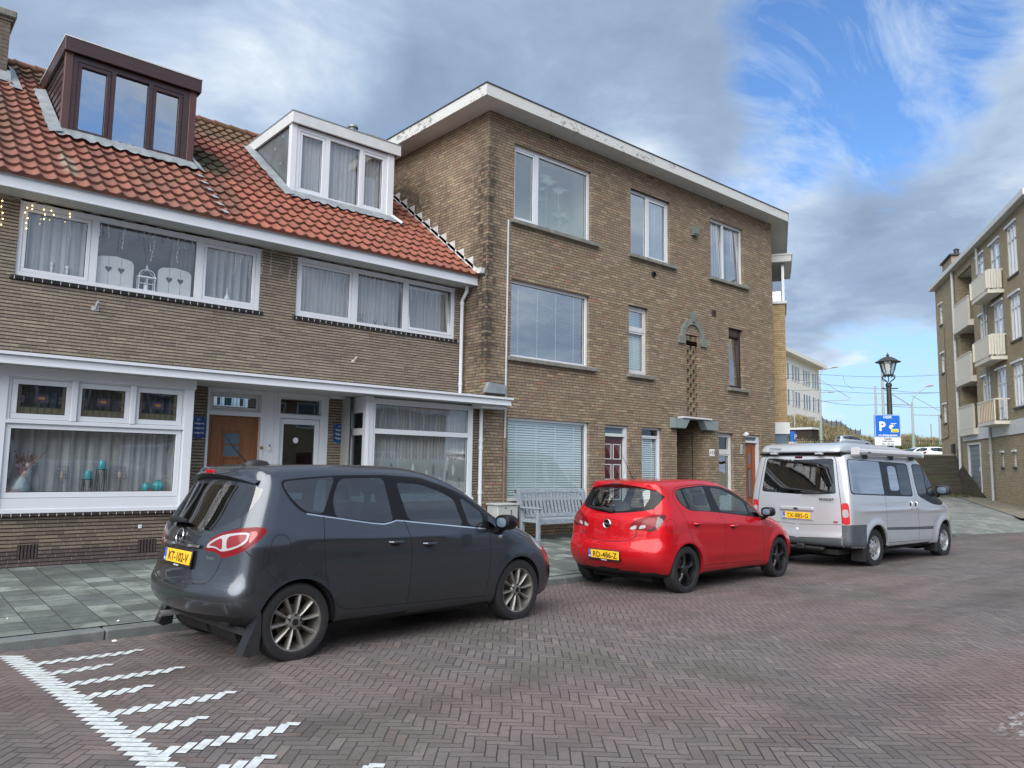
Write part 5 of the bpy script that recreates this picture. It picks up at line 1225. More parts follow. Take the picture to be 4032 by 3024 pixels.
def clump(u_,v_,h_,r_,n_):
    p=xy(u_,v_);z_=dz(u_,v_)
    for _ in range(n_):
        a=rnd.random()*6.283;b=rnd.random()*6.283;rr=r_*rnd.random();lean=rnd.uniform(.1,.8)*h_;hh=h_*rnd.uniform(.5,1.1);w_=rnd.uniform(.04,.10)
        x,y=p[0]+rr*math.cos(a),p[1]+rr*math.sin(a);k=len(V)
        V.extend([(x-w_*math.sin(b),y+w_*math.cos(b),z_-.05),(x+w_*math.sin(b),y-w_*math.cos(b),z_-.05),(x+lean*math.cos(b),y+lean*math.sin(b),z_+hh)]);F.append((k,k+1,k+2))
for _ in range(5200): clump(rnd.uniform(97,120),rnd.uniform(-4,27),rnd.uniform(.35,.75),.45,7)
mb.add(V,F,0,False);o=mb.build('dune_grass','dune_grass',recalc=False);o['kind']='stuff';tag(o,'dry yellow marram grass covering the dune','grass')
V=[];F=[]
for _ in range(2200): clump(rnd.uniform(93,97.5),rnd.uniform(-4,27),rnd.uniform(.4,.8),.4,5)
for _ in range(260):
    s=rnd.random();u_,v_=36.6+s*2.2,rnd.uniform(4,8.0);p=xy(u_,v_);k=len(V)
    for q in range(6):
        b=rnd.random()*6.28;x,y=p[0]+rnd.uniform(-.2,.2),p[1]+rnd.uniform(-.2,.2);k=len(V);z_=zf(x,y)
        V.extend([(x-.015,y,z_),(x+.015,y,z_),(x+.12*math.cos(b),y+.12*math.sin(b),z_+rnd.uniform(.1,.25))]);F.append((k,k+1,k+2))
mb=MB();mb.add(V,F,0,False);o=mb.build('grass','grass_green',recalc=False);o['kind']='stuff';tag(o,'green grass at the foot of the dune and the embankment','grass')
# railing along the upper road
mb=MB()
def pt(u_,v_): p=xy(u_,v_);return p[0],p[1],dz(u_,v_)
v_=-2.
while v_<27:
    x,y,z_=pt(95.3,v_);mb.tube([(x,y,z_-.1),(x,y,z_+1.05)],.022,4);v_+=.22
for h in (.15,1.03):
    for i in range(29):
        a=pt(95.3,-2+i);b=pt(95.3,-1+i);mb.tube([(a[0],a[1],a[2]+h),(b[0],b[1],b[2]+h)],.03,4)
for i in range(10):
    x,y,z_=pt(95.3,-2+i*3);mb.tube([(x,y,z_-.1),(x,y,z_+1.15)],.06,5)
tag(mb.build('railing','dark_metal',None,recalc=False),'long dark metal railing along the upper road below the dune','railing')
mb=MB()
for i in range(9):
    x,y,z_=pt(118.5,6.1+i*.62);mb.tube([(x,y,z_-.1),(x,y,z_+1.5)],.06,5)
    if i<8:
        x2,y2,z2=pt(118.5,6.1+(i+1)*.62);mb.quad((x,y,z_+.3),(x2,y2,z2+.3),(x2,y2,z2+1.3),(x,y,z_+1.3),1)
tag(mb.build('fence',['dark_metal','wire_dark'],None,recalc=False),'short dark fence standing on the crest of the dune','fence')
mb=MB();a=pt(119,-4);b=pt(119,5.2);mb.add([(a[0],a[1],8.2),(b[0],b[1],8.2),(b[0],b[1],9.55),(a[0],a[1],10.0),(a[0]+2,a[1]+2,8.2),(b[0]+2,b[1]+2,8.2),(b[0]+2,b[1]+2,9.55),(a[0]+2,a[1]+2,10.0)],[(0,1,2,3),(3,2,6,7),(4,7,6,5),(1,5,6,2),(0,3,7,4)],0,False)
tag(mb.build('parapet_wall','stone_sill',None),'low grey-brown wall along the top of the dune on the left','wall')
mb=MB();o_=Vector((92.0,49.2,0));mb.box(90.5,92.2,47.6,50.6,4.5,6.9,0);mb.box(90.3,92.4,47.4,50.8,6.9,7.15,1);tag(mb.build('kiosk',['dark_brick','white_dull'],None,origin=(91,49,4.5)),'small red brick hut with pale flat roof at the left foot of the dune','hut')
mb=MB();mb.bbox(41.65,42.15,23.05,23.35,.5,3.35,.03,0);mb.bbox(41.75,42.05,23.1,23.3,3.35,3.95,.03,1);text_mb(mb,'P',.3,(41.9,23.04,3.5),(1,-.3,0),(0,0,1),2);tag(mb.build('parking_meter',['grey_pipe','park_blue','sign_white'],None,origin=(41.9,23.2,.6)),'grey and blue parking machine seen over the left corner of the van','parking meter')
# ================================================================ tram line masts and wires
def mast(x,y,z0,z1,label,lamp=None,arm=None,hor=None,r=.13,group='tram line masts'):
    mb=MB();mb.tube([(x,y,z0),(x,y,z0+(z1-z0)*.3)],r*1.35,10,1);mb.tube([(x,y,z0+(z1-z0)*.3),(x,y,z1-1.2 if lamp else z1)],[r,r*.75],10,0)
    t=empty('tram_mast',(x,y,z0),0,label,'mast',group)
    for i in range(len(mb.v)): mb.v[i]=(mb.v[i][0]-x,mb.v[i][1]-y,mb.v[i][2]-z0)
    mb.build('pole',['pole_grey','pole_green'],t)
    if lamp:
        lx,ly,lz=lamp;d=Vector((lx-x,ly-y,0));m_=MB();m_.tube([(0,0,z1-1.25-z0),(d.x*.06,d.y*.06,z1-.75-z0),(d.x*.3,d.y*.3,z1-.25-z0),(d.x*.85,d.y*.85,lz-z0-.05)],.05,8,0);m_.build('lamp_arm','pole_grey',t)
        m_=MB();dn=d.normalized()*.35;m_.tube([(d.x*.8,d.y*.8,lz-z0-.03),(d.x*.8+dn.x,d.y*.8+dn.y,lz-z0+.08),(d.x*.8+dn.x*2.2,d.y*.8+dn.y*2.2,lz-z0+.05)],[.07,.14,.06],8,0);m_.build('lamp_head','pole_grey',t)
    if arm:
        m_=MB();m_.tube([(0,0,arm[0]-z0),(arm[1]-x,arm[2]-y,arm[3]-z0)],.035,6);
        if hor: m_.tube([(0,0,hor[0]-z0),(hor[1]-x,hor[2]-y,hor[3]-z0)],.045,6)
        m_.build('bracket_arm','pole_grey',t)
    return t
mast(87.2,44.7,5.0,14.1,'tall tram mast with street lamp and long slanting bracket arm, left of the lantern',(87.9,43.2,13.97),(12.6,89.6,42.2,10.38),(10.0,89.6,42.2,10.2))
mast(71.1,30.5,2.6,11.6,'tall plain tram mast just left of the lantern, rising behind its glass',None,(9.3,75.2,29.7,7.93),(7.85,75.2,29.7,8.0))
mast(85.8,37.6,3.9,11.2,'shorter plain tram mast immediately left of the mast behind the lantern')
mast(83.8,33.0,3.9,10.2,'tall tram mast with street lamp on the right, between the lantern and the flats',(84.8,31.6,10.7),(9.74,85.9,31.1,8.16),(7.72,85.9,31.1,7.7))
mast(96.7,35.1,4.5,8.6,'tram mast half hidden behind the left edge of the tan flats',None)
def lamp_pole(x,y,z0,z1,dx,dy,label):
    t=empty('street_lamp',(x,y,z0),0,label,'street lamp','small distant street lamps');m_=MB();h=z1-z0;m_.tube([(0,0,0),(0,0,h*.85),(dx*.2,dy*.2,h*.97),(dx,dy,h)],.07,8);m_.build('pole','pole_grey',t)
    m_=MB();m_.tube([(dx,dy,h),(dx*1.5,dy*1.5,h-.03)],[.12,.06],8);m_.build('lamp_head','pole_grey',t)
lamp_pole(114.2,59.2,9.3,14.1,1.3,-1.3,'small street lamp on a thin post on the dune, right of the white building')
lamp_pole(93.0,51.2,5.0,13.3,1.0,-1.2,'small street lamp on a thin post in front of the distant white building')
for i,(x,y,z0,z1) in enumerate(((138.7,51.7,6,10.1),)):
    mb=MB();mb.tube([(x,y,z0),(x,y,z1)],.12,6);tag(mb.build('pole','pole_grey',None,origin=(x,y,z0)),'thin far pole standing on the dune left of the tan flats','pole')
mb=MB();x,y=139.5,48.6;mb.lathe([(.3,0),(.3,3.2),(.35,3.3)],(x,y,5.5),8);tag(mb.build('chimney_stack','pole_grey',None,origin=(x,y,5.5)),'tiny distant stack on the horizon above the dune, beside the tan flats','chimney')
def wire(pts,r=.02,sag=.25):
    out=[]
    for a,b in zip(pts,pts[1:]):
        for i in range(9):
            t=i/8;out.append((a[0]+(b[0]-a[0])*t,a[1]+(b[1]-a[1])*t,a[2]+(b[2]-a[2])*t-sag*4*t*(1-t)))
    mb.tube(out,r,4)
WL='overhead tram wires crossing the sky behind the lantern, '
for k_,(pts,l_) in enumerate(((((74,52,13.4),(87,44,13.1),(96.5,34.6,13.2),(104,28,13.2)),'highest span'),(((74,52,12.9),(83,46,12.5),(91,39.7,11.5),(97.5,34,11.2)),'span sloping down to the right'),(((76,51,11.5),(86,44,11.2),(96.5,34.8,11.1),(104,28,11)),'middle level span'),(((79,49,10.3),(86,44,9.95),(91,39.8,9.6),(98,33,9.5)),'lowest span'))):
    mb=MB();wire(pts,.022);
    if k_==0: mb.tube([(88.6,42.5,13.0),(88.7,42.4,12.1),(89.3,41.6,11.3)],.02,4)
    tag(mb.build('tram_wire','wire_dark',None,recalc=False),WL+l_,'overhead wire','overhead tram wires')
# ================================================================ lantern and parking sign
ln=empty('street_lantern',(19.95,8.40,.06),R(-47),'black classic street lantern with frosted glass hood on a dark post behind the van','street lantern')
mb=MB();mb.lathe([(.13,0),(.13,.5),(.11,.55),(.085,.7),(.075,.9),(.062,3.4),(.055,3.72),(.075,3.74),(.075,3.80),(.05,3.83)],(0,0,0),14);mb.tube([(-.17,0,3.69),(.22,0,3.69)],.016,6);mb.build('post','post_green',ln)
mb=MB()
for k_ in range(4):
    a=math.pi/2*k_+.5;c_,s_=math.cos(a),math.sin(a)
    mb.tube([(c_*.03,s_*.03,3.84),(c_*.09,s_*.09,3.88),(c_*.19,s_*.19,3.93),(c_*.20,s_*.20,4.0),(c_*.12,s_*.12,4.02),(c_*.10,s_*.10,3.97)],.011,6)
    mb.tube([(c_*.11,s_*.11,4.0),(c_*.20,s_*.20,4.15),(c_*.265,s_*.265,4.36)],.010,6)
mb.lathe([(.0,3.86),(.012,3.86),(.012,3.99),(.05,4.0),(.12,4.01),(.13,4.03),(.12,4.04)],(0,0,0),16)
mb.build('scroll_bracket','post_green',ln)
mb=MB();mb.lathe([(.115,4.03),(.20,4.36)],(0,0,0),8);mb.build('glass_shade','lamp_glass',ln)
mb=MB();mb.lathe([(.02,4.06),(.06,4.1),(.10,4.25),(.12,4.35)],(0,0,0),14);mb.build('diffuser','bulb_off',ln)
mb=MB()
for k_ in range(8): a=math.pi/4*k_;mb.tube([(.116*math.cos(a),.116*math.sin(a),4.03),(.201*math.cos(a),.201*math.sin(a),4.36)],.006,5)
mb.lathe([(.30,4.355),(.305,4.365),(.24,4.395),(.17,4.45),(.10,4.485),(.04,4.50),(.03,4.52),(.045,4.535),(.02,4.55),(.008,4.60),(0,4.605)],(0,0,0),24);mb.lathe([(.30,4.355),(.20,4.36),(.0,4.37)],(0,0,0),24);mb.tube([(-.03,0,4.545),(.03,0,4.545)],.008,5);mb.build('hood','post_green',ln)
sg=empty('parking_sign',(19.80,8.46,.06),R(-41),'blue parking zone sign with white P and a text plate below, on the lantern post','road sign')
def sx(mb): return mb
mb=MB();w_,h_=.325,.285;zc_=2.785-.06
def rrect(w,h,r,n=5):
    out=[]
    for (cx2,cy2,a0) in ((w-r,h-r,0),(-w+r,h-r,90),(-w+r,-h+r,180),(w-r,-h+r,270)):
        for i in range(n+1): a=R(a0+90*i/n);out.append((cx2+r*math.cos(a),cy2+r*math.sin(a)))
    return out
rr=lambda w,h,r,zc,y0,y1,m_: mb.prism([(p[0],p[1]+zc) for p in rrect(w,h,r)],y0,y1,'y',m_)
rr(.325,.285,.03,zc_,-.12,-.09,0);rr(.318,.278,.028,zc_,-.122,-.1195,1);rr(.308,.268,.024,zc_,-.124,-.1215,0)
text_mb(mb,'U2233',.055,(0,-.1255,zc_+.195),(1,0,0),(0,0,1),1,bold=.003)
text_mb(mb,'P',.23,(-.14,-.1255,zc_-.12),(1,0,0),(0,0,1),1,bold=.010)
text_mb(mb,'www.denhaag.nl/parkeren',.036,(0,-.1255,zc_-.245),(1,0,0),(0,0,1),1,bold=.002,font_w=.92)
# hand dropping a card in a meter
mb.prism([(.03,zc_-.03),(.06,zc_+.03),(.10,zc_+.02),(.115,zc_+.05),(.135,zc_+.0),(.10,zc_-.06),(.06,zc_-.08)][::-1],-.127,-.1245,'y',1)
mb.box(.08,.22,-.127,-.1245,zc_+.055,zc_+.07,1);mb.tube([(.10,-.126,zc_+.06),(.14,-.126,zc_-.02),(.17,-.126,zc_+.03),(.16,-.126,zc_+.05)],.006,5,1)
rr(.092,.040,.01,zc_-.115,-.1275,-.1245,2) if False else None
mb.prism([(p[0]+.175,p[1]+zc_-.115) for p in rrect(.092,.040,.01)],-.1275,-.1245,'y',2)
for i in range(2): mb.box(.10,.25,-.1285,-.1276,zc_-.108-i*.03,zc_-.100-i*.03,3)
mb.build('sign_panel',['park_blue','sign_white','park_yellow','sign_black'],sg)
mb=MB();zc2=2.40-.06
rr2=mb.prism([(p[0],p[1]+zc2) for p in rrect(.325,.100,.02)],-.115,-.09,'y',0)
text_mb(mb,'Dagelijks',.040,(0,-.1165,zc2+.045),(1,0,0),(0,0,1),1,bold=.002);text_mb(mb,'13.00-24.00 h',.042,(0,-.1165,zc2-.018),(1,0,0),(0,0,1),1,bold=.002);text_mb(mb,'max. 120 min.',.040,(0,-.1165,zc2-.080),(1,0,0),(0,0,1),1,bold=.002)
mb.build('text_plate',['sign_white','sign_black'],sg)
mb=MB();mb.tube([(.17,-.06,1.9),(.17,-.06,3.0)],.03,8);mb.box(-.1,.2,-.09,-.05,2.6,2.66);mb.build('mounting_rail','grey_pipe',sg)
# ================================================================ bench
bn=empty('garden_bench',(10.36,11.15,PZ(11.3)),0,'weathered grey-blue wooden bench standing under the ground floor blinds','bench')
BL=1.95
def bpart(name,f): m_=MB();f(m_);return m_.build(name,'weathered_wood',bn)
for xx in (0,BL-.07):
    bpart('leg',lambda m_:m_.bbox(xx,xx+.07,-.05,.02,0,.62,.006))
    def bl(m_):
        m_.prism([(.42,0),(.50,0),(.50,.40),(.66,.98),(.58,1.0),(.42,.42)],xx,xx+.07,'x')
    bpart('leg',bl)
    def ar(m_):
        m_.bbox(xx-.02,xx+.09,-.09,.50,.62,.655,.012);m_.bbox(xx+.005,xx+.065,.02,.44,.36,.42,.004)
    bpart('armrest',ar)
def seat(m_):
    for i in range(6): m_.bbox(.05,BL-.05,-.03+i*.082,.04+i*.082,.405,.425,.004)
    m_.bbox(.06,BL-.06,-.045,-.02,.33,.405,.004)
bpart('seat',seat)
def bks(m_):
    n_=17
    for i in range(n_):
        x=.10+i*(BL-.20)/n_;m_.add([(x,.505,.50),(x+.062,.505,.50),(x+.062,.62,.93),(x,.62,.93),(x,.525,.495),(x+.062,.525,.495),(x+.062,.64,.925),(x,.64,.925)],[(0,1,2,3),(4,7,6,5),(0,3,7,4),(1,5,6,2),(3,2,6,7)],0,False)
    m_.add([(.05,.49,.43),(BL-.05,.49,.43),(BL-.05,.505,.51),(.05,.505,.51),(.05,.53,.42),(BL-.05,.53,.42),(BL-.05,.545,.50),(.05,.545,.50)],[(0,1,2,3),(4,7,6,5),(3,2,6,7),(0,4,5,1)],0,False)
    m_.add([(.0,.605,.92),(BL,.605,.92),(BL,.63,1.0),(.0,.63,1.0),(.0,.66,.91),(BL,.66,.91),(BL,.68,.99),(.0,.68,.99)],[(0,1,2,3),(4,7,6,5),(3,2,6,7),(0,4,5,1),(0,3,7,4),(1,5,6,2)],0,False)
bpart('backrest',bks)
# ================================================================ things behind the panes
curtain('curtain',1.66,3.92,1.06,2.12,12.26,'white sheer curtain behind the ornaments of the large bay window',per=.16,amp=.04,seed=1)
curtain('curtain',1.66,3.92,2.14,2.72,12.25,'pale curtain behind the three small leaded lights',mat='curtain_grey',per=.12,amp=.03,seed=2)
curtain('curtain',7.16,9.32,1.06,2.18,12.16,'white pleated net curtain behind the big lower pane of number 19',per=.075,seed=3)
curtain('curtain',7.16,9.32,2.24,2.72,12.16,'white pleated net curtain behind the long upper pane of number 19',per=.075,seed=4)
curtain('curtain',1.70,2.60,4.26,5.24,12.86,'white sheer curtain behind the left upstairs pane above the large bay window',per=.13,amp=.03,seed=5)
curtain('curtain',3.80,4.16,4.26,5.24,12.90,'dark curtain at the right side of the middle upstairs pane with the heart shutters',mat='curtain_dark',per=.07,seed=6)
curtain('curtain',4.28,5.16,4.26,5.24,12.86,'dark grey curtain behind the right upstairs pane with the white bottle',mat='curtain_grey',per=.13,amp=.035,seed=7)
for i,(a,b,l_) in enumerate(((5.96,7.02,'left pane'),(7.16,8.16,'middle pane'),(8.30,9.34,'right tilted pane'))): curtain('curtain',a,b,4.27,5.24,12.90,'pale sheer curtain behind the '+l_+' of the upstairs window at number 19',per=.09,seed=8+i)
for i,(a,b,l_) in enumerate(((6.55,7.1,'left'),(7.2,7.92,'middle'),(7.98,8.52,'right'))): curtain('curtain',a,b,7.1,8.38,14.36,'white pleated curtain in the '+l_+' pane of the white dormer',per=.10,seed=12+i)
curtain('curtain',17.56,18.18,6.88,8.48,12.16,'light blue curtain in the left half of the top right window of the block',per=.10,seed=20);curtain('curtain',18.55,19.07,6.88,8.48,12.16,'light blue curtain in the right half of the top right window of the block',per=.10,seed=21)
curtain('curtain',15.2,15.68,6.88,8.46,12.16,'pale curtain in the right half of the middle top window of the block',per=.14,seed=22)
blinds(10.40,12.65,3.96,5.49,12.19,'dark venetian blind behind the big first floor window with sky reflections',pitch=.052,mat='blind_grey',tapes=4,tilt=30)
blinds(10.37,12.65,.99,2.58,12.16,'closed pale venetian blind in the big ground floor window above the bench',pitch=.052,tilt=52,tapes=4)
blinds(14.61,15.30,.95,2.42,12.18,'closed pale venetian blind in the narrow ground floor window right of the maroon door',pitch=.052,tilt=52,tapes=2)
blinds(14.15,14.76,3.97,5.50,12.19,'pale venetian blind in the tall narrow first floor window',pitch=.045,tilt=60,tapes=1)
# ornaments in the bay window (sill at 1.10)
SY=12.13
def orn(name,mb,mats,org,label,cat,group=None): return tag(mb.build(name,mats,None,origin=org),label,cat,group)
mb=MB();mb.lathe([(0,0),(.075,0),(.115,.06),(.125,.13),(.10,.21),(.055,.25),(.045,.27),(.055,.285),(.035,.29),(.03,.2)],(1.86,SY,1.10),24);o=orn('vase',mb,'blue_stone',(1.86,SY,1.10),'blue-grey stoneware vase with pink dried flowers in the left corner of the bay window','vase')
rnd=random.Random(3);V=[];mb=MB()
for i in range(90):
    a=rnd.uniform(0,6.28);l_=rnd.uniform(.12,.38);lx=rnd.uniform(-.16,.34)*l_*2.2;p0=Vector((1.86,SY,1.37));p1=p0+Vector((lx*.5,rnd.uniform(-.02,.04),l_*.55));p2=p0+Vector((lx,rnd.uniform(-.04,.06),l_*.95))
    mb.tube([p0,p1,p2],[.002,.002,.001],4,0)
    for q in range(7):
        c_=p1.lerp(p2,q/6);s=rnd.uniform(.006,.016);d_=Vector((rnd.uniform(-1,1),rnd.uniform(-1,1),rnd.uniform(-1,1))).normalized()*s;e_=Vector((rnd.uniform(-1,1),rnd.uniform(-1,1),rnd.uniform(-1,1))).normalized()*s
        mb.add([c_-d_,c_+e_,c_+d_,c_-e_],[(0,1,2,3)],(i%3) if i%5 else 3,False)
b_=mb.build('dried_flowers',['dried_pink','dried_pink','dried_dark','cream_flower'],None,recalc=False,origin=(1.86,SY,1.3));b_.parent=o;b_.location=(0,0,.2)
def wire_lamp(x,label):
    t=empty('table_lamp',(x,SY,1.10),0,label,'table lamp','wire shade table lamps');m_=MB();m_.lathe([(.06,0),(.06,.008),(.008,.012),(.008,.25)],(0,0,0),12);m_.lathe([(.018,.08),(.012,.16),(.02,.2),(.012,.24)],(0,0,0),10);m_.build('base','anvil_grey',t)
    m_=MB()
    for k_ in range(14):
        a=6.283*k_/14;m_.tube([(.095*math.cos(a),.095*math.sin(a),.26),(.07*math.cos(a),.07*math.sin(a),.42)],.002,4)
    for r_,z_ in ((.095,.26),(.087,.31),(.079,.36),(.07,.42)): m_.tube([(r_*math.cos(6.283*i/16),r_*math.sin(6.283*i/16),z_) for i in range(17)],.0022,4)
    m_.build('lamp_shade','anvil_grey',t);m_=MB();m_.lathe([(0,.25),(.02,.27),(.028,.31),(.018,.35),(0,.36)],(0,0,0),10);m_.build('bulb','cream_flower',t)
wire_lamp(2.34,'grey table lamp with open wire shade left of the teal jars in the bay window');wire_lamp(3.07,'grey table lamp with open wire shade between the teal jars and the turquoise pots')
def stool(x,h,w,label):
    m_=MB();m_.box(x-w/2,x+w/2,SY-w/2,SY+w/2,1.10+h-.008,1.10+h)
    for sx2 in (-1,1):
        for sy2 in (-1,1): m_.tube([(x+sx2*w*.48,SY+sy2*w*.48,1.10),(x+sx2*w*.40,SY+sy2*w*.4,1.10+h)],.004,4);m_.tube([(x+sx2*w*.1,SY+sy2*w*.48,1.10),(x+sx2*w*.42,SY+sy2*w*.4,1.10+h)],.003,4)
    orn('plant_stand',m_,'black_plastic',(x,SY,1.10),label,'wire stand','black wire stands')
stool(2.66,.245,.12,'lower black wire stand carrying the smaller teal jar in the bay window');stool(2.83,.385,.13,'taller black wire stand carrying the larger teal jar in the bay window')
for x,z_,s,l_ in ((2.66,1.345,.92,'small teal ribbed jar on the lower wire stand'),(2.83,1.485,1.,'teal ribbed jar on the taller wire stand')):
    mb=MB();mb.lathe([(0,0),(.045*s,0),(.05*s,.02),(.05*s,.10),(.042*s,.115),(.04*s,.13*s),(.034*s,.13*s)],(x,SY,z_),20);orn('jar',mb,'teal_glaze',(x,SY,z_),l_,'jar','teal jars and pots')
mb=MB();mb.bbox(3.36,3.72,SY-.06,SY+.06,1.165,1.185,.004);mb.bbox(3.40,3.43,SY-.04,SY+.04,1.10,1.165,.004);mb.bbox(3.64,3.67,SY-.04,SY+.04,1.10,1.165,.004);orn('display_board',mb,'wood_light',(3.54,SY,1.1),'small wooden plank stand under the two turquoise pots','display stand')
mb=MB();mb.lathe([(0,0),(.04,0),(.052,.04),(.045,.08),(.034,.10),(.04,.115),(.032,.115)],(3.43,SY,1.185),20);mb.tube([(3.47,SY,1.28),(3.495,SY,1.27),(3.49,SY,1.22)],.005,6);orn('jug',mb,'teal_glaze',(3.43,SY,1.185),'small turquoise jug, left one on the plank stand','jug','teal jars and pots')
mb=MB();mb.lathe([(0,0),(.05,0),(.078,.045),(.076,.09),(.04,.135),(.03,.14),(.036,.155),(.026,.155)],(3.60,SY,1.185),22)
for k_ in range(10):
    a=.628*k_;mb.tube([(3.60+.052*math.cos(a),SY+.052*math.sin(a),1.19),(3.60+.080*math.cos(a),SY+.080*math.sin(a),1.23),(3.60+.077*math.cos(a),SY+.077*math.sin(a),1.275),(3.60+.042*math.cos(a),SY+.042*math.sin(a),1.315)],.007,5)
orn('gourd_pot',mb,'teal_glaze',(3.60,SY,1.185),'round ribbed turquoise pot, right one on the plank stand','pot','teal jars and pots')
# upstairs sill ornaments
UY=12.83
for x,z_,l_ in ((2.13,.22,'taller white turned candlestick on the upstairs sill, left of the pair'),(2.33,.20,'shorter white turned candlestick on the upstairs sill, right of the pair')):
    mb=MB();mb.lathe([(0,0),(.035,0),(.035,.012),(.014,.03),(.022,.06),(.012,.09),(.02,.12),(.012,z_*.75),(.026,z_*.85),(.026,z_)],(x,UY,4.28),14);orn('candlestick',mb,'white_pvc',(x,UY,4.28),l_,'candlestick','white candlesticks')
def shutter(x0,x1,z0,z1,l_):
    mb=MB();w2=(x1-x0)/2;cx2=(x0+x1)/2;zc3=(z0+z1)/2
    P=[(x0,z0),(x1,z0),(x1,z1-.10)]+[(x1-.10+.10*math.cos(a),z1-.10+.09*math.sin(a)) for a in (.3,.7,1.1,1.5)]+[(cx2,z1+.012)]+[(x0+.10-.10*math.cos(a),z1-.10+.09*math.sin(a)) for a in (1.5,1.1,.7,.3)]+[(x0,z1-.10)]
    mb.prism(P[::-1],UY-.01,UY+.01,'y',0)
    for i in (1,2): xx=x0+(x1-x0)*i/3;mb.box(xx-.002,xx+.002,UY-.0125,UY-.0105,z0,z1-.01,1)
    for i in (1,2):
        xx=x0+(x1-x0)*i/3;zz=z1-.20;H_=[(0,-.05),(.045,.005),(.045,.03),(.028,.042),(.0,.025),(-.028,.042),(-.045,.03),(-.045,.005)]
        mb.prism([(xx+a,zz+b) for a,b in H_][::-1],UY-.0155,UY-.0128,'y',1)
    orn('heart_shutter',mb,['white_dull','black_plastic'],(cx2,UY,z0),l_,'shutter panel','white panels with heart cut-outs')
shutter(2.70,3.24,4.28,4.74,'white wooden panel with two heart cut-outs, left of the white lantern');shutter(3.60,4.12,4.28,4.72,'white wooden panel with two heart cut-outs, right of the white lantern')
mb=MB();x0,x1=3.31,3.56
for xx in (x0,x1-.014,(x0+x1)/2-.005): mb.box(xx,xx+.014,UY-.05,UY-.036,4.28,4.50);mb.box(xx,xx+.014,UY+.05,UY+.064,4.28,4.50)
mb.box(x0-.01,x1+.01,UY-.06,UY+.07,4.28,4.295);mb.box(x0-.01,x1+.01,UY-.06,UY+.07,4.49,4.51);mb.box(x0,x1,UY-.05,UY-.04,4.39,4.40)
for k_ in range(5):
    a=math.pi*(k_+.0)/4;mb.tube([((x0+x1)/2-.12*math.cos(a),UY-.045,4.51+.12*math.sin(a)),((x0+x1)/2,UY,4.62)],.004,4)
mb.tube([((x0+x1)/2-.12*math.cos(math.pi*i/12),UY-.045,4.51+.11*math.sin(math.pi*i/12)) for i in range(13)],.007,5);mb.lathe([(.03,4.61),(.012,4.64),(.022,4.66),(.006,4.69),(0,4.72)],((x0+x1)/2,UY,0),10);mb.lathe([(0,4.30),(.035,4.30),(.035,4.38),(0,4.38)],((x0+x1)/2,UY,0),12)
orn('candle_lantern',mb,'white_pvc',(3.43,UY,4.28),'ornate white metal candle lantern between the two heart panels','lantern')
mb=MB();mb.lathe([(0,0),(.045,0),(.052,.04),(.035,.09),(.014,.13),(.009,.22),(.011,.235),(0,.236)],(4.72,UY,4.31),16);orn('bottle_vase',mb,'white_pvc',(4.72,UY,4.31),'slim white bottle vase in front of the dark grey upstairs curtain','vase')
for k_,(x,h,l_) in enumerate(((7.30,.17,'left-most dark figurine on the upstairs sill of number 19'),(7.60,.09,'small dark dancing figurine in the middle of the sill of number 19'),(7.83,.09,'small dark figurine at the right of the sill of number 19'))):
    mb=MB();mb.tube([(x-.03,UY,4.29),(x-.012,UY,4.29+h*.5),(x-.03,UY,4.29+h)],.007,6);mb.tube([(x+.03,UY,4.29),(x+.012,UY,4.29+h*.5),(x+.03,UY,4.29+h)],.007,6);mb.tube([(x-.012,UY,4.29+h*.55),(x+.012,UY,4.29+h*.45)],.006,6);mb.lathe([(0,-.012),(.011,0),(0,.012)],(x-.032,UY,4.29+h+.008),8);mb.lathe([(0,-.012),(.011,0),(0,.012)],(x+.032,UY,4.29+h+.008),8)
    orn('figurine',mb,'dark_metal',(x,UY,4.29),l_,'figurine','dark figurines')
# plant in the top left window of the block
mb=MB();rnd=random.Random(8)
for (px,pz,hh,s) in ((11.6,6.9,1.0,.16),(11.55,6.9,.75,.13),(12.1,6.9,.5,.15),(12.05,6.9,.55,.17),(12.2,6.9,.45,.13),(11.7,6.9,1.25,.22),(12.15,6.9,1.1,.2)):
    tx=px+rnd.uniform(-.15,.2);mb.tube([(px,12.4,pz),((px+tx)/2,12.4,pz+hh*.6),(tx,12.38,pz+hh)],.010,5,0);n_=9
    ang=rnd.uniform(-.6,.8)
    P=[(tx+s*math.cos(a)*(1+.25*math.cos(5*a)),pz+hh+s*.55*math.sin(a+ang)) for a in [6.283*i/18 for i in range(18)]]
    b0=len(mb.v);mb.add([(a,12.36+.05*((i%3)-1),b) for i,(a,b) in enumerate(P)],[tuple(range(18))],0,False)
orn('houseplant',mb,'leaf_pale',(11.8,12.4,6.9),'pale big-leaved houseplant behind the top left window of the block','houseplant')
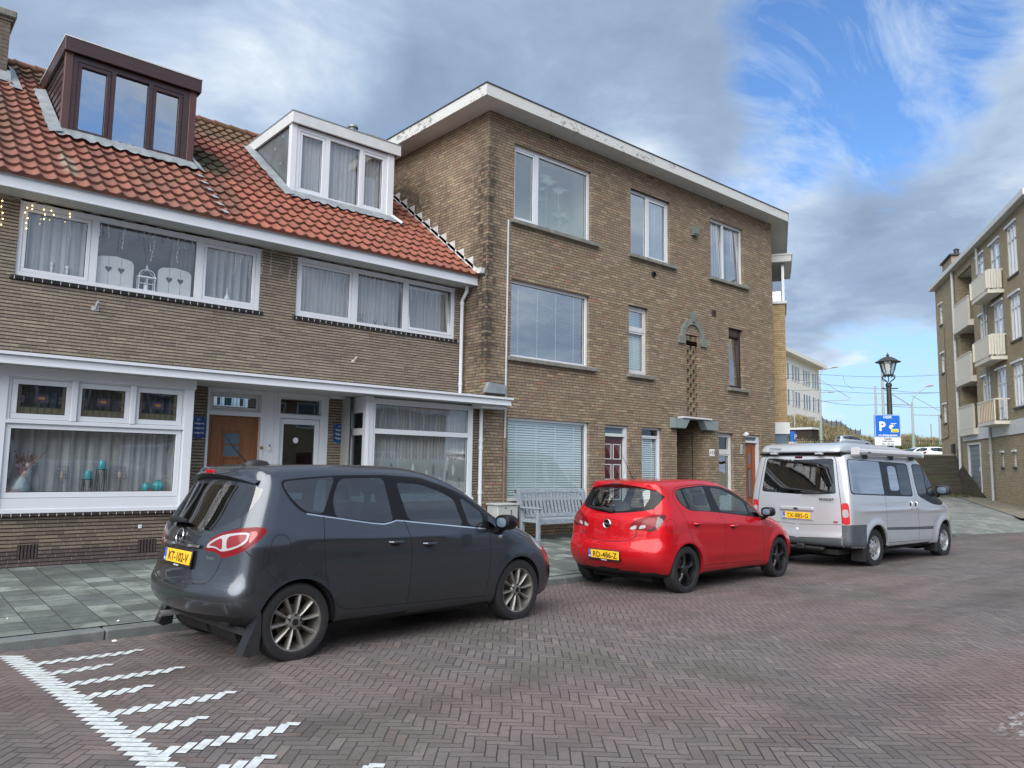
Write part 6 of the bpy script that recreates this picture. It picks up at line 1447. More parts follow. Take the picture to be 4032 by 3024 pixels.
# fairy lights ------------------------------------------------------------
def icicles(x0,x1,seed,lit,label):
    rnd=random.Random(seed);t=empty('icicle_lights',(x0,12.62,5.30),0,label,'string lights','icicle lights under the gutter')
    m_=MB();b_=MB();x=x0;pts=[]
    while x<x1:
        pts.append((x-x0,.0+rnd.uniform(-.02,.02),rnd.uniform(-.05,.01)));x+=.09
    m_.tube(pts,.0028,4,cap=False)
    for p in pts:
        if rnd.random()<.62:
            L_=rnd.choice((.12,.2,.3,.42,.5))*rnd.uniform(.8,1.1);q=[Vector(p)];n_=max(2,int(L_/.07))
            for i in range(n_): q.append(q[-1]+Vector((rnd.uniform(-.022,.022),rnd.uniform(-.012,.012),-L_/n_)))
            m_.tube(q,.0022,4,cap=False)
            for c_ in q[1:]:
                dx=rnd.uniform(-.02,.02);b_.lathe([(0,-.012 if lit else -.010),(.0085 if lit else .005,0),(0,.012)],(c_.x+dx,c_.y-.005,c_.z),6)
    m_.build('cable','wire_light',t,recalc=False);bo=b_.build('bulbs','bulb_lit' if lit else 'bulb_off',t,recalc=False);bo['kind']='stuff'
icicles(1.26,2.30,2,True,'glowing warm icicle lights hanging under the gutter at the left edge')
icicles(2.32,5.55,3,False,'unlit white icicle lights hanging in front of the upstairs window with heart panels');icicles(5.75,9.5,4,False,'unlit white icicle lights hanging in front of the upstairs window of number 19')
def clips(x0,x1,y,z,step,label):
    m_=MB();m_.tube([(x0,y,z+.02),(x1,y,z+.02)],.005,4,0);x=x0+.03
    while x<x1: m_.box(x,x+.007,y-.012,y-.005,z-.025,z+.02,1);x+=step
    tag(m_.build('light_string',['black_plastic','wire_light'],None,origin=(x0,y,z)),label,'string lights','light strings clipped under sills')
clips(1.62,5.28,12.645,4.165,.115,'row of small light clips under the sill of the wide upstairs window, left house')
clips(1.30,3.95,11.95,.885,.105,'row of small light clips under the brick sill of the large bay window');clips(5.86,9.46,12.645,4.18,.115,'row of small light clips under the upstairs sill of number 19')
# ================================================================ person on the far pavement
pe=empty('person',(43.6,23.25,.95),R(-30),'person with orange cap and dark coat walking behind the van','person')
def skinfig():
    me=bpy.data.meshes.new('body');V=[(0,0,.95),(0,0,1.15),(0,0,1.38),(0,0,1.5),(0,0,1.60),(0,.0,1.72),(.10,0,.88),(.12,.08,.48),(.12,.02,.08),(.12,.14,.04),(-.10,0,.88),(-.12,-.10,.50),(-.12,-.22,.12),(-.12,-.10,.06),(.19,0,1.42),(.24,-.04,1.15),(.22,.08,.93),(.22,.12,.85),(-.19,0,1.42),(-.24,.05,1.15),(-.22,.14,.95),(-.22,.18,.87)]
    E=[(0,1),(1,2),(2,3),(3,4),(4,5),(0,6),(6,7),(7,8),(8,9),(0,10),(10,11),(11,12),(12,13),(2,14),(14,15),(15,16),(16,17),(2,18),(18,19),(19,20),(20,21)]
    rd=[.15,.14,.16,.06,.09,.08,.10,.07,.05,.04,.10,.07,.05,.04,.07,.05,.04,.035,.07,.05,.04,.035]
    me.from_pydata(V,E,[]);o=bpy.data.objects.new('body',me);COL.objects.link(o)
    md=o.modifiers.new('s','SKIN');
    for i,v in enumerate(me.skin_vertices[0].data): v.radius=(rd[i],rd[i]);v.use_root=(i==0)
    o.modifiers.new('u','SUBSURF').levels=1
    dg=bpy.context.evaluated_depsgraph_get();m2=bpy.data.meshes.new_from_object(o.evaluated_get(dg));bpy.data.objects.remove(o)
    o=bpy.data.objects.new('body',m2);COL.objects.link(o);m2.materials.append(MAT['coat_dark']);m2.materials.append(MAT['skin'])
    for p in m2.polygons: p.use_smooth=True;p.material_index=1 if p.center.z>1.50 else 0
    o.parent=pe
skinfig()
mb=MB();mb.lathe([(.108,1.66),(.112,1.72),(.09,1.80),(.04,1.84),(0,1.845)],(0,0,0),14);mb.prism([(-.08,.08),(.08,.08),(.06,.20),(-.06,.20)],1.66,1.675,'z');mb.build('cap','cap_orange',pe)
# ================================================================ houses across the street (behind the viewer, seen in reflections)
for i in range(7):
    x0=-16+i*6.2
    hh=empty('terraced_house',(x0,-13.5,0),0,['first','second','third','fourth','fifth','sixth','seventh'][i]+' house of the row across the street, seen only mirrored in the car windows','house','houses across the street')
    mb=MB();wz=4.9+(.3 if i%2 else 0)
    holes=[(.6,2.8,.9,2.4),(3.4,5.5,3.5,4.9),(.6,2.8,3.5,4.9)]
    for a in (0,):
        for (c0,c1,c2,c3) in ((0,6.2,0,wz),): mb.quad((0,0,0),(0,0,wz),(6.2,0,wz),(6.2,0,0),0)
    mb.box(0,6.2,-8,-.01,0,wz,0);mb.build('wall','flat_brick' if i%3 else 'house_brick',hh)
    mb=MB();mb.prism([(.35,wz),(-4,wz+2.4),(-8.3,wz)],-.05,6.25,'x');mb.build('roof','tiles_old',hh)
    mb=MB();pn=MB()
    for h in holes: mb.box(h[0],h[1],.0,.06,h[2],h[3]);pn.box(h[0]+.1,(h[0]+h[1])/2-.05,.06,.065,h[2]+.1,h[3]-.1);pn.box((h[0]+h[1])/2+.05,h[1]-.1,.06,.065,h[2]+.1,h[3]-.1)
    mb.box(-.02,6.22,.06,.4,wz-.2,wz+.02);o=mb.build('window','white_pvc',hh);pn.build('pane','far_glass',o)
    mb=MB();mb.box(3.5,4.4,.0,.05,0,2.2);mb.build('door','maroon_paint',hh)

def smooth_poly(P,it=3):
    P=np.array(P,float)
    for _ in range(it):
        N=np.roll(P,-1,0);Q=np.empty((2*len(P),2));Q[0::2]=.75*P+.25*N;Q[1::2]=.25*P+.75*N;P=Q
    return P
def sdf(P,X,Z):
    sh=X.shape;X=X.ravel();Z=Z.ravel();out=np.empty(len(X))
    A=P;B=np.roll(P,-1,0);E=B-A;L2=(E**2).sum(1)+1e-12
    for s in range(0,len(X),4000):
        x=X[s:s+4000,None];z=Z[s:s+4000,None]
        wx=x-A[None,:,0];wz=z-A[None,:,1]
        t=np.clip((wx*E[:,0]+wz*E[:,1])/L2,0,1)
        d=np.sqrt(((wx-t*E[:,0])**2+(wz-t*E[:,1])**2).min(1))
        c=(A[None,:,1]>z)!=(B[None,:,1]>z)
        xi=A[:,0]+(z-A[:,1])*E[:,0]/np.where(np.abs(E[:,1])<1e-9,1e-9,E[:,1])
        ins=((c&(x<xi)).sum(1)%2)==1
        out[s:s+4000]=np.where(ins,-d,d)
    return out.reshape(sh)
def sinterp(x,pts):
    p=np.array(pts,float);xs=np.linspace(p[0,0]-.3,p[-1,0]+.3,240);v=np.interp(xs,p[:,0],p[:,1])
    k=np.hanning(15);k/=k.sum();v2=np.convolve(np.pad(v,7,mode='edge'),k,'valid')
    return np.interp(x,xs,v2)
def sstep(a,b,x):
    t=np.clip((x-a)/(b-a),0,1);return t*t*(3-2*t)
class Shape:
    def __init__(s,prof,wz,wx,rb,fb,k,flares=(),kr=.1,crease=(),it=3):
        s.P=smooth_poly(prof,it);s.wz=wz;s.wx=wx;s.rb=rb;s.fb=fb;s.k=k;s.flares=flares;s.crease=crease
        s.lo=s.P.min(0);s.hi=s.P.max(0)
    def width(s,x,z):
        w=sinterp(z,s.wz)*sinterp(x,s.wx)
        for cx,cz,r,a in s.flares:
            d=np.hypot(x-cx,z-cz);w=w+a*np.exp(-((d-r)/.07)**2)*(z>.12)
        for x0,z0,x1,z1,a,sg in s.crease:   # shoulder line running from one point to another
            t=np.clip((x-x0)/(x1-x0),0,1);zl=z0+(z1-z0)*t
            m=sstep(0,.15,t)*(1-sstep(.85,1,t));w=w+a*m*np.exp(-((z-zl)/sg)**2)
        return w
    def F(s,x,y,z):
        ay=np.abs(y)
        W=s.hi[0]
        xr=x-s.rb[0]*(ay/.9)**s.rb[1]*(1-sstep(-1.4,-.2,x))
        xr=xr+s.fb[0]*(ay/.9)**s.fb[1]*sstep(.2,1.4,x)
        a=sdf(s.P,xr,z-0*x);b=ay-s.width(x,z)
        k=s.k;h=np.maximum(k-np.abs(a-b),0)/k
        return np.maximum(a,b)+h*h*k*.25
    def solve(s,O,Dr,t1,n=24,t0=None):
        # outermost crossing of rays O+t*D between inside (t=0) and t1 outside
        lo=np.zeros(len(O)) if t0 is None else t0.copy();hi=np.full(len(O),t1) if np.isscalar(t1) else t1.copy()
        for _ in range(n):
            m=(lo+hi)/2;p=O+Dr*m[:,None];f=s.F(p[:,0],p[:,1],p[:,2]);ins=f<0
            lo=np.where(ins,m,lo);hi=np.where(ins,hi,m)
        return O+Dr*((lo+hi)/2)[:,None]
    def normal(s,P,e=.004):
        g=[];
        for i in range(3):
            d=np.zeros(3);d[i]=e;a=P+d;b=P-d
            g.append(s.F(a[:,0],a[:,1],a[:,2])-s.F(b[:,0],b[:,1],b[:,2]))
        g=np.array(g).T;return g/(np.linalg.norm(g,axis=1)[:,None]+1e-12)
GREY=Shape([(-1.78,.30),(-1.95,.37),(-2.04,.48),(-2.045,.60),(-1.99,.68),(-1.965,.85),(-1.95,1.03),(-1.87,1.13),(-1.66,1.48),(-1.66,1.59),(-1.35,1.612),(-.8,1.625),(-.2,1.62),(.15,1.58),(.55,1.46),(.95,1.27),(1.28,1.09),(1.6,1.0),(1.9,.88),(2.14,.73),(2.24,.56),(2.25,.38),(2.16,.2),(1.8,.18),(0,.2),(-1.5,.26)],
  [(.15,.82),(.3,.875),(.5,.905),(.75,.91),(.95,.9),(1.08,.865),(1.2,.81),(1.4,.73),(1.55,.66),(1.65,.6)],
  [(-2.3,.93),(-1.6,.985),(-.8,1),(.6,1),(1.4,.975),(2.3,.86)],(.22,2.2),(.42,2.4),.13,((-1.322,.32,.36,.012),(1.322,.32,.36,.012)),
  crease=((-1.5,1.02,.5,.93,.012,.05),))
RED=Shape([(-1.75,.22),(-1.86,.30),(-1.95,.42),(-1.96,.58),(-1.90,.68),(-1.89,.82),(-1.87,.98),(-1.78,1.06),(-1.60,1.36),(-1.64,1.455),(-1.35,1.475),(-.8,1.495),(-.3,1.49),(.05,1.44),(.5,1.26),(.85,1.08),(1.1,.97),(1.5,.9),(1.85,.78),(2.05,.62),(2.12,.45),(2.08,.22),(1.7,.17),(0,.19),(-1.4,.2)],
  [(.15,.80),(.3,.845),(.5,.865),(.75,.87),(.9,.86),(1.02,.815),(1.15,.75),(1.3,.68),(1.42,.62),(1.5,.57)],
  [(-2.2,.9),(-1.6,.97),(-.9,1),(.6,1),(1.3,.975),(2.2,.84)],(.24,2.3),(.40,2.3),.13,((-1.2555,.31,.36,.016),(1.2555,.31,.36,.016)),
  crease=((-1.5,.97,.9,.80,.014,.045),(-.9,.48,.8,.42,.008,.06)))
VAN=Shape([(-2.35,.36),(-2.42,.42),(-2.42,.55),(-2.40,.62),(-2.40,1.2),(-2.36,1.5),(-2.30,1.92),(-2.22,1.97),(-1.2,1.99),(0,1.985),(.55,1.95),(.8,1.84),(1.15,1.5),(1.4,1.24),(1.75,1.12),(2.1,1.0),(2.3,.8),(2.36,.55),(2.34,.32),(2.2,.26),(0,.30),(-2.0,.32)],
  [(.2,.93),(.45,.965),(.75,.975),(1.0,.985),(1.15,.975),(1.3,.955),(1.6,.91),(1.85,.85),(2.0,.80)],
  [(-2.5,.975),(-2.0,.995),(-1,1),(.8,1),(1.6,.97),(2.4,.82)],(.05,3.),(.30,2.2),.09,((-1.466,.34,.42,.02),(1.466,.34,.42,.02)),crease=((-2.3,1.0,1.6,.93,.012,.03),))

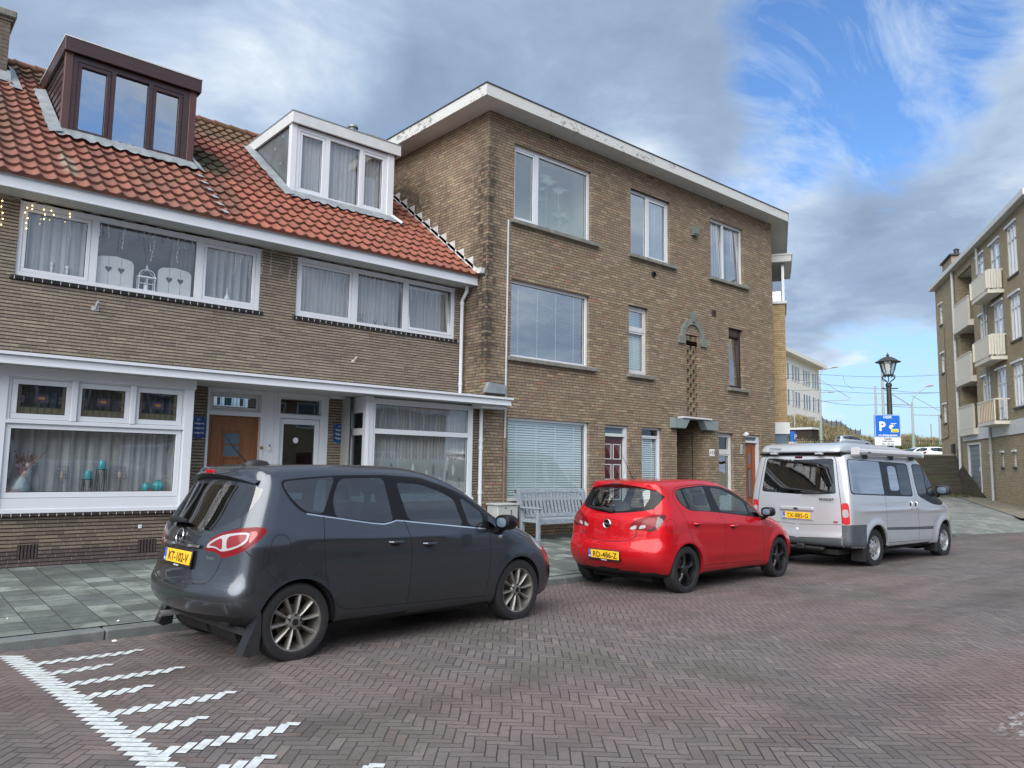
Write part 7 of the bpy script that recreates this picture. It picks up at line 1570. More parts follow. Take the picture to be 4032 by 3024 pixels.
OUT={'GREY':[('trim','side','poly',[(-1.424,-.692,1.463),(-1.392,-.681,1.488),(-1.264,-.677,1.5),(-1.132,-.672,1.511),(-1.002,-.67,1.519),(-.869,-.667,1.527),(-.735,-.667,1.529),(-.598,-.666,1.531),(-.456,-.664,1.532),(-.309,-.662,1.534),(-.178,-.667,1.525),(-.042,-.671,1.516),(.099,-.672,1.507),(.229,-.693,1.468),(.364,-.711,1.428),(.601,-.737,1.342),(.727,-.76,1.267),(.868,-.771,1.19),(1.062,-.818,1.054),(1.05,-.86,1.008),(.987,-.881,.976),(.834,-.884,.985),(.666,-.883,1.004),(.505,-.88,1.023),(.35,-.876,1.04),(.2,-.871,1.057),(.054,-.866,1.073),(-.088,-.86,1.089),(-.225,-.853,1.105),(-.311,-.85,1.113),(-.37,-.856,1.098),(-.459,-.861,1.085),(-.582,-.857,1.097),(-.708,-.848,1.116),(-.83,-.839,1.135),(-.949,-.829,1.154),(-1.064,-.819,1.172),(-1.233,-.804,1.199),(-1.305,-.785,1.245),(-1.364,-.757,1.312),(-1.413,-.72,1.403)]),('glassq','side','poly',[(-1.403,-.697,1.453),(-1.377,-.688,1.474),(-1.259,-.685,1.484),(-1.137,-.681,1.495),(-1.014,-.679,1.503),(-.888,-.676,1.512),(-.954,-.726,1.403),(-1.014,-.768,1.298),(-1.072,-.809,1.194),(-1.22,-.797,1.218),(-1.287,-.776,1.266),(-1.346,-.75,1.33),(-1.395,-.719,1.406)]),('glassr','side','poly',[(-.844,-.683,1.498),(-.688,-.683,1.5),(-.525,-.682,1.502),(-.357,-.681,1.504),(-.356,-.74,1.375),(-.349,-.791,1.247),(-.346,-.846,1.121),(-.377,-.85,1.112),(-.455,-.855,1.102),(-.578,-.849,1.115),(-.706,-.841,1.132),(-.831,-.833,1.149),(-.953,-.824,1.165),(-.951,-.758,1.325)]),('glassf','side','poly',[(-.219,-.7,1.463),(-.076,-.706,1.452),(.07,-.711,1.441),(.313,-.744,1.365),(.46,-.775,1.288),(.478,-.828,1.162),(.499,-.877,1.036),(.324,-.871,1.056),(.155,-.865,1.076),(-.009,-.858,1.095),(-.167,-.85,1.113),(-.183,-.799,1.229),(-.202,-.752,1.345)]),('glasst','side','poly',[(.543,-.767,1.306),(.64,-.783,1.26),(.793,-.823,1.156),(.776,-.878,1.013),(.581,-.877,1.032),(.561,-.824,1.168)]),('glasst2','side','poly',[(.878,-.819,1.133),(1.005,-.857,1.029),(.964,-.877,.997),(.847,-.878,1.006)]),('chrome','side','line8',[(-1.228,-.803,1.202),(-1.064,-.817,1.175),(-.948,-.827,1.157),(-.829,-.838,1.138),(-.707,-.847,1.119),(-.582,-.856,1.1),(-.458,-.86,1.088),(-.37,-.855,1.1),(-.311,-.849,1.115),(-.225,-.853,1.107),(-.075,-.86,1.089),(.079,-.866,1.072),(.239,-.872,1.054),(.426,-.878,1.033),(.62,-.883,1.011),(.826,-.883,.988)]),('doorR','side','poly',[(-1.069,-.816,1.178),(-1.084,-.852,1.097),(-1.101,-.894,.997),(-1.095,-.898,.893),(-1.087,-.903,.798),(-1.078,-.906,.703),(-1.049,-.914,.575),(-.995,-.91,.474),(-.939,-.9,.419),(-.883,-.889,.386),(-.802,-.885,.369),(-.654,-.885,.365),(-.502,-.884,.361),(-.344,-.883,.356),(-.182,-.883,.352),(-.18,-.901,.473),(-.17,-.907,.591),(-.165,-.909,.713),(-.155,-.906,.834),(-.182,-.904,.975),(-.219,-.853,1.105),(-.236,-.807,1.209),(-.257,-.764,1.315),(-.276,-.72,1.422),(-.289,-.666,1.529),(-.443,-.667,1.528),(-.591,-.668,1.526),(-.735,-.669,1.525),(-.874,-.669,1.524),(-.944,-.725,1.406),(-1.007,-.771,1.29)]),('doorF','side','poly',[(-.219,-.853,1.105),(-.182,-.904,.975),(-.155,-.906,.834),(-.165,-.909,.713),(-.17,-.907,.591),(-.18,-.901,.473),(-.182,-.883,.352),(-.027,-.882,.346),(.132,-.881,.34),(.297,-.88,.334),(.467,-.879,.328),(.644,-.876,.321),(.83,-.87,.313),(.845,-.887,.424),(.869,-.9,.614),(.878,-.899,.805),(.861,-.884,.982),(.856,-.79,1.178),(.722,-.769,1.259),(.597,-.741,1.338),(.362,-.714,1.424),(.227,-.696,1.464),(.097,-.675,1.503),(-.101,-.672,1.516),(-.289,-.666,1.529),(-.276,-.72,1.422),(-.257,-.764,1.315),(-.236,-.807,1.209)]),('gapR','side','line6',[(-1.069,-.817,1.175),(-1.084,-.852,1.097),(-1.101,-.894,.997),(-1.095,-.898,.893),(-1.087,-.903,.798),(-1.078,-.906,.703),(-1.049,-.914,.575),(-.995,-.91,.474),(-.939,-.9,.419),(-.883,-.889,.386),(-.802,-.885,.369),(-.654,-.885,.365),(-.502,-.884,.361),(-.344,-.883,.356),(-.182,-.883,.352),(-.027,-.882,.346),(.132,-.881,.34),(.297,-.88,.334),(.467,-.879,.328),(.644,-.876,.321),(.83,-.87,.313),(.845,-.887,.424),(.869,-.9,.614),(.878,-.899,.805),(.86,-.885,.979)]),('gapM','side','line6',[(-.182,-.883,.352),(-.18,-.901,.473),(-.17,-.907,.591),(-.165,-.909,.713),(-.155,-.906,.834),(-.182,-.904,.975),(-.219,-.853,1.105)]),('fuel','side','ring5',[(-1.499,-.885,.959),(-1.414,-.887,.954)]),('lamp','diag','poly',[(-1.922,-.409,.904),(-1.915,-.422,.953),(-1.896,-.458,1.007),(-1.866,-.523,1.043),(-1.81,-.631,1.079),(-1.751,-.731,1.103),(-1.671,-.805,1.11),(-1.617,-.833,1.1),(-1.608,-.846,1.079),(-1.628,-.853,1.051),(-1.704,-.853,.982),(-1.773,-.81,.929),(-1.82,-.738,.889),(-1.872,-.61,.856),(-1.876,-.591,.877),(-1.889,-.542,.899),(-1.904,-.488,.903)]),('lampc','diag','poly',[(-1.917,-.421,.927),(-1.91,-.435,.965),(-1.885,-.502,1.006),(-1.848,-.584,1.043),(-1.784,-.723,1.066),(-1.738,-.788,1.066),(-1.733,-.803,1.053),(-1.76,-.807,.996),(-1.8,-.767,.956),(-1.837,-.688,.926),(-1.864,-.618,.911),(-1.875,-.584,.912),(-1.888,-.535,.931),(-1.902,-.482,.934)]),('lampr1','diag','poly',[(-1.909,-.447,.951),(-1.884,-.518,.994),(-1.858,-.582,1.02),(-1.867,-.604,.932),(-1.875,-.582,.923),(-1.888,-.533,.944),(-1.902,-.479,.946)]),('lampr2','diag','poly',[(-1.84,-.626,1.029),(-1.788,-.733,1.05),(-1.749,-.787,1.054),(-1.764,-.796,1.01),(-1.803,-.757,.969),(-1.836,-.685,.943),(-1.853,-.645,.931)]),('lampb','diag','poly',[(-1.729,-.791,1.072),(-1.69,-.815,1.079),(-1.682,-.833,1.056),(-1.713,-.835,1.018),(-1.751,-.822,.979),(-1.741,-.812,1.025),(-1.728,-.807,1.053)]),('hatch','diagrear','line6',[(-1.729,-.654,1.185),(-1.767,-.7,1.102),(-1.81,-.631,1.079)]),('hatch2','rear','line6',[(-1.871,-.614,.858),(-1.879,-.605,.813),(-1.894,-.586,.754),(-1.919,-.549,.694),(-1.947,-.509,.652),(-1.99,-.36,.637),(-2.014,-.239,.626)]),('glassb','rear','polyc',[(-1.926,-.094,1.054),(-1.908,-.27,1.06),(-1.88,-.416,1.065),(-1.857,-.466,1.081),(-1.794,-.562,1.133),(-1.729,-.654,1.185),(-1.668,-.684,1.257),(-1.617,-.687,1.324),(-1.594,-.669,1.376),(-1.623,-.604,1.393),(-1.664,-.439,1.404)]),('bgap','diag','line5',[(-1.771,-.813,.925),(-1.747,-.839,.893),(-1.657,-.888,.794),(-1.538,-.901,.688)]),('blow','diagrear','line5',[(-2.032,-.154,.501),(-2.011,-.332,.5),(-1.98,-.476,.493),(-1.951,-.519,.456),(-1.876,-.496,.372),(-1.773,-.417,.292)]),('head','fdiag','poly',[(1.605,-.709,.908),(1.683,-.739,.885),(1.783,-.743,.821),(1.773,-.811,.702),(1.67,-.84,.735),(1.57,-.83,.829)]),('hood','fdiag','line5',[(1.12,-.744,1.088),(1.41,-.661,1.017),(1.613,-.716,.923),(1.786,-.746,.822)])],'RED':[('trim','side','poly',[(-1.267,-.659,1.32),(-1.201,-.642,1.358),(-1.051,-.632,1.383),(-.874,-.629,1.395),(-.687,-.622,1.406),(-.491,-.612,1.418),(-.28,-.618,1.407),(-.05,-.616,1.396),(.087,-.641,1.353),(.241,-.657,1.308),(.459,-.71,1.201),(.531,-.748,1.137),(.63,-.8,1.042),(.757,-.836,.945),(.702,-.846,.928),(.369,-.837,.962),(.176,-.83,.981),(-.013,-.823,.999),(-.196,-.816,1.016),(-.375,-.808,1.033),(-.573,-.8,1.05),(-.74,-.795,1.06),(-.903,-.79,1.069),(-1.057,-.781,1.077),(-1.127,-.767,1.1),(-1.228,-.732,1.166),(-1.269,-.696,1.241)]),('glassq','side','poly',[(-1.253,-.663,1.313),(-1.203,-.647,1.348),(-1.121,-.644,1.359),(-1.119,-.687,1.27),(-1.114,-.729,1.181),(-1.105,-.763,1.11),(-1.162,-.748,1.137),(-1.234,-.711,1.212)]),('glassr','side','poly',[(-1.073,-.643,1.363),(-.903,-.641,1.375),(-.722,-.635,1.387),(-.535,-.628,1.398),(-.553,-.674,1.313),(-.563,-.714,1.227),(-.572,-.754,1.143),(-.585,-.795,1.059),(-.748,-.791,1.069),(-.906,-.785,1.078),(-1.057,-.776,1.087),(-1.05,-.731,1.18),(-1.063,-.688,1.271)]),('glassf','side','poly',[(-.385,-.635,1.387),(-.109,-.652,1.354),(.025,-.677,1.305),(.165,-.701,1.255),(.369,-.739,1.173),(.361,-.786,1.077),(.36,-.829,.981),(.175,-.823,.998),(-.005,-.816,1.015),(-.18,-.809,1.031),(-.352,-.801,1.047),(-.359,-.759,1.131),(-.37,-.719,1.216),(-.381,-.679,1.301)]),('glasst','side','poly',[(.44,-.747,1.155),(.517,-.783,1.085),(.599,-.816,1.014),(.696,-.841,.943),(.425,-.835,.967),(.426,-.795,1.061)]),('doorR','side','poly',[(-1.299,-.651,1.335),(-1.186,-.627,1.384),(-.973,-.616,1.409),(-.727,-.611,1.42),(-.464,-.601,1.43),(-.467,-.665,1.33),(-.445,-.712,1.231),(-.422,-.759,1.132),(-.403,-.808,1.034),(-.362,-.851,.936),(-.336,-.868,.838),(-.334,-.869,.717),(-.326,-.867,.595),(-.355,-.87,.468),(-.346,-.849,.336),(-.551,-.849,.34),(-.752,-.85,.343),(-.956,-.856,.348),(-1.001,-.857,.416),(-1.063,-.864,.522),(-1.142,-.875,.642),(-1.184,-.861,.757),(-1.214,-.852,.844),(-1.246,-.845,.931),(-1.262,-.805,1.015),(-1.291,-.766,1.093),(-1.322,-.727,1.171),(-1.346,-.687,1.256)]),('doorF','side','poly',[(-.464,-.601,1.43),(-.259,-.608,1.418),(-.027,-.603,1.405),(.112,-.626,1.362),(.297,-.624,1.318),(.505,-.683,1.212),(.542,-.743,1.141),(.634,-.798,1.044),(.757,-.836,.945),(.705,-.868,.763),(.758,-.862,.599),(.766,-.854,.437),(.733,-.839,.301),(.499,-.845,.309),(.279,-.846,.316),(.065,-.847,.323),(-.143,-.848,.33),(-.346,-.849,.336),(-.355,-.87,.468),(-.326,-.867,.595),(-.334,-.869,.717),(-.336,-.868,.838),(-.362,-.851,.936),(-.403,-.808,1.034),(-.422,-.759,1.132),(-.445,-.712,1.231),(-.467,-.665,1.33)]),('gapR','side','line6',[(-.464,-.601,1.43),(-.727,-.611,1.42),(-.973,-.616,1.409),(-1.186,-.627,1.384),(-1.299,-.651,1.335),(-1.346,-.687,1.256),(-1.322,-.727,1.171),(-1.291,-.766,1.093),(-1.262,-.805,1.015),(-1.246,-.845,.931),(-1.214,-.852,.844),(-1.184,-.861,.757),(-1.142,-.875,.642),(-1.063,-.864,.522),(-1.001,-.857,.416),(-.956,-.856,.348),(-.752,-.85,.343),(-.551,-.849,.34),(-.346,-.849,.336),(-.143,-.848,.33),(.065,-.847,.323),(.279,-.846,.316),(.499,-.845,.309),(.733,-.839,.301),(.766,-.854,.437),(.758,-.862,.599),(.705,-.868,.763),(.723,-.847,.923)]),('gapM','side','line6',[(-.346,-.849,.336),(-.355,-.87,.468),(-.326,-.867,.595),(-.334,-.869,.717),(-.336,-.868,.838),(-.362,-.851,.936),(-.403,-.808,1.034)]),('fuel','side','ring5',[(-1.576,-.831,.897),(-1.491,-.837,.894)]),('lamp','diag','poly',[(-1.862,-.342,.834),(-1.848,-.368,.909),(-1.826,-.422,.955),(-1.759,-.549,1.009),(-1.695,-.642,1.041),(-1.624,-.73,1.046),(-1.597,-.765,1.023),(-1.652,-.774,.969),(-1.709,-.755,.9),(-1.752,-.7,.843),(-1.777,-.649,.812),(-1.801,-.58,.83),(-1.836,-.465,.828)]),('lampk','diag','poly',[(-1.684,-.678,1.032),(-1.608,-.761,1.02),(-1.659,-.768,.972),(-1.718,-.744,.897),(-1.758,-.687,.845),(-1.776,-.648,.819),(-1.8,-.579,.834),(-1.785,-.62,.841),(-1.755,-.685,.873),(-1.737,-.699,.94)]),('lampr2','diag','poly',[(-1.817,-.504,.9),(-1.794,-.531,.96),(-1.759,-.602,.984),(-1.728,-.666,.994),(-1.739,-.696,.94),(-1.756,-.682,.877),(-1.784,-.62,.848),(-1.798,-.578,.862),(-1.795,-.57,.909)]),('lampc','diag','poly',[(-1.827,-.485,.86),(-1.819,-.5,.894),(-1.796,-.568,.906),(-1.799,-.575,.864),(-1.827,-.489,.846)]),('lampc2','diag','poly',[(-1.856,-.356,.859),(-1.837,-.431,.892),(-1.832,-.454,.886),(-1.84,-.442,.839),(-1.857,-.366,.833)]),('trimb','rear','polyc',[(-1.819,-.013,1.025),(-1.804,-.15,1.037),(-1.782,-.28,1.048),(-1.753,-.385,1.062),(-1.719,-.485,1.076),(-1.662,-.601,1.104),(-1.595,-.64,1.173),(-1.486,-.66,1.265),(-1.519,-.605,1.314),(-1.543,-.534,1.366),(-1.57,-.446,1.371),(-1.589,-.353,1.375),(-1.604,-.254,1.379),(-1.616,-.077,1.378)]),('glassb','rear','polyc',[(-1.797,-.032,1.05),(-1.776,-.202,1.067),(-1.748,-.297,1.09),(-1.716,-.387,1.113),(-1.681,-.474,1.136),(-1.61,-.502,1.239),(-1.566,-.476,1.353),(-1.589,-.369,1.36),(-1.605,-.255,1.367),(-1.618,-.078,1.365)]),('hatch','diagrear','line6',[(-1.664,-.602,1.101),(-1.691,-.643,1.045)]),('hatch1','diagrear','line4',[(-1.805,-.513,.945),(-1.826,-.484,.873),(-1.837,-.462,.823)]),('hatch2','rear','line6',[(-1.837,-.462,.823),(-1.847,-.447,.752),(-1.874,-.369,.691),(-1.9,-.227,.671),(-1.914,-.071,.661),(-1.916,.002,.659)]),('spo','diagrear','line4',[(-1.495,-.579,1.411),(-1.479,-.611,1.357),(-1.468,-.652,1.293)]),('blow','diagrear','line5',[(-1.929,-.028,.399),(-1.927,-.175,.407),(-1.915,-.311,.414),(-1.888,-.433,.406),(-1.852,-.546,.397),(-1.781,-.615,.33)]),('head','fdiag','poly',[(1.329,-.781,.879),(1.462,-.794,.836),(1.621,-.78,.735),(1.657,-.771,.664),(1.432,-.825,.729),(1.353,-.804,.812)]),('hood','fdiag','line5',[(.841,-.79,1.014),(1.132,-.769,.955),(1.329,-.781,.885)])],'VAN':[('trim','side','poly',[(-2.201,-.828,1.871),(-1.938,-.84,1.865),(-1.648,-.843,1.86),(-1.349,-.846,1.854),(-1.083,-.849,1.849),(-.809,-.851,1.843),(-.526,-.853,1.837),(-.237,-.854,1.831),(.06,-.856,1.825),(.032,-.899,1.645),(.024,-.925,1.499),(.025,-.947,1.352),(.03,-.967,1.207),(-.273,-.966,1.214),(-.568,-.965,1.221),(-.856,-.965,1.228),(-1.134,-.963,1.235),(-1.383,-.961,1.243),(-1.625,-.959,1.25),(-1.863,-.957,1.258),(-2.089,-.951,1.265),(-2.288,-.935,1.271),(-2.279,-.914,1.405),(-2.268,-.893,1.541),(-2.252,-.874,1.65),(-2.23,-.853,1.76)]),('glassq','side','poly',[(-2.183,-.836,1.857),(-1.977,-.844,1.853),(-1.758,-.846,1.849),(-1.532,-.848,1.845),(-1.302,-.85,1.841),(-1.067,-.852,1.837),(-1.092,-.88,1.723),(-1.114,-.907,1.609),(-1.119,-.925,1.496),(-1.12,-.942,1.383),(-1.121,-.958,1.271),(-1.134,-.96,1.257),(-1.375,-.958,1.264),(-1.61,-.956,1.271),(-1.841,-.954,1.278),(-2.062,-.95,1.285),(-2.266,-.939,1.292),(-2.259,-.92,1.416),(-2.251,-.9,1.541),(-2.235,-.882,1.646),(-2.211,-.86,1.751)]),('glassr','side','poly',[(-.797,-.869,1.77),(-.476,-.871,1.763),(-.498,-.906,1.615),(-.494,-.93,1.468),(-.486,-.952,1.321),(-.859,-.951,1.324),(-.852,-.935,1.435),(-.845,-.918,1.546),(-.826,-.896,1.658)]),('glassr2','side','poly',[(-.383,-.86,1.81),(.025,-.861,1.805),(-.003,-.904,1.626),(-.008,-.926,1.494),(-.007,-.946,1.363),(-.004,-.964,1.232),(-.474,-.962,1.246),(-.466,-.946,1.358),(-.456,-.929,1.47),(-.445,-.912,1.583),(-.417,-.887,1.696)]),('doorS','side','poly',[(-1.041,-.85,1.847),(-.772,-.851,1.843),(-.496,-.852,1.839),(-.213,-.853,1.835),(.078,-.854,1.831),(.08,-.882,1.717),(.085,-.908,1.604),(.109,-.926,1.491),(.107,-.949,1.337),(.109,-.971,1.183),(.132,-.983,1.029),(.191,-.98,.874),(.225,-.975,.757),(.257,-.971,.64),(.233,-.967,.516),(.223,-.957,.391),(-.057,-.957,.394),(-.33,-.958,.398),(-.597,-.958,.402),(-.858,-.959,.405),(-1.126,-.965,.41),(-1.14,-.987,.57),(-1.081,-.975,.725),(-1.089,-.979,.852),(-1.125,-.995,.981),(-1.106,-.977,1.107),(-1.095,-.963,1.234),(-1.096,-.946,1.356),(-1.094,-.928,1.478),(-1.091,-.909,1.6),(-1.068,-.88,1.723)]),('gapS','side','line6',[(.078,-.854,1.831),(.08,-.882,1.717),(.085,-.908,1.604),(.109,-.926,1.491),(.107,-.949,1.337),(.109,-.971,1.183),(.132,-.983,1.029),(.191,-.98,.874),(.225,-.975,.757),(.257,-.971,.64),(.233,-.967,.516),(.223,-.957,.391),(-.057,-.957,.394),(-.33,-.958,.398),(-.597,-.958,.402),(-.858,-.959,.405),(-1.126,-.965,.41),(-1.14,-.987,.57),(-1.081,-.975,.725),(-1.089,-.979,.852),(-1.125,-.995,.981),(-1.106,-.977,1.107),(-1.095,-.963,1.234)]),('doorF','side','poly',[(.179,-.856,1.822),(.658,-.862,1.826),(.752,-.886,1.709),(.845,-.911,1.592),(.916,-.933,1.485),(.985,-.955,1.378),(1.09,-.963,1.271),(1.3,-.928,1.156),(1.337,-.962,1.045),(1.159,-.966,.847),(.918,-.969,.695),(.864,-.968,.608),(.836,-.965,.49),(.831,-.953,.372),(.521,-.955,.381),(.223,-.957,.391),(.233,-.967,.516),(.257,-.971,.64),(.225,-.975,.757),(.191,-.98,.874),(.132,-.983,1.029),(.109,-.971,1.183),(.107,-.949,1.337),(.109,-.926,1.491),(.132,-.897,1.656)]),('gapF','side','line6',[(.223,-.957,.391),(.521,-.955,.381),(.831,-.953,.372),(.836,-.965,.49),(.864,-.968,.608),(.918,-.969,.695),(1.159,-.966,.847)]),('trimf','side','poly',[(.235,-.857,1.819),(.657,-.859,1.822),(.752,-.884,1.707),(.845,-.911,1.592),(.916,-.933,1.485),(.985,-.955,1.378),(1.09,-.963,1.271),(1.424,-.932,1.124),(1.319,-.964,1.021),(.857,-.979,1.05),(.539,-.976,1.134),(.244,-.966,1.216),(.215,-.948,1.344),(.19,-.929,1.472),(.19,-.911,1.587),(.21,-.885,1.703)]),('glassf','side','poly',[(.267,-.862,1.8),(.605,-.861,1.805),(.648,-.898,1.65),(.634,-.922,1.518),(.632,-.942,1.386),(.632,-.961,1.255),(.259,-.963,1.243),(.237,-.945,1.367),(.216,-.926,1.491),(.23,-.899,1.645)]),('glasst','side','poly',[(.691,-.862,1.77),(.741,-.896,1.656),(.825,-.917,1.541),(.893,-.933,1.427),(.965,-.947,1.311),(.858,-.959,1.253),(.689,-.961,1.258),(.689,-.942,1.388),(.691,-.922,1.519),(.704,-.898,1.651)]),('strip','side','poly',[(-1.088,-.976,.68),(-.825,-.972,.673),(-.564,-.972,.666),(-.297,-.972,.659),(-.023,-.972,.651),(.257,-.971,.644),(.554,-.971,.641),(.865,-.969,.638),(.869,-.967,.578),(.555,-.97,.585),(.256,-.97,.592),(-.024,-.97,.6),(-.298,-.97,.608),(-.565,-.971,.616),(-.826,-.971,.623),(-1.111,-.985,.633)]),('bumpR','diag','poly',[(-2.365,-.81,.748),(-2.326,-.932,.758),(-2.114,-.966,.757),(-1.837,-.972,.751),(-1.855,-.976,.624),(-1.875,-.981,.497),(-1.807,-.944,.363),(-2.092,-.939,.381),(-2.315,-.906,.393),(-2.357,-.784,.395),(-2.383,-.805,.525),(-2.369,-.805,.636)]),('bumpB','rear','polyc',[(-2.42,-.03,.492),(-2.42,-.147,.497),(-2.419,-.263,.503),(-2.416,-.377,.508),(-2.412,-.488,.512),(-2.405,-.596,.517),(-2.395,-.702,.521),(-2.383,-.805,.525),(-2.354,-.782,.391),(-2.36,-.676,.387),(-2.359,-.565,.381),(-2.35,-.448,.375),(-2.332,-.325,.367),(-2.296,-.189,.358),(-2.203,-.02,.343),(-2.154,.128,.333)]),('crease','side','line8x',[(-2.318,-.945,1.013),(-2.135,-.975,1.01),(-1.91,-.987,1.004),(-1.665,-.991,.998),(-1.407,-.993,.992),(-1.144,-.995,.985),(-.89,-.996,.977),(-.627,-.996,.968),(-.356,-.995,.959),(-.078,-.994,.95),(.208,-.992,.94),(.502,-.99,.93),(.807,-.987,.92),(1.149,-.972,.908)]),('lamp','diag','poly',[(-2.362,-.795,1.117),(-2.346,-.892,1.125),(-2.337,-.918,1.083),(-2.337,-.923,.975),(-2.334,-.926,.868),(-2.329,-.928,.762),(-2.365,-.808,.755),(-2.364,-.804,.875),(-2.364,-.8,.996)]),('lampc','diag','poly',[(-2.363,-.81,1.009),(-2.345,-.905,1.018),(-2.342,-.912,.884),(-2.363,-.816,.876)]),('glassb','rear','polyc',[(-2.39,-.033,1.245),(-2.39,-.166,1.25),(-2.388,-.297,1.255),(-2.384,-.425,1.26),(-2.378,-.55,1.264),(-2.368,-.671,1.269),(-2.362,-.709,1.291),(-2.345,-.692,1.44),(-2.326,-.674,1.589),(-2.309,-.657,1.721),(-2.285,-.638,1.855),(-2.282,-.598,1.876),(-2.291,-.483,1.871),(-2.297,-.366,1.866),(-2.3,-.246,1.86),(-2.303,-.124,1.855),(-2.304,.001,1.85)]),('hatch','rear','line6',[(-2.273,.016,1.931),(-2.269,-.123,1.937),(-2.264,-.259,1.942),(-2.252,-.391,1.947),(-2.226,-.512,1.953),(-2.177,-.62,1.959),(-2.287,-.687,1.829),(-2.307,-.708,1.702),(-2.323,-.726,1.575),(-2.338,-.744,1.45),(-2.352,-.762,1.334),(-2.36,-.778,1.218),(-2.363,-.791,1.103),(-2.365,-.796,.994),(-2.365,-.8,.884),(-2.365,-.803,.775),(-2.373,-.807,.587),(-2.385,-.784,.534),(-2.398,-.667,.528),(-2.408,-.546,.522),(-2.414,-.421,.515),(-2.418,-.294,.508),(-2.42,-.163,.501),(-2.42,-.03,.494)]),('lip','rear','line5',[(-2.402,-.025,.721),(-2.401,-.16,.728),(-2.4,-.293,.735),(-2.396,-.423,.742),(-2.39,-.549,.749),(-2.38,-.672,.755),(-2.367,-.791,.761)])]}

# ================================================================ vehicles
def carpaint(name,col,metal=.0,rough=.35,flake=.0,dirtc=(.08,.075,.07)):
    m,n=mat(name);co=n.new('ShaderNodeTexCoord').outputs['Object'];x,y,z=n.xyz(co)
    p=n.new('ShaderNodeBsdfPrincipled');back=n.new('ShaderNodeNewGeometry').outputs['Backfacing']
    nz=n.noise(co,7.,7,.7,.3)
    dz_=n.m('MULTIPLY',n.map(z,.15,.70,.60,.04),n.ramp(nz,(.35,.35),(.7,1.)))
    c=n.mix(dz_,tuple(col),dirtc);
    c=n.mix(back,c,(.02,.02,.022));n.put(p.inputs['Base Color'],c)
    p.inputs['Metallic'].default_value=metal;n.put(p.inputs['Roughness'],n.m('ADD',rough,n.m('MULTIPLY',dz_,.35)))
    n.put(p.inputs['Coat Weight'],n.m('SUBTRACT',.8,n.m('MAXIMUM',back,n.m('MULTIPLY',dz_,.7))));p.inputs['Coat Roughness'].default_value=.015;p.inputs['Specular IOR Level'].default_value=.15
    n.l.new(p.outputs[0],n.out.inputs[0])
carpaint('paint_grey',(.078,.088,.104),.85,.25,dirtc=(.06,.058,.056));carpaint('paint_red',(.50,.002,.008),.25,.42,dirtc=(.16,.03,.03));carpaint('paint_silver',(.50,.53,.57),.45,.32,dirtc=(.30,.30,.30))
carpaint('paint_far_silver',(.25,.29,.33),.5,.3);carpaint('paint_far_white',(.75,.77,.78),.0,.3)
pbr('awning_grey',(.46,.48,.50),.35);pbr('gap_black',(.004,.004,.005),.8);pbr('trim_black',(.006,.006,.007),.25,spec=.3);pbr('bumper_plastic',(.065,.075,.085),.5,var=.15);pbr('chrome',(.75,.76,.78),.10,metal=1.);pbr('arch_black',(.006,.006,.006),.9)
pbr('tyre',(.014,.014,.015),.75,var=.4,vscale=10.);pbr('rim_grey',(.27,.26,.24),.42,metal=.75,var=.2,vscale=15.);pbr('rim_black',(.010,.010,.011),.30);pbr('rim_steel',(.45,.46,.47),.40,metal=.7,var=.2,vscale=12.);pbr('disc_metal',(.16,.13,.11),.5,metal=.7)
pbr('lamp_red',(.17,.002,.005),.3,coat=.15,spec=.25);pbr('lamp_bright',(.50,.008,.015),.08,coat=1.);pbr('lamp_clear',(.36,.36,.37),.2,coat=.5);pbr('lamp_dark',(.05,.004,.006),.08,coat=1.);pbr('lamp_head',(.55,.60,.65),.1,coat=1.,metal=.3);pbr('lamp_pink',(.22,.018,.022),.25,coat=.25,spec=.3)
pbr('seat_dark',(.025,.025,.028),.85);pbr('seat_grey',(.22,.22,.21),.85);pbr('plate_yellow',(.86,.50,.02),.35);pbr('plate_blue',(.02,.11,.50),.4)
glass('car_glass_dark',(.22,.28,.30),.10,1.5);glass('car_glass',(.62,.70,.70),.06,1.5);glass('van_glass',(.08,.10,.11),.10,1.5);glass('van_side_glass',(.10,.13,.14),.55,1.6)
MATTAG={'base':None,'gap':'gap_black','trim':'trim_black','bump':'bumper_plastic','chrome':'chrome','hole':None}
def unp(d): return np.array(d,float)
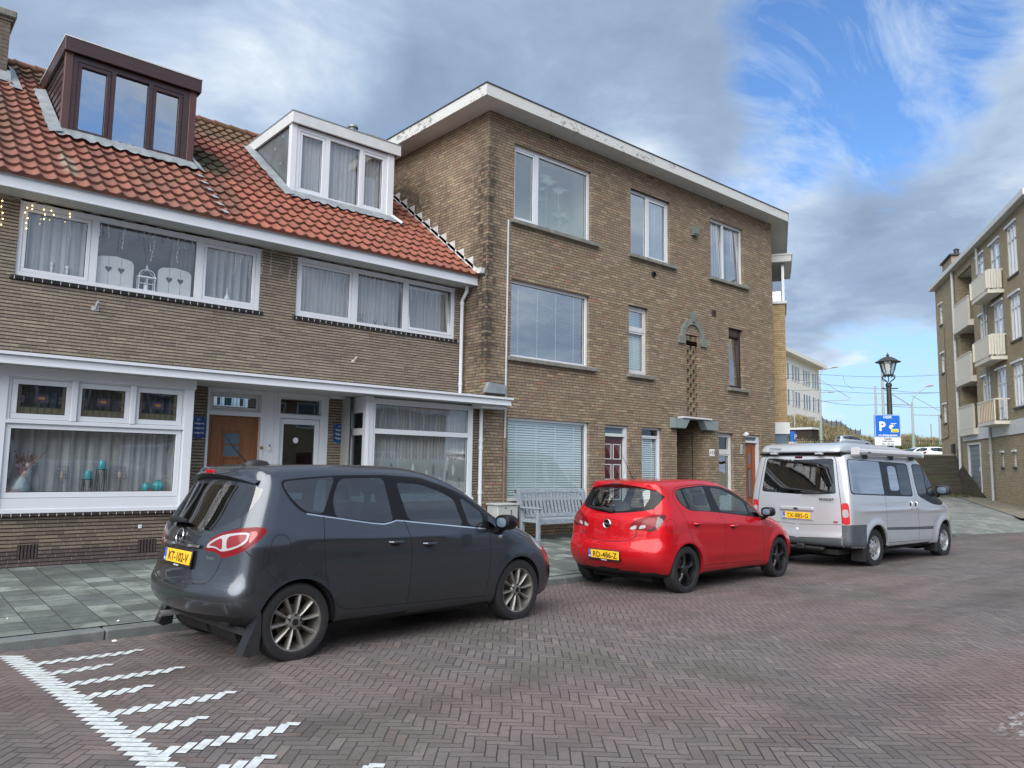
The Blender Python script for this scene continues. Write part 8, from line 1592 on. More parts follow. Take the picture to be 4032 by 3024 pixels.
def car_surface(S,spec,wheels,nx=84,ny=22,nz=34,zsp=(.5,.82),xin=(.75,.85),ra=.36,extra=()):
    lo,hi=S.lo,S.hi;ym=.98;xs=np.linspace(lo[0]-.02,hi[0]+.02,nx+1);zs=np.linspace(lo[1]-.02,hi[1]+.02,nz+1);ysg=np.linspace(-ym,0,ny+1)
    key={};P=[];Fc=[]
    def vid(x,y,z):
        k=(round(x,4),round(y,4),round(z,4))
        if k not in key: key[k]=len(P);P.append((x,y,z))
        return key[k]
    for i in range(nx):
        for k in range(nz): Fc.append([vid(xs[i],-ym,zs[k]),vid(xs[i+1],-ym,zs[k]),vid(xs[i+1],-ym,zs[k+1]),vid(xs[i],-ym,zs[k+1])])
        for j in range(ny):
            Fc.append([vid(xs[i],ysg[j],zs[-1]),vid(xs[i+1],ysg[j],zs[-1]),vid(xs[i+1],ysg[j+1],zs[-1]),vid(xs[i],ysg[j+1],zs[-1])])
            Fc.append([vid(xs[i],ysg[j+1],zs[0]),vid(xs[i+1],ysg[j+1],zs[0]),vid(xs[i+1],ysg[j],zs[0]),vid(xs[i],ysg[j],zs[0])])
    for j in range(ny):
        for k in range(nz):
            Fc.append([vid(xs[0],ysg[j],zs[k]),vid(xs[0],ysg[j],zs[k+1]),vid(xs[0],ysg[j+1],zs[k+1]),vid(xs[0],ysg[j+1],zs[k])])
            Fc.append([vid(xs[-1],ysg[j],zs[k]),vid(xs[-1],ysg[j+1],zs[k]),vid(xs[-1],ysg[j+1],zs[k+1]),vid(xs[-1],ysg[j],zs[k+1])])
    P=np.array(P);O=P.copy();O[:,0]=np.clip(P[:,0],lo[0]+xin[0],hi[0]-xin[1]);O[:,1]=0
    O[:,2]=np.clip(P[:,2],zsp[0],zsp[1])
    inside=S.F(O[:,0],O[:,1],O[:,2]);O[:,2]=np.where(inside>-.02,.6,O[:,2])
    P=S.solve(O,P-O,1.3)
    V=[tuple(p) for p in P];tags=['base']*len(Fc)
    charts={'side':(0,-1,0),'rear':(-1,0,0),'diag':(-.75,-.66,0),'diagrear':(-.85,-.5,.15),'fdiag':(.70,-.65,.3),'front':(.75,0,.66)}
    def basis(e):
        e=np.array(e,float);e/=np.linalg.norm(e);a=np.array([0,0,1.]);u=np.cross(a,e);u/=np.linalg.norm(u);return e,u,np.cross(e,u)
    def ribbon(P2,w_):
        P2=[np.array(p) for p in P2];L_=[];R_=[]
        for i,p in enumerate(P2):
            t=P2[min(i+1,len(P2)-1)]-P2[max(i-1,0)];t=t/(np.linalg.norm(t)+1e-9);n_=np.array([-t[1],t[0]])*w_/2;L_.append(p+n_);R_.append(p-n_)
        return L_+R_[::-1]
    def inpoly(poly,x,y):
        c=False;n_=len(poly)
        for i in range(n_):
            a,b=poly[i],poly[(i+1)%n_]
            if (a[1]>y)!=(b[1]>y) and x<(b[0]-a[0])*(y-a[1])/(b[1]-a[1])+a[0]: c=not c
        return c
    def cut(chart,items,nmin=.30):
        nonlocal V,Fc,tags
        e,u,w_=basis(charts[chart]);A=np.array(V);U=A@u;W_=A@w_;Dp=A@e
        polys=[]
        for (nm,pts,kind) in items:
            P3=np.array(pts);P3[:,1]=np.minimum(P3[:,1],0);P2=[(float(p@u),float(p@w_)) for p in P3]
            if kind.startswith('line'): P2=[tuple(q) for q in ribbon(P2,float(kind[4])*.00135)]
            polys.append((nm,P2))
        bb=[(min(p[0] for p in q)-.01,max(p[0] for p in q)+.01,min(p[1] for p in q)-.01,max(p[1] for p in q)+.01) for _,q in polys]
        sel=[]
        for fi,f in enumerate(Fc):
            us=[U[i] for i in f];ws=[W_[i] for i in f];a,b,c,d=min(us),max(us),min(ws),max(ws)
            if not any(not(b<q[0] or a>q[1] or d<q[2] or c>q[3]) for q in bb): continue
            p=A[f];nn=np.cross(p[2]-p[0],p[-1]-p[1]) if len(f)==4 else np.cross(p[1]-p[0],p[2]-p[0]);l_=np.linalg.norm(nn)
            if l_<1e-10 or (nn@e)/l_<nmin: continue
            sel.append(fi)
        if not sel: return
        ids=sorted({i for fi in sel for i in Fc[fi]});mp={i:k for k,i in enumerate(ids)}
        co=[Vector((U[i],W_[i])) for i in ids];nb0=len(co);edges=[]
        for _,q in polys:
            b=len(co);co+=[Vector(p) for p in q];edges+=[(b+i,b+(i+1)%len(q)) for i in range(len(q))]
        faces=[[mp[i] for i in Fc[fi]] for fi in sel]
        vo,eo,fo,ov,oe,of=delaunay_2d_cdt(co,edges,faces,0,1e-5)
        nv=[];newpts=[];dep=[]
        owner={};cand={}
        def inpoly_eps(pl,x,y):
            mx=sum(q[0] for q in pl)/len(pl);my=sum(q[1] for q in pl)/len(pl)
            return inpoly(pl,x+(mx-x)*.02,y+(my-y)*.02)
        for k,f in enumerate(fo):
            if of[k]:
                for i in f:
                    owner.setdefault(i,of[k][0]);cand.setdefault(i,set()).update(of[k])
        for k,p in enumerate(vo):
            src=[i for i in ov[k] if i<nb0]
            if src: nv.append(ids[src[0]])
            elif k in owner:
                j=next((j for j in cand.get(k,[]) if inpoly_eps([co[m] for m in faces[j]],p[0],p[1])),owner[k]);f=Fc[sel[j]];q0=A[f[0]];nn=np.cross(A[f[2]]-A[f[0]],A[f[-1]]-A[f[1]]) if len(f)==4 else np.cross(A[f[1]]-A[f[0]],A[f[2]]-A[f[0]])
                q0=A[f].mean(0);b_=p[0]*u+p[1]*w_;den_=nn@e;d_=float(((q0-b_)@nn)/den_) if abs(den_)>1e-9 else float(np.mean([Dp[i] for i in f]));dl=[Dp[i] for i in f];d_=min(max(d_,min(dl)-.01),max(dl)+.01);nv.append(-1-len(newpts));newpts.append(p[0]*u+p[1]*w_+d_*e)
            else: nv.append(None)
        if newpts:
            Q0=np.array(newpts);O_=Q0-e*.12;Q=S.solve(O_,np.tile(e,(len(O_),1)),.24);far=np.abs((Q-Q0)@e)>.03;Q[far]=Q0[far]
            base=len(V);V=V+[tuple(q) for q in Q];nv=[(base-1-i if (i is not None and i<0) else i) for i in nv]
        keep=[i for i in range(len(Fc)) if i not in set(sel)];nF=[Fc[i] for i in keep];nT=[tags[i] for i in keep]
        A=np.array(V);
        for k,f in enumerate(fo):
            if not of[k]: continue
            g=[nv[i] for i in f]
            if None in g or len(set(g))<3: continue
            cx=sum(vo[i][0] for i in f)/len(f);cy=sum(vo[i][1] for i in f)/len(f)
            own=[j for j in of[k] if inpoly([co[m] for m in faces[j]],cx,cy)]
            if not own: continue
            t=tags[sel[own[0]]]
            for nm,q in polys:
                if inpoly(q,cx,cy): t=nm if not (t=='hole') else t
            p=A[g];nn=np.cross(p[1]-p[0],p[2]-p[0])
            if nn@e<0: g=g[::-1]
            nF.append(g);nT.append(t)
        Fc,tags=nF,nT
    # wheel openings
    arches=[]
    for (wx,wz) in wheels:
        q=[(wx+ra*math.cos(a),wz+ra*math.sin(a)) for a in [R(-28+(236)*i/30) for i in range(31)]]
        q=[(q[0][0],0.0)]+q+[(q[-1][0],0.0)];arches.append(q)
    cut('side',[('hole',[(a,-.9,b) for a,b in q],'poly') for q in arches],.12)
    A=np.array(V)
    spec=[q_ for q_ in spec if q_[0]!='blow']
    for i,f in enumerate(Fc):
        c=A[f].mean(0)
        if c[2]<wheels[0][1]*1.3 and c[1]<-.5:
            for q in arches:
                if inpoly(q,c[0],c[2]): tags[i]='hole'
    order=['side','diag','diagrear','rear','fdiag','front']
    for ch in order:
        its=[]
        for (nm,c_,ty,pts) in list(spec)+list(extra):
            if c_!=ch: continue
            if ty.startswith('ring'):
                c0,c1=np.array(pts[0]),np.array(pts[1]);r_=np.linalg.norm(c1-c0)
                for kk,rr_ in (('gap',r_+.003),('base',r_-.003)): its.append((kk,[(c0[0]+rr_*math.cos(a),c0[1],c0[2]+rr_*math.sin(a)) for a in [6.2832*i/26 for i in range(26)]],'poly'))
            elif ty.startswith('line'):
                nm2='chrome' if nm=='chrome' else ('crease' if nm=='crease' else 'gap')
                if nm2=='crease': continue
                its.append((nm2,pts,ty))
            else:
                nm2={'bumpR':'bump','bumpB':'bump','strip':'strip','trimb':'trim','trimf':'trim','hatch':'hatch'}.get(nm,nm)
                q=list(pts)
                if ty=='polyc': q=[(q[0][0],0.,q[0][2])]+q[1:-1]+[(q[-1][0],0.,q[-1][2])]
                if ty=='poly' and (nm2.startswith(('glass','lamp','trim','head')) and nm2!='glassw'):
                    for _ in range(2): q=[tuple(np.array(q[i_])*(1-w2)+np.array(q[(i_+1)%len(q)])*w2) for i_ in range(len(q)) for w2 in (.2,.8)]
                its.append((nm2,q,'poly'))
        # doors first so that glass and trim overwrite them
        its.sort(key=lambda t:0 if t[0].startswith('door') or t[0]=='hatch' else (1 if t[0] in('trim','bump','strip') else (3 if t[0] in('gap','chrome') or t[0]=='base' else 2)))
        if its: cut(ch,its,.25)
    A=np.array(V);Nn=S.normal(A)
    return V,Fc,tags,Nn,arches
def emit(name,V,Fc,Nn,idx,matl,tagm,parent,mirror=False,both=False):
    """make one object from face indices; both: add the mirrored half too"""
    vs=[];fs=[];ms=[];ns=[];mats=[];
    for side in ((1,-1) if both else ((-1,) if mirror else (1,))):
        mp={}
        for i in idx:
            f=Fc[i];g=[]
            for v in f:
                if v not in mp: mp[v]=len(vs);p=V[v];n_=Nn[v];vs.append((p[0],p[1]*side,p[2]));ns.append((n_[0],n_[1]*side,n_[2]))
                g.append(mp[v])
            if side<0: g=g[::-1]
            fs.append(g);mm_=tagm(i);
            if mm_ not in mats: mats.append(mm_)
            ms.append(mats.index(mm_))
    me=bpy.data.meshes.new(name);me.from_pydata(vs,[],fs)
    for m_ in mats: me.materials.append(MAT[m_])
    me.polygons.foreach_set('material_index',ms);me.polygons.foreach_set('use_smooth',[True]*len(fs));me.update()
    me.normals_split_custom_set_from_vertices(ns)
    o=bpy.data.objects.new(name,me);COL.objects.link(o);o.parent=parent;return o
def build_car(root,S,spec,wheels,paint,ra=.36,extra=(),glassm='car_glass_dark',frontglass=None,lamps=None,arch_in=.50,**kw):
    V,Fc,tags,Nn,arches=car_surface(S,spec,wheels,ra=ra,extra=extra,**kw)
    lamps=lamps or {};frontglass=frontglass or glassm
    G={}
    for i,t in enumerate(tags): G.setdefault(t,[]).append(i)
    def tm(i):
        t=tags[i]
        if t in('base','doorR','doorF','doorS','hatch'):
            c=Nn[Fc[i][0]];return 'arch_black' if c[2]<-.75 else paint
        return {'gap':'gap_black','trim':'trim_black','bump':'bumper_plastic','strip':'bumper_plastic','chrome':'chrome'}.get(t) or lamps.get(t) or (frontglass if t in('glassf','glassw','glasst') else glassm)
    emit('body',V,Fc,Nn,G['base']+G.get('gap',[]),None,tm,root,both=True)
    for t in ('doorR','doorF','doorS'):
        if t in G:
            for mi in ((False,True)): emit('door',V,Fc,Nn,G[t],None,tm,root,mirror=mi)
    if 'hatch' in G: emit('tailgate',V,Fc,Nn,G['hatch'],None,tm,root,both=True)
    for t in ('glassq','glassr','glassr2','glassf','glasst','glasst2'):
        if t in G:
            for mi in (False,True): emit('side_window',V,Fc,Nn,G[t],None,tm,root,mirror=mi)
    if 'glassb' in G: emit('rear_window',V,Fc,Nn,G['glassb'],None,tm,root,both=True)
    if 'glassw' in G: emit('windscreen',V,Fc,Nn,G['glassw'],None,tm,root,both=True)
    if 'trim' in G:
        [emit('window_trim',V,Fc,Nn,[i for i in G['trim']+G.get('chrome',[]) if abs(Nn[Fc[i][0]][1])>.5],None,tm,root,mirror=mi) for mi in (False,True)]
        rt_=[i for i in G['trim']+G.get('chrome',[]) if abs(Nn[Fc[i][0]][1])<=.5]
        if rt_: emit('rear_trim',V,Fc,Nn,rt_,None,tm,root,both=True)
    if 'bump' in G: emit('bumper',V,Fc,Nn,G['bump'],None,tm,root,both=True)
    if 'strip' in G:
        for mi in (False,True): emit('side_strip',V,Fc,Nn,G['strip'],None,tm,root,mirror=mi)
    L_=[i for t in G if t.startswith('lamp') for i in G[t]]
    if L_:
        for mi in (False,True): emit('tail_light',V,Fc,Nn,L_,None,tm,root,mirror=mi)
    if 'head' in G:
        for mi in (False,True): emit('headlight',V,Fc,Nn,G['head'],None,lambda i:'lamp_head',root,mirror=mi)
    # wheel housings: lip + liner
    for sd in (-1,1):
        for q in arches:
            mb=MB();lip=MB()
            pts=np.array([(a,-.6,b) for a,b in q[1:-1]]);pts=S.solve(np.array([(a,0,b) for a,b in q[1:-1]],float),np.tile([0,-1.,0],(len(q)-2,1)),1.1)
            V1=[];F1=[];V2=[];F2=[];wx=(q[1][0]+q[-2][0])/2;n_=len(pts)
            for (x,y,z) in pts:
                V2+=[(x,y*-sd if sd>0 else y,z)] ;V2[-1]=(x,y if sd<0 else -y,z)
                yi=(y+.035) if sd<0 else -(y+.035);V2+=[(x,yi,z)];V1+=[(x,yi,z),(x,sd*arch_in,z)]
            for i in range(n_-1): F1.append((2*i,2*i+2,2*i+3,2*i+1));F2.append((2*i,2*i+2,2*i+3,2*i+1))
            b=len(V1);F1.append(tuple(2*i+1 for i in range(n_)));mb.add(V1,F1,0,False);lip.add(V2,F2,0,True)
            mb.build('wheel_housing','arch_black',root,recalc=False);lip.build('arch_lip',paint,root,recalc=False)
    return V,Fc,tags,Nn
def wheel(parent,x,side,r,y,w_,style,yaw=0.):
    t=bpy.data.objects.new('wheel',None);COL.objects.link(t);t.empty_display_size=.1
    t.location=(x,side*y,r);t.parent=parent;t.rotation_euler=(0,0,yaw)
    s=side  # outer face towards +s*y
    rt=MB();ro,ri=r,r*(.70 if style!='steel' else .60)
    rt.lathe([(ri,-w_*.5*s),(ri+.02,-w_*.5*s),(ro-.02,-w_*.48*s),(ro,-w_*.36*s),(ro+.0,-w_*.1*s),(ro-.006,-w_*.09*s),(ro,-w_*.07*s),(ro,w_*.12*s),(ro-.006,w_*.13*s),(ro,w_*.15*s),(ro-.002,w_*.34*s),(ro-.018,w_*.47*s),(ri+.045,w_*.50*s),(ri+.012,w_*.47*s),(ri,w_*.40*s)],(0,0,0),48,'y')
    rt.build('tyre','tyre',t)
    m_=MB();yo=w_*.36*s;rim='rim_grey' if style=='alloy' else ('rim_black' if style=='black' else 'rim_steel')
    m_.lathe([(ri+.012,w_*.44*s),(ri-.004,w_*.42*s),(ri-.010,w_*.30*s),(ri-.03,-w_*.2*s),(ri-.03,-w_*.45*s)],(0,0,0),48,'y',0)
    if style!='steel':
        n_=10 if style=='alloy' else 5
        for k in range(n_):
            a0=2*math.pi*k/n_+(.1 if style=='alloy' else .3);da=.105 if style=='alloy' else .17
            secs=((.055,da*1.6 if style=='alloy' else .55,yo-.012*s),(ri*.5,da*(1.25 if style=='alloy' else 1.),yo-.002*s),(ri*.97,da*(1.15 if style=='alloy' else 1.45),yo-.012*s if style!='alloy' else yo-.004*s))
            Vv=[]
            for rr_,dd,yy in secs:
                hw=rr_*math.tan(min(dd,.9)) if rr_<.08 else rr_*dd*(.9 if style=='alloy' else .85)
                hw=min(hw,.047) if style=='alloy' else min(hw,.05 if rr_<.15 else .052)
                c_,s_=math.cos(a0),math.sin(a0);tx,tz=-s_,c_
                for o_,dy in ((-1,-.02*s),(-.55,0),(0,.006*s),(.55,0),(1,-.02*s)): Vv.append((c_*rr_+tx*hw*o_,yy+dy,s_*rr_+tz*hw*o_))
                Vv+=[(c_*rr_+tx*hw,yy-.05*s,s_*rr_+tz*hw),(c_*rr_-tx*hw,yy-.05*s,s_*rr_-tz*hw)]
            Fv=[];m7=7
            for q in range(2):
                for j in range(m7): Fv.append((q*m7+j,q*m7+(j+1)%m7,(q+1)*m7+(j+1)%m7,(q+1)*m7+j))
            m_.add(Vv,Fv,0,True)
        m_.lathe([(0,yo+.004*s),(.032,yo+.003*s),(.034,yo-.002*s),(.062,yo-.006*s),(.075,yo-.03*s)],(0,0,0),24,'y',0)
        m_.lathe([(0,yo+.0055*s),(.027,yo+.005*s)],(0,0,0),20,'y',1)
        for k in range(5):
            a=2*math.pi*k/5+.2;m_.lathe([(0,yo+.0*s),(.010,yo+.0*s),(.010,yo-.02*s)],(.056*math.cos(a),0,.056*math.sin(a)),8,'y',1)
    else:
        m_.lathe([(ri-.002,w_*.30*s),(ri-.05,w_*.16*s),(ri-.075,w_*.30*s),(.085,w_*.34*s),(.070,w_*.30*s)],(0,0,0),40,'y',0)
        for k in range(8):
            a=2*math.pi*k/8;rr_=ri-.066;m_.lathe([(0,0),(.017,0),(.017,-.01*s)],(rr_*math.cos(a),w_*.315*s,rr_*math.sin(a)),10,'y',1)
        m_.lathe([(.072,w_*.30*s),(.068,w_*.46*s),(.05,w_*.50*s),(0,w_*.50*s)],(0,0,0),20,'y',2)
    m_.build('rim',[rim,'rim_black' if style!='steel' else 'arch_black','rim_steel' if style=='steel' else rim],t,recalc=False)
    m_=MB();m_.lathe([(0,-w_*.05*s),(r*.42,-w_*.05*s),(r*.42,-w_*.15*s),(0,-w_*.15*s)],(0,0,0),30,'y');m_.build('brake_disc','disc_metal',t)
    m_=MB();m_.lathe([(0,-w_*.2*s),(ri-.02,-w_*.2*s)],(0,0,0),30,'y');m_.build('wheel_back','arch_black',t)
    return t
def mirror_part(root,S,x,z,col,arm=(.0,-.03),sc=1.,arrow=True):
    for sd in (-1,1):
        p=S.solve(np.array([[x,0,z]],float),np.array([[0,-1.,0]]),1.1)[0];yy=abs(p[1])
        V=[];F=[];rings=((-.075,.60),(-.06,.92),(-.02,1.),(.04,.95),(.085,.70),(.11,.25))
        n_=16
        for (dx,k) in rings:
            for i in range(n_):
                a=2*math.pi*i/n_;c_,s_=math.cos(a),math.sin(a);q=lambda t:math.copysign(abs(t)**.7,t)
                V.append((x+dx*sc+.02,sd*(yy+.13*sc+.105*sc*k*q(c_)),z+.075*sc+.075*sc*k*q(s_)))
        for r_ in range(len(rings)-1):
            for i in range(n_): F.append((r_*n_+i,r_*n_+(i+1)%n_,(r_+1)*n_+(i+1)%n_,(r_+1)*n_+i))
        F+= [tuple(range(n_)),tuple(range(len(V)-1,len(V)-n_-1,-1))]
        mb=MB();mb.add(V,F[:-2],0,True);mb.add([],[]);mb.f.append(F[-1]);mb.m.append(0);mb.sm.append(False);mb.f.append(F[-2]);mb.m.append(1);mb.sm.append(False)
        mb.tube([(x+.02,sd*(yy-.02),z-.03),(x+.02,sd*(yy+.05),z-.02),(x+.02,sd*(yy+.10),z+.03)],[.035,.03,.035],8,0)
        mb.build('wing_mirror',[col,'far_glass'],root)
def handles(root,S,pts,mname,L_=.10,vert=False):
    for (x,z) in pts:
        for sd in (-1,1):
            p=S.solve(np.array([[x,0,z]],float),np.array([[0,-1.,0]]),1.1)[0];yy=abs(p[1]);mb=MB()
            mb.lathe([(0,.003),(.055 if not vert else .04,.003)],(0,0,0),20,'y',1)
            for i in range(len(mb.v)): mb.v[i]=(mb.v[i][0]*(1 if not vert else .6)+x,sd*(yy+.001)+mb.v[i][1]*sd*.5,mb.v[i][2]*.55*(1 if not vert else 2)+z-.006)
            a=(x-L_/2,sd*(yy+.0),z+.006);b=(x-L_/2+.02,sd*(yy+.035),z+.006);c=(x+L_/2-.02,sd*(yy+.035),z+.004);d_=(x+L_/2,sd*yy,z+.004)
            if vert: a,b,c,d_=[(x,q[1],z+(q[0]-x)) for q in (a,b,c,d_)]
            mb.tube([a,b,c,d_],[.012,.014,.014,.012],8,0);mb.build('door_handle',[mname,'gap_black'],root)
def plate(root,x,y0,z0,txt,tilt=0.,w_=.52,h_=.11,frame=True):
    mb=MB()
    if frame: mb.bbox(-w_/2-.012,w_/2+.012,.0,.016,-h_/2-.028,h_/2+.012,.004,2)
    mb.bbox(-w_/2,w_/2,-.004,.004,-h_/2,h_/2,.003,0);mb.box(-w_/2+.002,-w_/2+.044,-.0055,-.0035,-h_/2+.002,h_/2-.002,1)
    text_mb(mb,txt,.073,(.022,-.0062,-.037),(1,0,0),(0,0,1),3,bold=.0015,font_w=.98)
    text_mb(mb,'NL',.020,(-w_/2+.023,-.0062,-h_/2+.015),(1,0,0),(0,0,1),4,bold=.001)
    for k in range(10): a=6.283*k/10;mb.lathe([(0,-.0062),(.0022,-.0062)],(-w_/2+.023+.011*math.cos(a),0,.022+.011*math.sin(a)),5,'y',0)
    if frame: mb.box(-.05,.05,-.001,.0,-h_/2-.022,-h_/2-.010,5)
    M=Matrix.Translation((x,y0,z0))@Matrix.Rotation(R(-90),4,'Z')@Matrix.Rotation(R(tilt),4,'X');mb.xform(M)
    return mb.build('licence_plate',['plate_yellow','plate_blue','black_plastic','sign_black','sign_white','grey_pipe'],root)
def blitz(root,x,z,r,tilt=0.,m_='chrome'):
    mb=MB();n_=28
    mb.tube([(0+r*math.cos(6.2832*i/n_),0,r*math.sin(6.2832*i/n_)) for i in range(n_+1)],r*.10,6,0,cap=False)
    P=[(-r*1.12,-.13*r),(.18*r,-.13*r),(-.02*r,-.36*r),(r*.55,-.02*r),(r*1.12,.15*r),(-.18*r,.15*r),(.02*r,.38*r),(-r*.55,.02*r)]
    mb.prism([(-r*1.15,.06*r),(-.1*r,.18*r),(.10*r,.02*r),(-.20*r,-.08*r),(r*1.15,-.06*r),(.1*r,-.18*r),(-.10*r,-.02*r),(.20*r,.08*r)] if False else [(-r*1.1,.16*r),(.25*r,.16*r),(-.05*r,.0),(r*1.1,-.0*r),(r*1.1,-.14*r),(-.25*r,-.14*r),(.05*r,.02*r),(-r*1.1,.02*r)],-.006,.006,'y',0)
    M=Matrix.Translation((x,0,z))@Matrix.Rotation(R(-90),4,'Z')@Matrix.Rotation(R(tilt),4,'X');mb.xform(M);return mb.build('emblem',m_,root)
def seats(root,rows,col='seat_dark',z=.28,hr=True,xs=()):
    for (x,ys,top) in rows:
        for y in ys:
            mb=MB();mb.bbox(x-.05,x+.48,y-.25,y+.25,z,z+.20,.05)
            b=len(mb.v);mb.bbox(-.07,.07,-.24,.24,0,top-z-.30,.05);mb.xform(Matrix.Translation((x-.02,y,z+.12))@Matrix.Rotation(R(-12),4,'Y'),b)
            if hr: b=len(mb.v);mb.bbox(-.045,.045,-.13,.13,0,.18,.04);mb.xform(Matrix.Translation((x-.16,y,top-.17))@Matrix.Rotation(R(-8),4,'Y'),b)
            mb.build('seat',col,root)
def wheel_ring(root,x,y,z,r=.185):
    mb=MB();n_=24;mb.tube([(x+r*.45*math.sin(a),y+r*math.cos(a),z+r*.85*math.sin(a)) for a in [6.2832*i/n_ for i in range(n_+1)]],.014,6,cap=False);mb.tube([(x,y,z),(x+.2,y,z-.12)],.03,8);mb.build('steering_wheel','black_plastic',root)
def rsurf(S,y,z): # rear surface x at (y,z)
    return float(S.solve(np.array([[-.9,y,z]],float),np.array([[-1.,0,0]]),2.2)[0][0])
# ---------------------------------------------------------------- grey people carrier
LG_={'lamp':'lamp_red','lampc':'lamp_clear','lampr1':'lamp_pink','lampr2':'lamp_pink','lampb':'lamp_bright','lampk':'lamp_dark','head':'lamp_head','lampc2':'lamp_clear'}
OUT['GREY']=[((n_,c_,ty,p[:-3]+[(x_+.02,y_,z_+.035) for x_,y_,z_ in p[-3:]]) if n_=='glassb' else (n_,c_,ty,p)) for n_,c_,ty,p in OUT['GREY']]
g=empty('people_carrier',(4.21,7.06,-.02),R(4.6),'dark grey people carrier parked in front of the terraced houses, nearest to the viewer','car','cars parked along the kerb')
ws=[('glassw','front','poly',[(.36,-.64,1.52),(.42,0.,1.52),(1.30,0.,1.10),(1.16,-.70,1.10)])]
build_car(g,GREY,OUT['GREY'],[(-1.322,.317),(1.322,.317)],'paint_grey',ra=.362,extra=ws,lamps=LG_)
for x in (-1.322,1.322):
    for s in (-1,1): wheel(g,x,s,.322,.775,.215,'alloy')
px=rsurf(GREY,0,.84)
plate(g,px-.012,-.02,.83,'KT-102-V',tilt=-8);blitz(g,rsurf(GREY,0,1.0)-.012,1.0,.062,-14)
mb=MB();n_=16;V=[];
for i in range(n_+1):
    y=-.36+.72*i/n_;x=rsurf(GREY,y,.925)-.012;V+=[(x,y,.915),(x-.012,y,.925),(x-.002,y,.945)]
for i in range(n_): mb.add([],[]);b=3*i;mb.f+=[(b,b+1,b+4,b+3),(b+1,b+2,b+5,b+4)];mb.m+=[0,0];mb.sm+=[True,True]
mb.v=V;mb.build('boot_handle','chrome',g,recalc=False)
def spoiler(S,root,x0,z0,w_,paint,x1,z1,t=.05,mats=None):
    mb=MB();n_=20;V=[];F=[]
    for i in range(n_+1):
        y=-w_+2*w_*i/n_;k=(abs(y)/w_)**2.2;dz_=-k*.075;dx=k*.13
        V+=[(x0+dx,y,z0+dz_),(x0-.03+dx,y,z0-t*.35+dz_),(x0+.015+dx,y,z0-t+dz_),(x1+dx*.6,y*.98,z1+dz_*.8),(x1+dx*.6+.04,y*.97,z1-t*1.5+dz_)]
    for i in range(n_):
        b=5*i;F+=[(b,b+5,b+8,b+3),(b,b+1,b+6,b+5),(b+1,b+2,b+7,b+6),(b+2,b+4,b+9,b+7)]
    mb.add(V,F,0,True);
    for j,f in enumerate(F): mb.m[j]=0 if j%4<2 else 1
    return mb.build('spoiler',mats or [paint,'trim_black'],root,recalc=True)
spoiler(GREY,g,-1.72,1.545,.62,'paint_grey',-1.42,1.612,.045)
mb=MB();mb.bbox(-1.735,-1.715,-.075,.075,1.535,1.562,.004);mb.build('brake_light','lamp_bright',g)
mb=MB();P=rsurf(GREY,.1,1.10);mb.tube([(P-.02,.30,1.12),(P-.035,.16,1.13),(P-.035,-.06,1.125)],[.03,.028,.014],8);mb.build('wiper','black_plastic',g)
mb=MB();mb.lathe([(0,.0),(.075,.0),(.06,.03),(.02,.045),(0,.045)],(-1.30,0,1.612),16);mb.xform(Matrix.Translation((-1.30,0,0))@Matrix.Scale(1.8,4,(1,0,0))@Matrix.Translation((1.30,0,0)));mb.tube([(-1.40,0,1.64),(-1.52,0,1.76),(-1.66,0,1.93)],[.007,.006,.003],6);mb.build('antenna','black_plastic',g)
mb=MB();mb.lathe([(.022,0),(.027,0),(.027,.16),(.022,.16)],(-1.985,.26,.315),16,'x',0);mb.lathe([(0,.03),(.022,.03)],(-1.985,.26,.315),16,'x',1);mb.build('exhaust',['rim_steel','arch_black'],g)
for sd in (-1,1):
    mb=MB();mb.prism([(-1.665,.52),(-1.70,.34),(-1.79,.13),(-1.74,.105),(-1.66,.12),(-1.64,.26),(-1.645,.42)],sd*.77,sd*.885,'y');mb.build('mudflap','paint_grey',g)
mirror_part(g,GREY,.96,.98,'trim_black',sc=1.05);handles(g,GREY,[(-.35,.92),(.05,.885)],'paint_grey',.15)
mb=MB();x=rsurf(GREY,-.5,.86);text_mb(mb,'TURBO',.022,(rsurf(GREY,-.50,.84)-.004,-.50,.84),(0.25,-1,0),(0,0,1),0,bold=.001);text_mb(mb,'MERIVA',.022,(rsurf(GREY,.52,.84)-.004,.52,.84),(-.25,-1,0),(0,0,1),0,bold=.001);mb.build('lettering','chrome',g)
for sd in (-1,1):
    mb=MB();mb.bbox(.99,1.05,sd*.878,sd*.893,.885,.912,.003);mb.build('side_badge','chrome',g)
seats(g,[(.05,(-.38,.38),1.42),(-.95,(-.42,0,.42),1.30)]);wheel_ring(g,.55,.38,.95)
mb=MB();mb.bbox(.72,1.25,-.68,.68,.60,.98,.08);mb.box(-1.7,1.6,-.72,.72,.24,.30);mb.bbox(-1.80,-1.35,-.6,.6,.3,.85,.03);mb.build('interior','seat_dark',g)
mb=MB();mb.bbox(.40,.43,-.12,.12,1.36,1.43,.01);mb.build('rear_view_mirror','black_plastic',g)
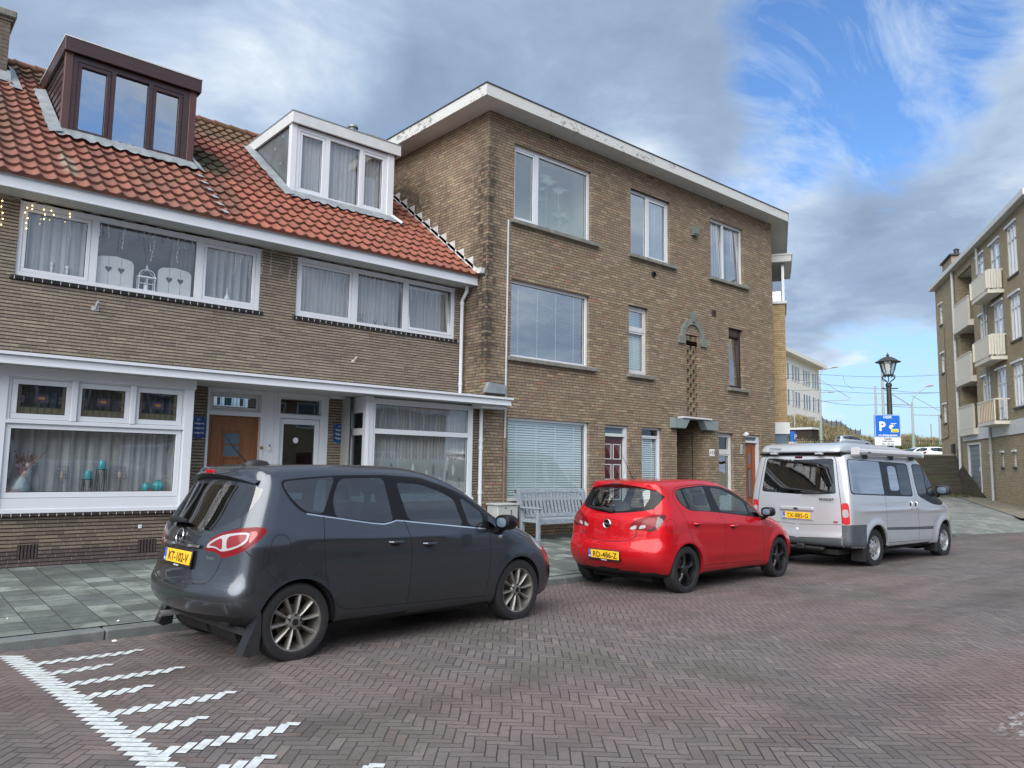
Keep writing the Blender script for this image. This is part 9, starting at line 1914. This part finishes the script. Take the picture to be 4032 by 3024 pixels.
# ---------------------------------------------------------------- red hatchback
r_=empty('hatchback',(9.79,7.19,-.02),R(2.6),'bright red five-door hatchback with black wheels parked between the grey car and the van','car','cars parked along the kerb')
ws=[('glassw','front','poly',[(.20,-.58,1.385),(.26,0.,1.39),(1.08,0.,.985),(.93,-.66,.99)])]
build_car(r_,RED,OUT['RED'],[(-1.2555,.31),(1.2555,.31)],'paint_red',ra=.352,extra=ws,lamps=LG_,glassm='car_glass')
for x in (-1.2555,1.2555):
    for s in (-1,1): wheel(r_,x,s,.312,.745,.20,'black')
plate(r_,rsurf(RED,0,.50)-.008,0,.485,'RD-486-Z',tilt=6);blitz(r_,rsurf(RED,0,.89)-.012,.89,.058,-6)
mb=MB();mb.lathe([(0,.0),(.052,.0)],(0,0,0),20,'x');mb.xform(Matrix.Translation((rsurf(RED,0,.89)-.006,0,.89)));mb.build('emblem_disc','trim_black',r_)
spoiler(RED,r_,-1.655,1.435,.56,'paint_red',-1.38,1.478,.045,mats=['paint_red','paint_red'])
mb=MB();mb.bbox(-1.69,-1.665,-.11,.11,1.405,1.43,.004);mb.build('brake_light','lamp_dark',r_)
P=rsurf(RED,.2,1.07);mb=MB();mb.tube([(P-.035,-.04,1.05),(P-.04,.12,1.075),(P-.015,.40,1.10)],[.026,.022,.010],8);mb.build('wiper','black_plastic',r_)
mb=MB();mb.lathe([(0,0),(.03,0),(.015,.03),(0,.035)],(-1.32,0,1.475),10);mb.tube([(-1.32,0,1.49),(-1.46,0,1.68),(-1.58,0,1.83)],[.005,.004,.0025],6);mb.build('antenna','black_plastic',r_)
mirror_part(r_,RED,.70,.955,'trim_black',sc=.95);handles(r_,RED,[(-1.045,.905),(-.14,.845)],'paint_red',.14)
mb=MB();text_mb(mb,'CORSA',.02,(rsurf(RED,.44,.74)-.004,.44,.745),(-.15,-1,0),(0,0,1),0,bold=.001);mb.build('lettering','chrome',r_)
for sd in (-1,1): mb=MB();mb.lathe([(0,-.001),(.02,-.001)],(.98,sd*.855,.80),12,'y');mb.build('side_badge','chrome',r_)
seats(r_,[(.0,(-.36,.36),1.28),(-.90,(-.38,.38),1.15)],'seat_grey');wheel_ring(r_,.42,.36,.88)
mb=MB();mb.bbox(.60,1.0,-.62,.62,.55,.90,.08);mb.box(-1.6,1.4,-.68,.68,.22,.28);mb.bbox(-1.70,-1.25,-.55,.55,.3,.78,.03);mb.build('interior','seat_dark',r_)
mb=MB();mb.bbox(.24,.27,-.11,.11,1.27,1.33,.01);mb.build('rear_view_mirror','black_plastic',r_)
# ---------------------------------------------------------------- silver camper van
v_=empty('camper_van',(15.27,7.03,-.03),R(-1.3),'silver camper van with raised roof and awning, parked last in the row','van','cars parked along the kerb')
LV={'lamp':'lamp_bright','lampc':'lamp_clear'}
ws=[('glassw','front','poly',[(.78,-.70,1.84),(.86,0.,1.83),(1.42,0.,1.28),(1.28,-.80,1.26)])]
VS=[(a,b,('polyc' if a=='hatch' else c),d) for a,b,c,d in OUT['VAN'] if a not in('hatch',)]
hp=[p for a,b,c,d in OUT['VAN'] if a=='hatch' for p in d]
VS+=[('hatchgap','rear','line8',hp)]
build_car(v_,VAN,VS,[(-1.466,.34),(1.466,.34)],'paint_silver',ra=.40,extra=ws,lamps=dict(LV,glassq='van_side_glass',glassr='van_side_glass'),glassm='van_glass',frontglass='car_glass_dark',arch_in=.55,zsp=(.5,1.35),xin=(.6,1.25),nz=40,ny=22)
for x in (-1.466,1.466):
    for s in (-1,1): wheel(v_,x,s,.335,.83,.20,'steel')
xr=rsurf(VAN,0,.95)
plate(v_,xr-.022,0,.875,'TX-885-G',frame=False)
mb=MB();mb.bbox(xr-.045,xr+.01,-.32,.32,.955,1.03,.02,0);mb.box(xr-.012,xr+.01,-.30,.30,.80,.955,0)
mb.build('plate_surround','paint_silver',v_)
mb=MB();mb.lathe([(0,-.0),(.05,-.0)],(0,0,0),20,'x',0);mb.xform(Matrix.Translation((xr-.047,0,.992))@Matrix.Scale(.42,4,(0,0,1)));mb.build('emblem','trim_black',v_)
mb=MB();mb.tube([(xr-.049,.048*math.cos(a),.992+.020*math.sin(a)) for a in [6.2832*i/20 for i in range(21)]],.002,5,0,cap=False);mb.tube([(xr-.049,.026,.992),(xr-.049,.01,.996),(xr-.049,-.02,.990)],.002,4,0);mb.build('emblem_ring','chrome',v_)
mb=MB();text_mb(mb,'NUGGET',.038,(xr-.016,-.56,1.155),(0,-1,0),(0,0,1),0,bold=.002,font_w=1.25);mb.build('lettering','sign_black',v_)
mb=MB();mb.bbox(-.0,.02,-.07,.07,-.018,.018,.004);mb.xform(Matrix.Translation((rsurf(VAN,0,1.90)-.016,.0,1.895)));mb.build('brake_light','lamp_dark',v_)
mb=MB();mb.lathe([(0,-.012),(.02,-.01),(.024,0)],(0,0,0),12,'x');mb.xform(Matrix.Translation((xr-.0,.0,.64)));mb.build('reflector','sign_white',v_)
mb=MB();mb.bbox(-2.50,-2.38,-.16,-.02,.30,.40,.02);mb.bbox(-2.46,-2.35,-.5,.5,.30,.36,.02);mb.build('tow_bar','black_plastic',v_)
P=rsurf(VAN,0,1.30);mb=MB();mb.tube([(P-.03,-.10,1.285),(P-.035,-.35,1.27),(P-.03,-.62,1.30)],[.02,.016,.008],6);mb.build('wiper','black_plastic',v_)
# pop-top roof
TOP=Shape([(-2.32,1.965),(-2.34,1.99),(-2.32,2.05),(-2.22,2.13),(-1.9,2.165),(-1.0,2.16),(-.2,2.14),(.35,2.09),(.62,2.02),(.66,1.975),(.5,1.955),(-1,1.955)],[(1.9,.80),(2.0,.79),(2.1,.765),(2.17,.74)],[(-2.4,.97),(-2.,1),(0,1),(.7,.93)],(.05,3.),(.15,2.5),.07)
def plain_shape(root,S,name,m_,nx=40,ny=14,nz=8,xin=(.3,.4),zc=None):
    lo,hi=S.lo,S.hi;mb_v=[];bm=bmesh.new();
    zc=(lo[1]+hi[1])/2 if zc is None else zc
    xs=np.linspace(lo[0]-.02,hi[0]+.02,nx+1);ys_=np.linspace(-.95,.95,ny+1);zs=np.linspace(lo[1]-.02,hi[1]+.02,nz+1);key={};P=[];F=[]
    def vid(*p):
        k=tuple(round(q,4) for q in p)
        if k not in key: key[k]=len(P);P.append(p)
        return key[k]
    def grid(A_,B_,fn,flip):
        for i in range(len(A_)-1):
            for j in range(len(B_)-1):
                q=[vid(*fn(A_[i],B_[j])),vid(*fn(A_[i+1],B_[j])),vid(*fn(A_[i+1],B_[j+1])),vid(*fn(A_[i],B_[j+1]))];F.append(q[::-1] if flip else q)
    grid(xs,zs,lambda a,b:(a,-.95,b),False);grid(xs,zs,lambda a,b:(a,.95,b),True);grid(xs,ys_,lambda a,b:(a,b,zs[-1]),False);grid(xs,ys_,lambda a,b:(a,b,zs[0]),True);grid(ys_,zs,lambda a,b:(xs[-1],a,b),False);grid(ys_,zs,lambda a,b:(xs[0],a,b),True)
    P=np.array(P);O=P.copy();O[:,0]=np.clip(P[:,0],lo[0]+xin[0],hi[0]-xin[1]);O[:,1]=np.clip(P[:,1],-.4,.4);O[:,2]=zc
    Q=S.solve(O,P-O,1.5);N_=S.normal(Q);me=bpy.data.meshes.new(name);me.from_pydata([tuple(q) for q in Q],[],F);me.materials.append(MAT[m_]);me.polygons.foreach_set('use_smooth',[True]*len(F));me.update();me.normals_split_custom_set_from_vertices([tuple(n_) for n_ in N_])
    o=bpy.data.objects.new(name,me);COL.objects.link(o);o.parent=root;return o
plain_shape(v_,TOP,'raised_roof','paint_silver')
mb=MB();mb.box(-2.30,.60,-.78,.78,1.93,1.962);mb.build('roof_seal','trim_black',v_)
mb=MB();text_mb(mb,'WESTFALIA',.034,(-2.345,.44,2.03),(0,-1,0),(.1,0,1),0,bold=.001);mb.build('lettering','bumper_plastic',v_)
mb=MB();
for yy in (-.42,.45): mb.bbox(-2.42,-2.28,yy-.06,yy+.06,1.94,1.975,.015)
mb.build('roof_hinge','paint_silver',v_)
mb=MB();n_=14;prof=[(-.86,1.955),(-.90,1.945),(-.95,1.955),(-.975,1.99),(-.965,2.03),(-.93,2.055),(-.87,2.06),(-.84,2.04)]
mb.prism(prof,-2.02,.50,'x',0,smooth=True);mb.bbox(-2.05,-2.02,-.985,-.83,1.94,2.07,.01,0);mb.bbox(.50,.53,-.985,-.83,1.94,2.07,.01,0);mb.box(-1.72,-1.60,-.978,-.972,1.985,2.0,1)
for xx in (-1.6,-.6,.25): mb.bbox(xx-.03,xx+.03,-.90,-.80,1.88,1.95,.005,1)
mb.build('awning',['awning_grey','black_plastic'],v_)
mirror_part(v_,VAN,1.22,1.22,'black_plastic',sc=1.35)
handles(v_,VAN,[(-.13,1.06),(.08,1.055)],'paint_silver',.12,vert=True)
for sd in (-1,1):
    for pf in ([(-1.90,.42),(-1.93,.13),(-1.80,.12),(-1.80,.42)],[(1.03,.40),(1.0,.14),(1.12,.13),(1.12,.42)]): MB().prism(pf,sd*.72,sd*.93,'y').build('mudflap','black_plastic',v_)
mb=MB();mb.box(-1.0,1.0,-.86,.86,.27,.40);mb.box(-2.3,2.1,-.7,.7,.24,.32);mb.bbox(.9,1.35,-.78,.78,.7,1.18,.08);mb.build('interior','arch_black',v_)
seats(v_,[(.35,(-.45,.45),1.60)],'seat_dark',z=.6);wheel_ring(v_,.85,.45,1.22,.2)
mb=MB();mb.bbox(-2.1,-1.6,-.80,-.3,.5,1.35,.03);mb.bbox(-2.1,-1.6,.25,.8,.5,1.25,.03);mb.build('camper_furniture','seat_grey',v_)
mb=MB();mb.smooth=True
for (a,b) in ((.52,.74),(-.74,-.60)):
    for i in range(10): x0_=a+(b-a)*i/10;mb.quad((-2.25+.012*(i%2),x0_,1.28),(-2.25+.012*((i+1)%2),x0_+(b-a)/10,1.28),(-2.22+.012*((i+1)%2),x0_+(b-a)/10,1.84),(-2.22+.012*(i%2),x0_,1.84))
mb.build('van_curtain','curtain_grey',v_,recalc=False)
mb=MB();mb.bbox(-.02,.0,-.035,.035,-.008,.008,.002);mb.build('badge','lamp_red',v_).location=(rsurf(VAN,-.72,.80)-.002,-.70,.80)
# ---------------------------------------------------------------- far parked cars
def far_car(loc,yaw,paint,label,shape,kind='hatchback'):
    t=empty(kind,loc,yaw,label,'car','cars parked on the upper road')
    spec=[(n_,c_,ty,p) for (n_,c_,ty,p) in OUT['RED'] if n_ in('trim','glassq','glassr','glassf','glasst','trimb','glassb','lamp')]
    build_car(t,shape,spec,[(-1.2555,.31),(1.2555,.31)],paint,ra=.352,extra=[('glassw','front','poly',[(.20,-.58,1.385),(.26,0.,1.39),(1.08,0.,.985),(.93,-.66,.99)])],lamps=LG_,glassm='car_glass_dark',nx=44,ny=12,nz=18)
    for x in (-1.2555,1.2555):
        for s in (-1,1):
            m_=MB();m_.lathe([(.10,.02*s),(.19,.08*s),(.30,.095*s),(.312,.05*s),(.312,-.08*s)],(0,0,0),20,'y');o=m_.build('wheel','tyre',t);o.location=(x,s*.745,.31)
    return t
p=xy(92.6,7.6);far_car((84.6,39.8,4.23),R(-42),'paint_far_silver','silver-blue hatchback parked on the upper road above the roof of the van',RED)
far_car((79.6,31.2,2.72),R(150),'paint_far_white','white estate car behind the other white car on the upper road beside the flats',RED)
far_car((78.0,28.4,2.66),R(-40),'paint_far_white','white hatchback nearest the tan flats, its nose cut off by their corner',RED)
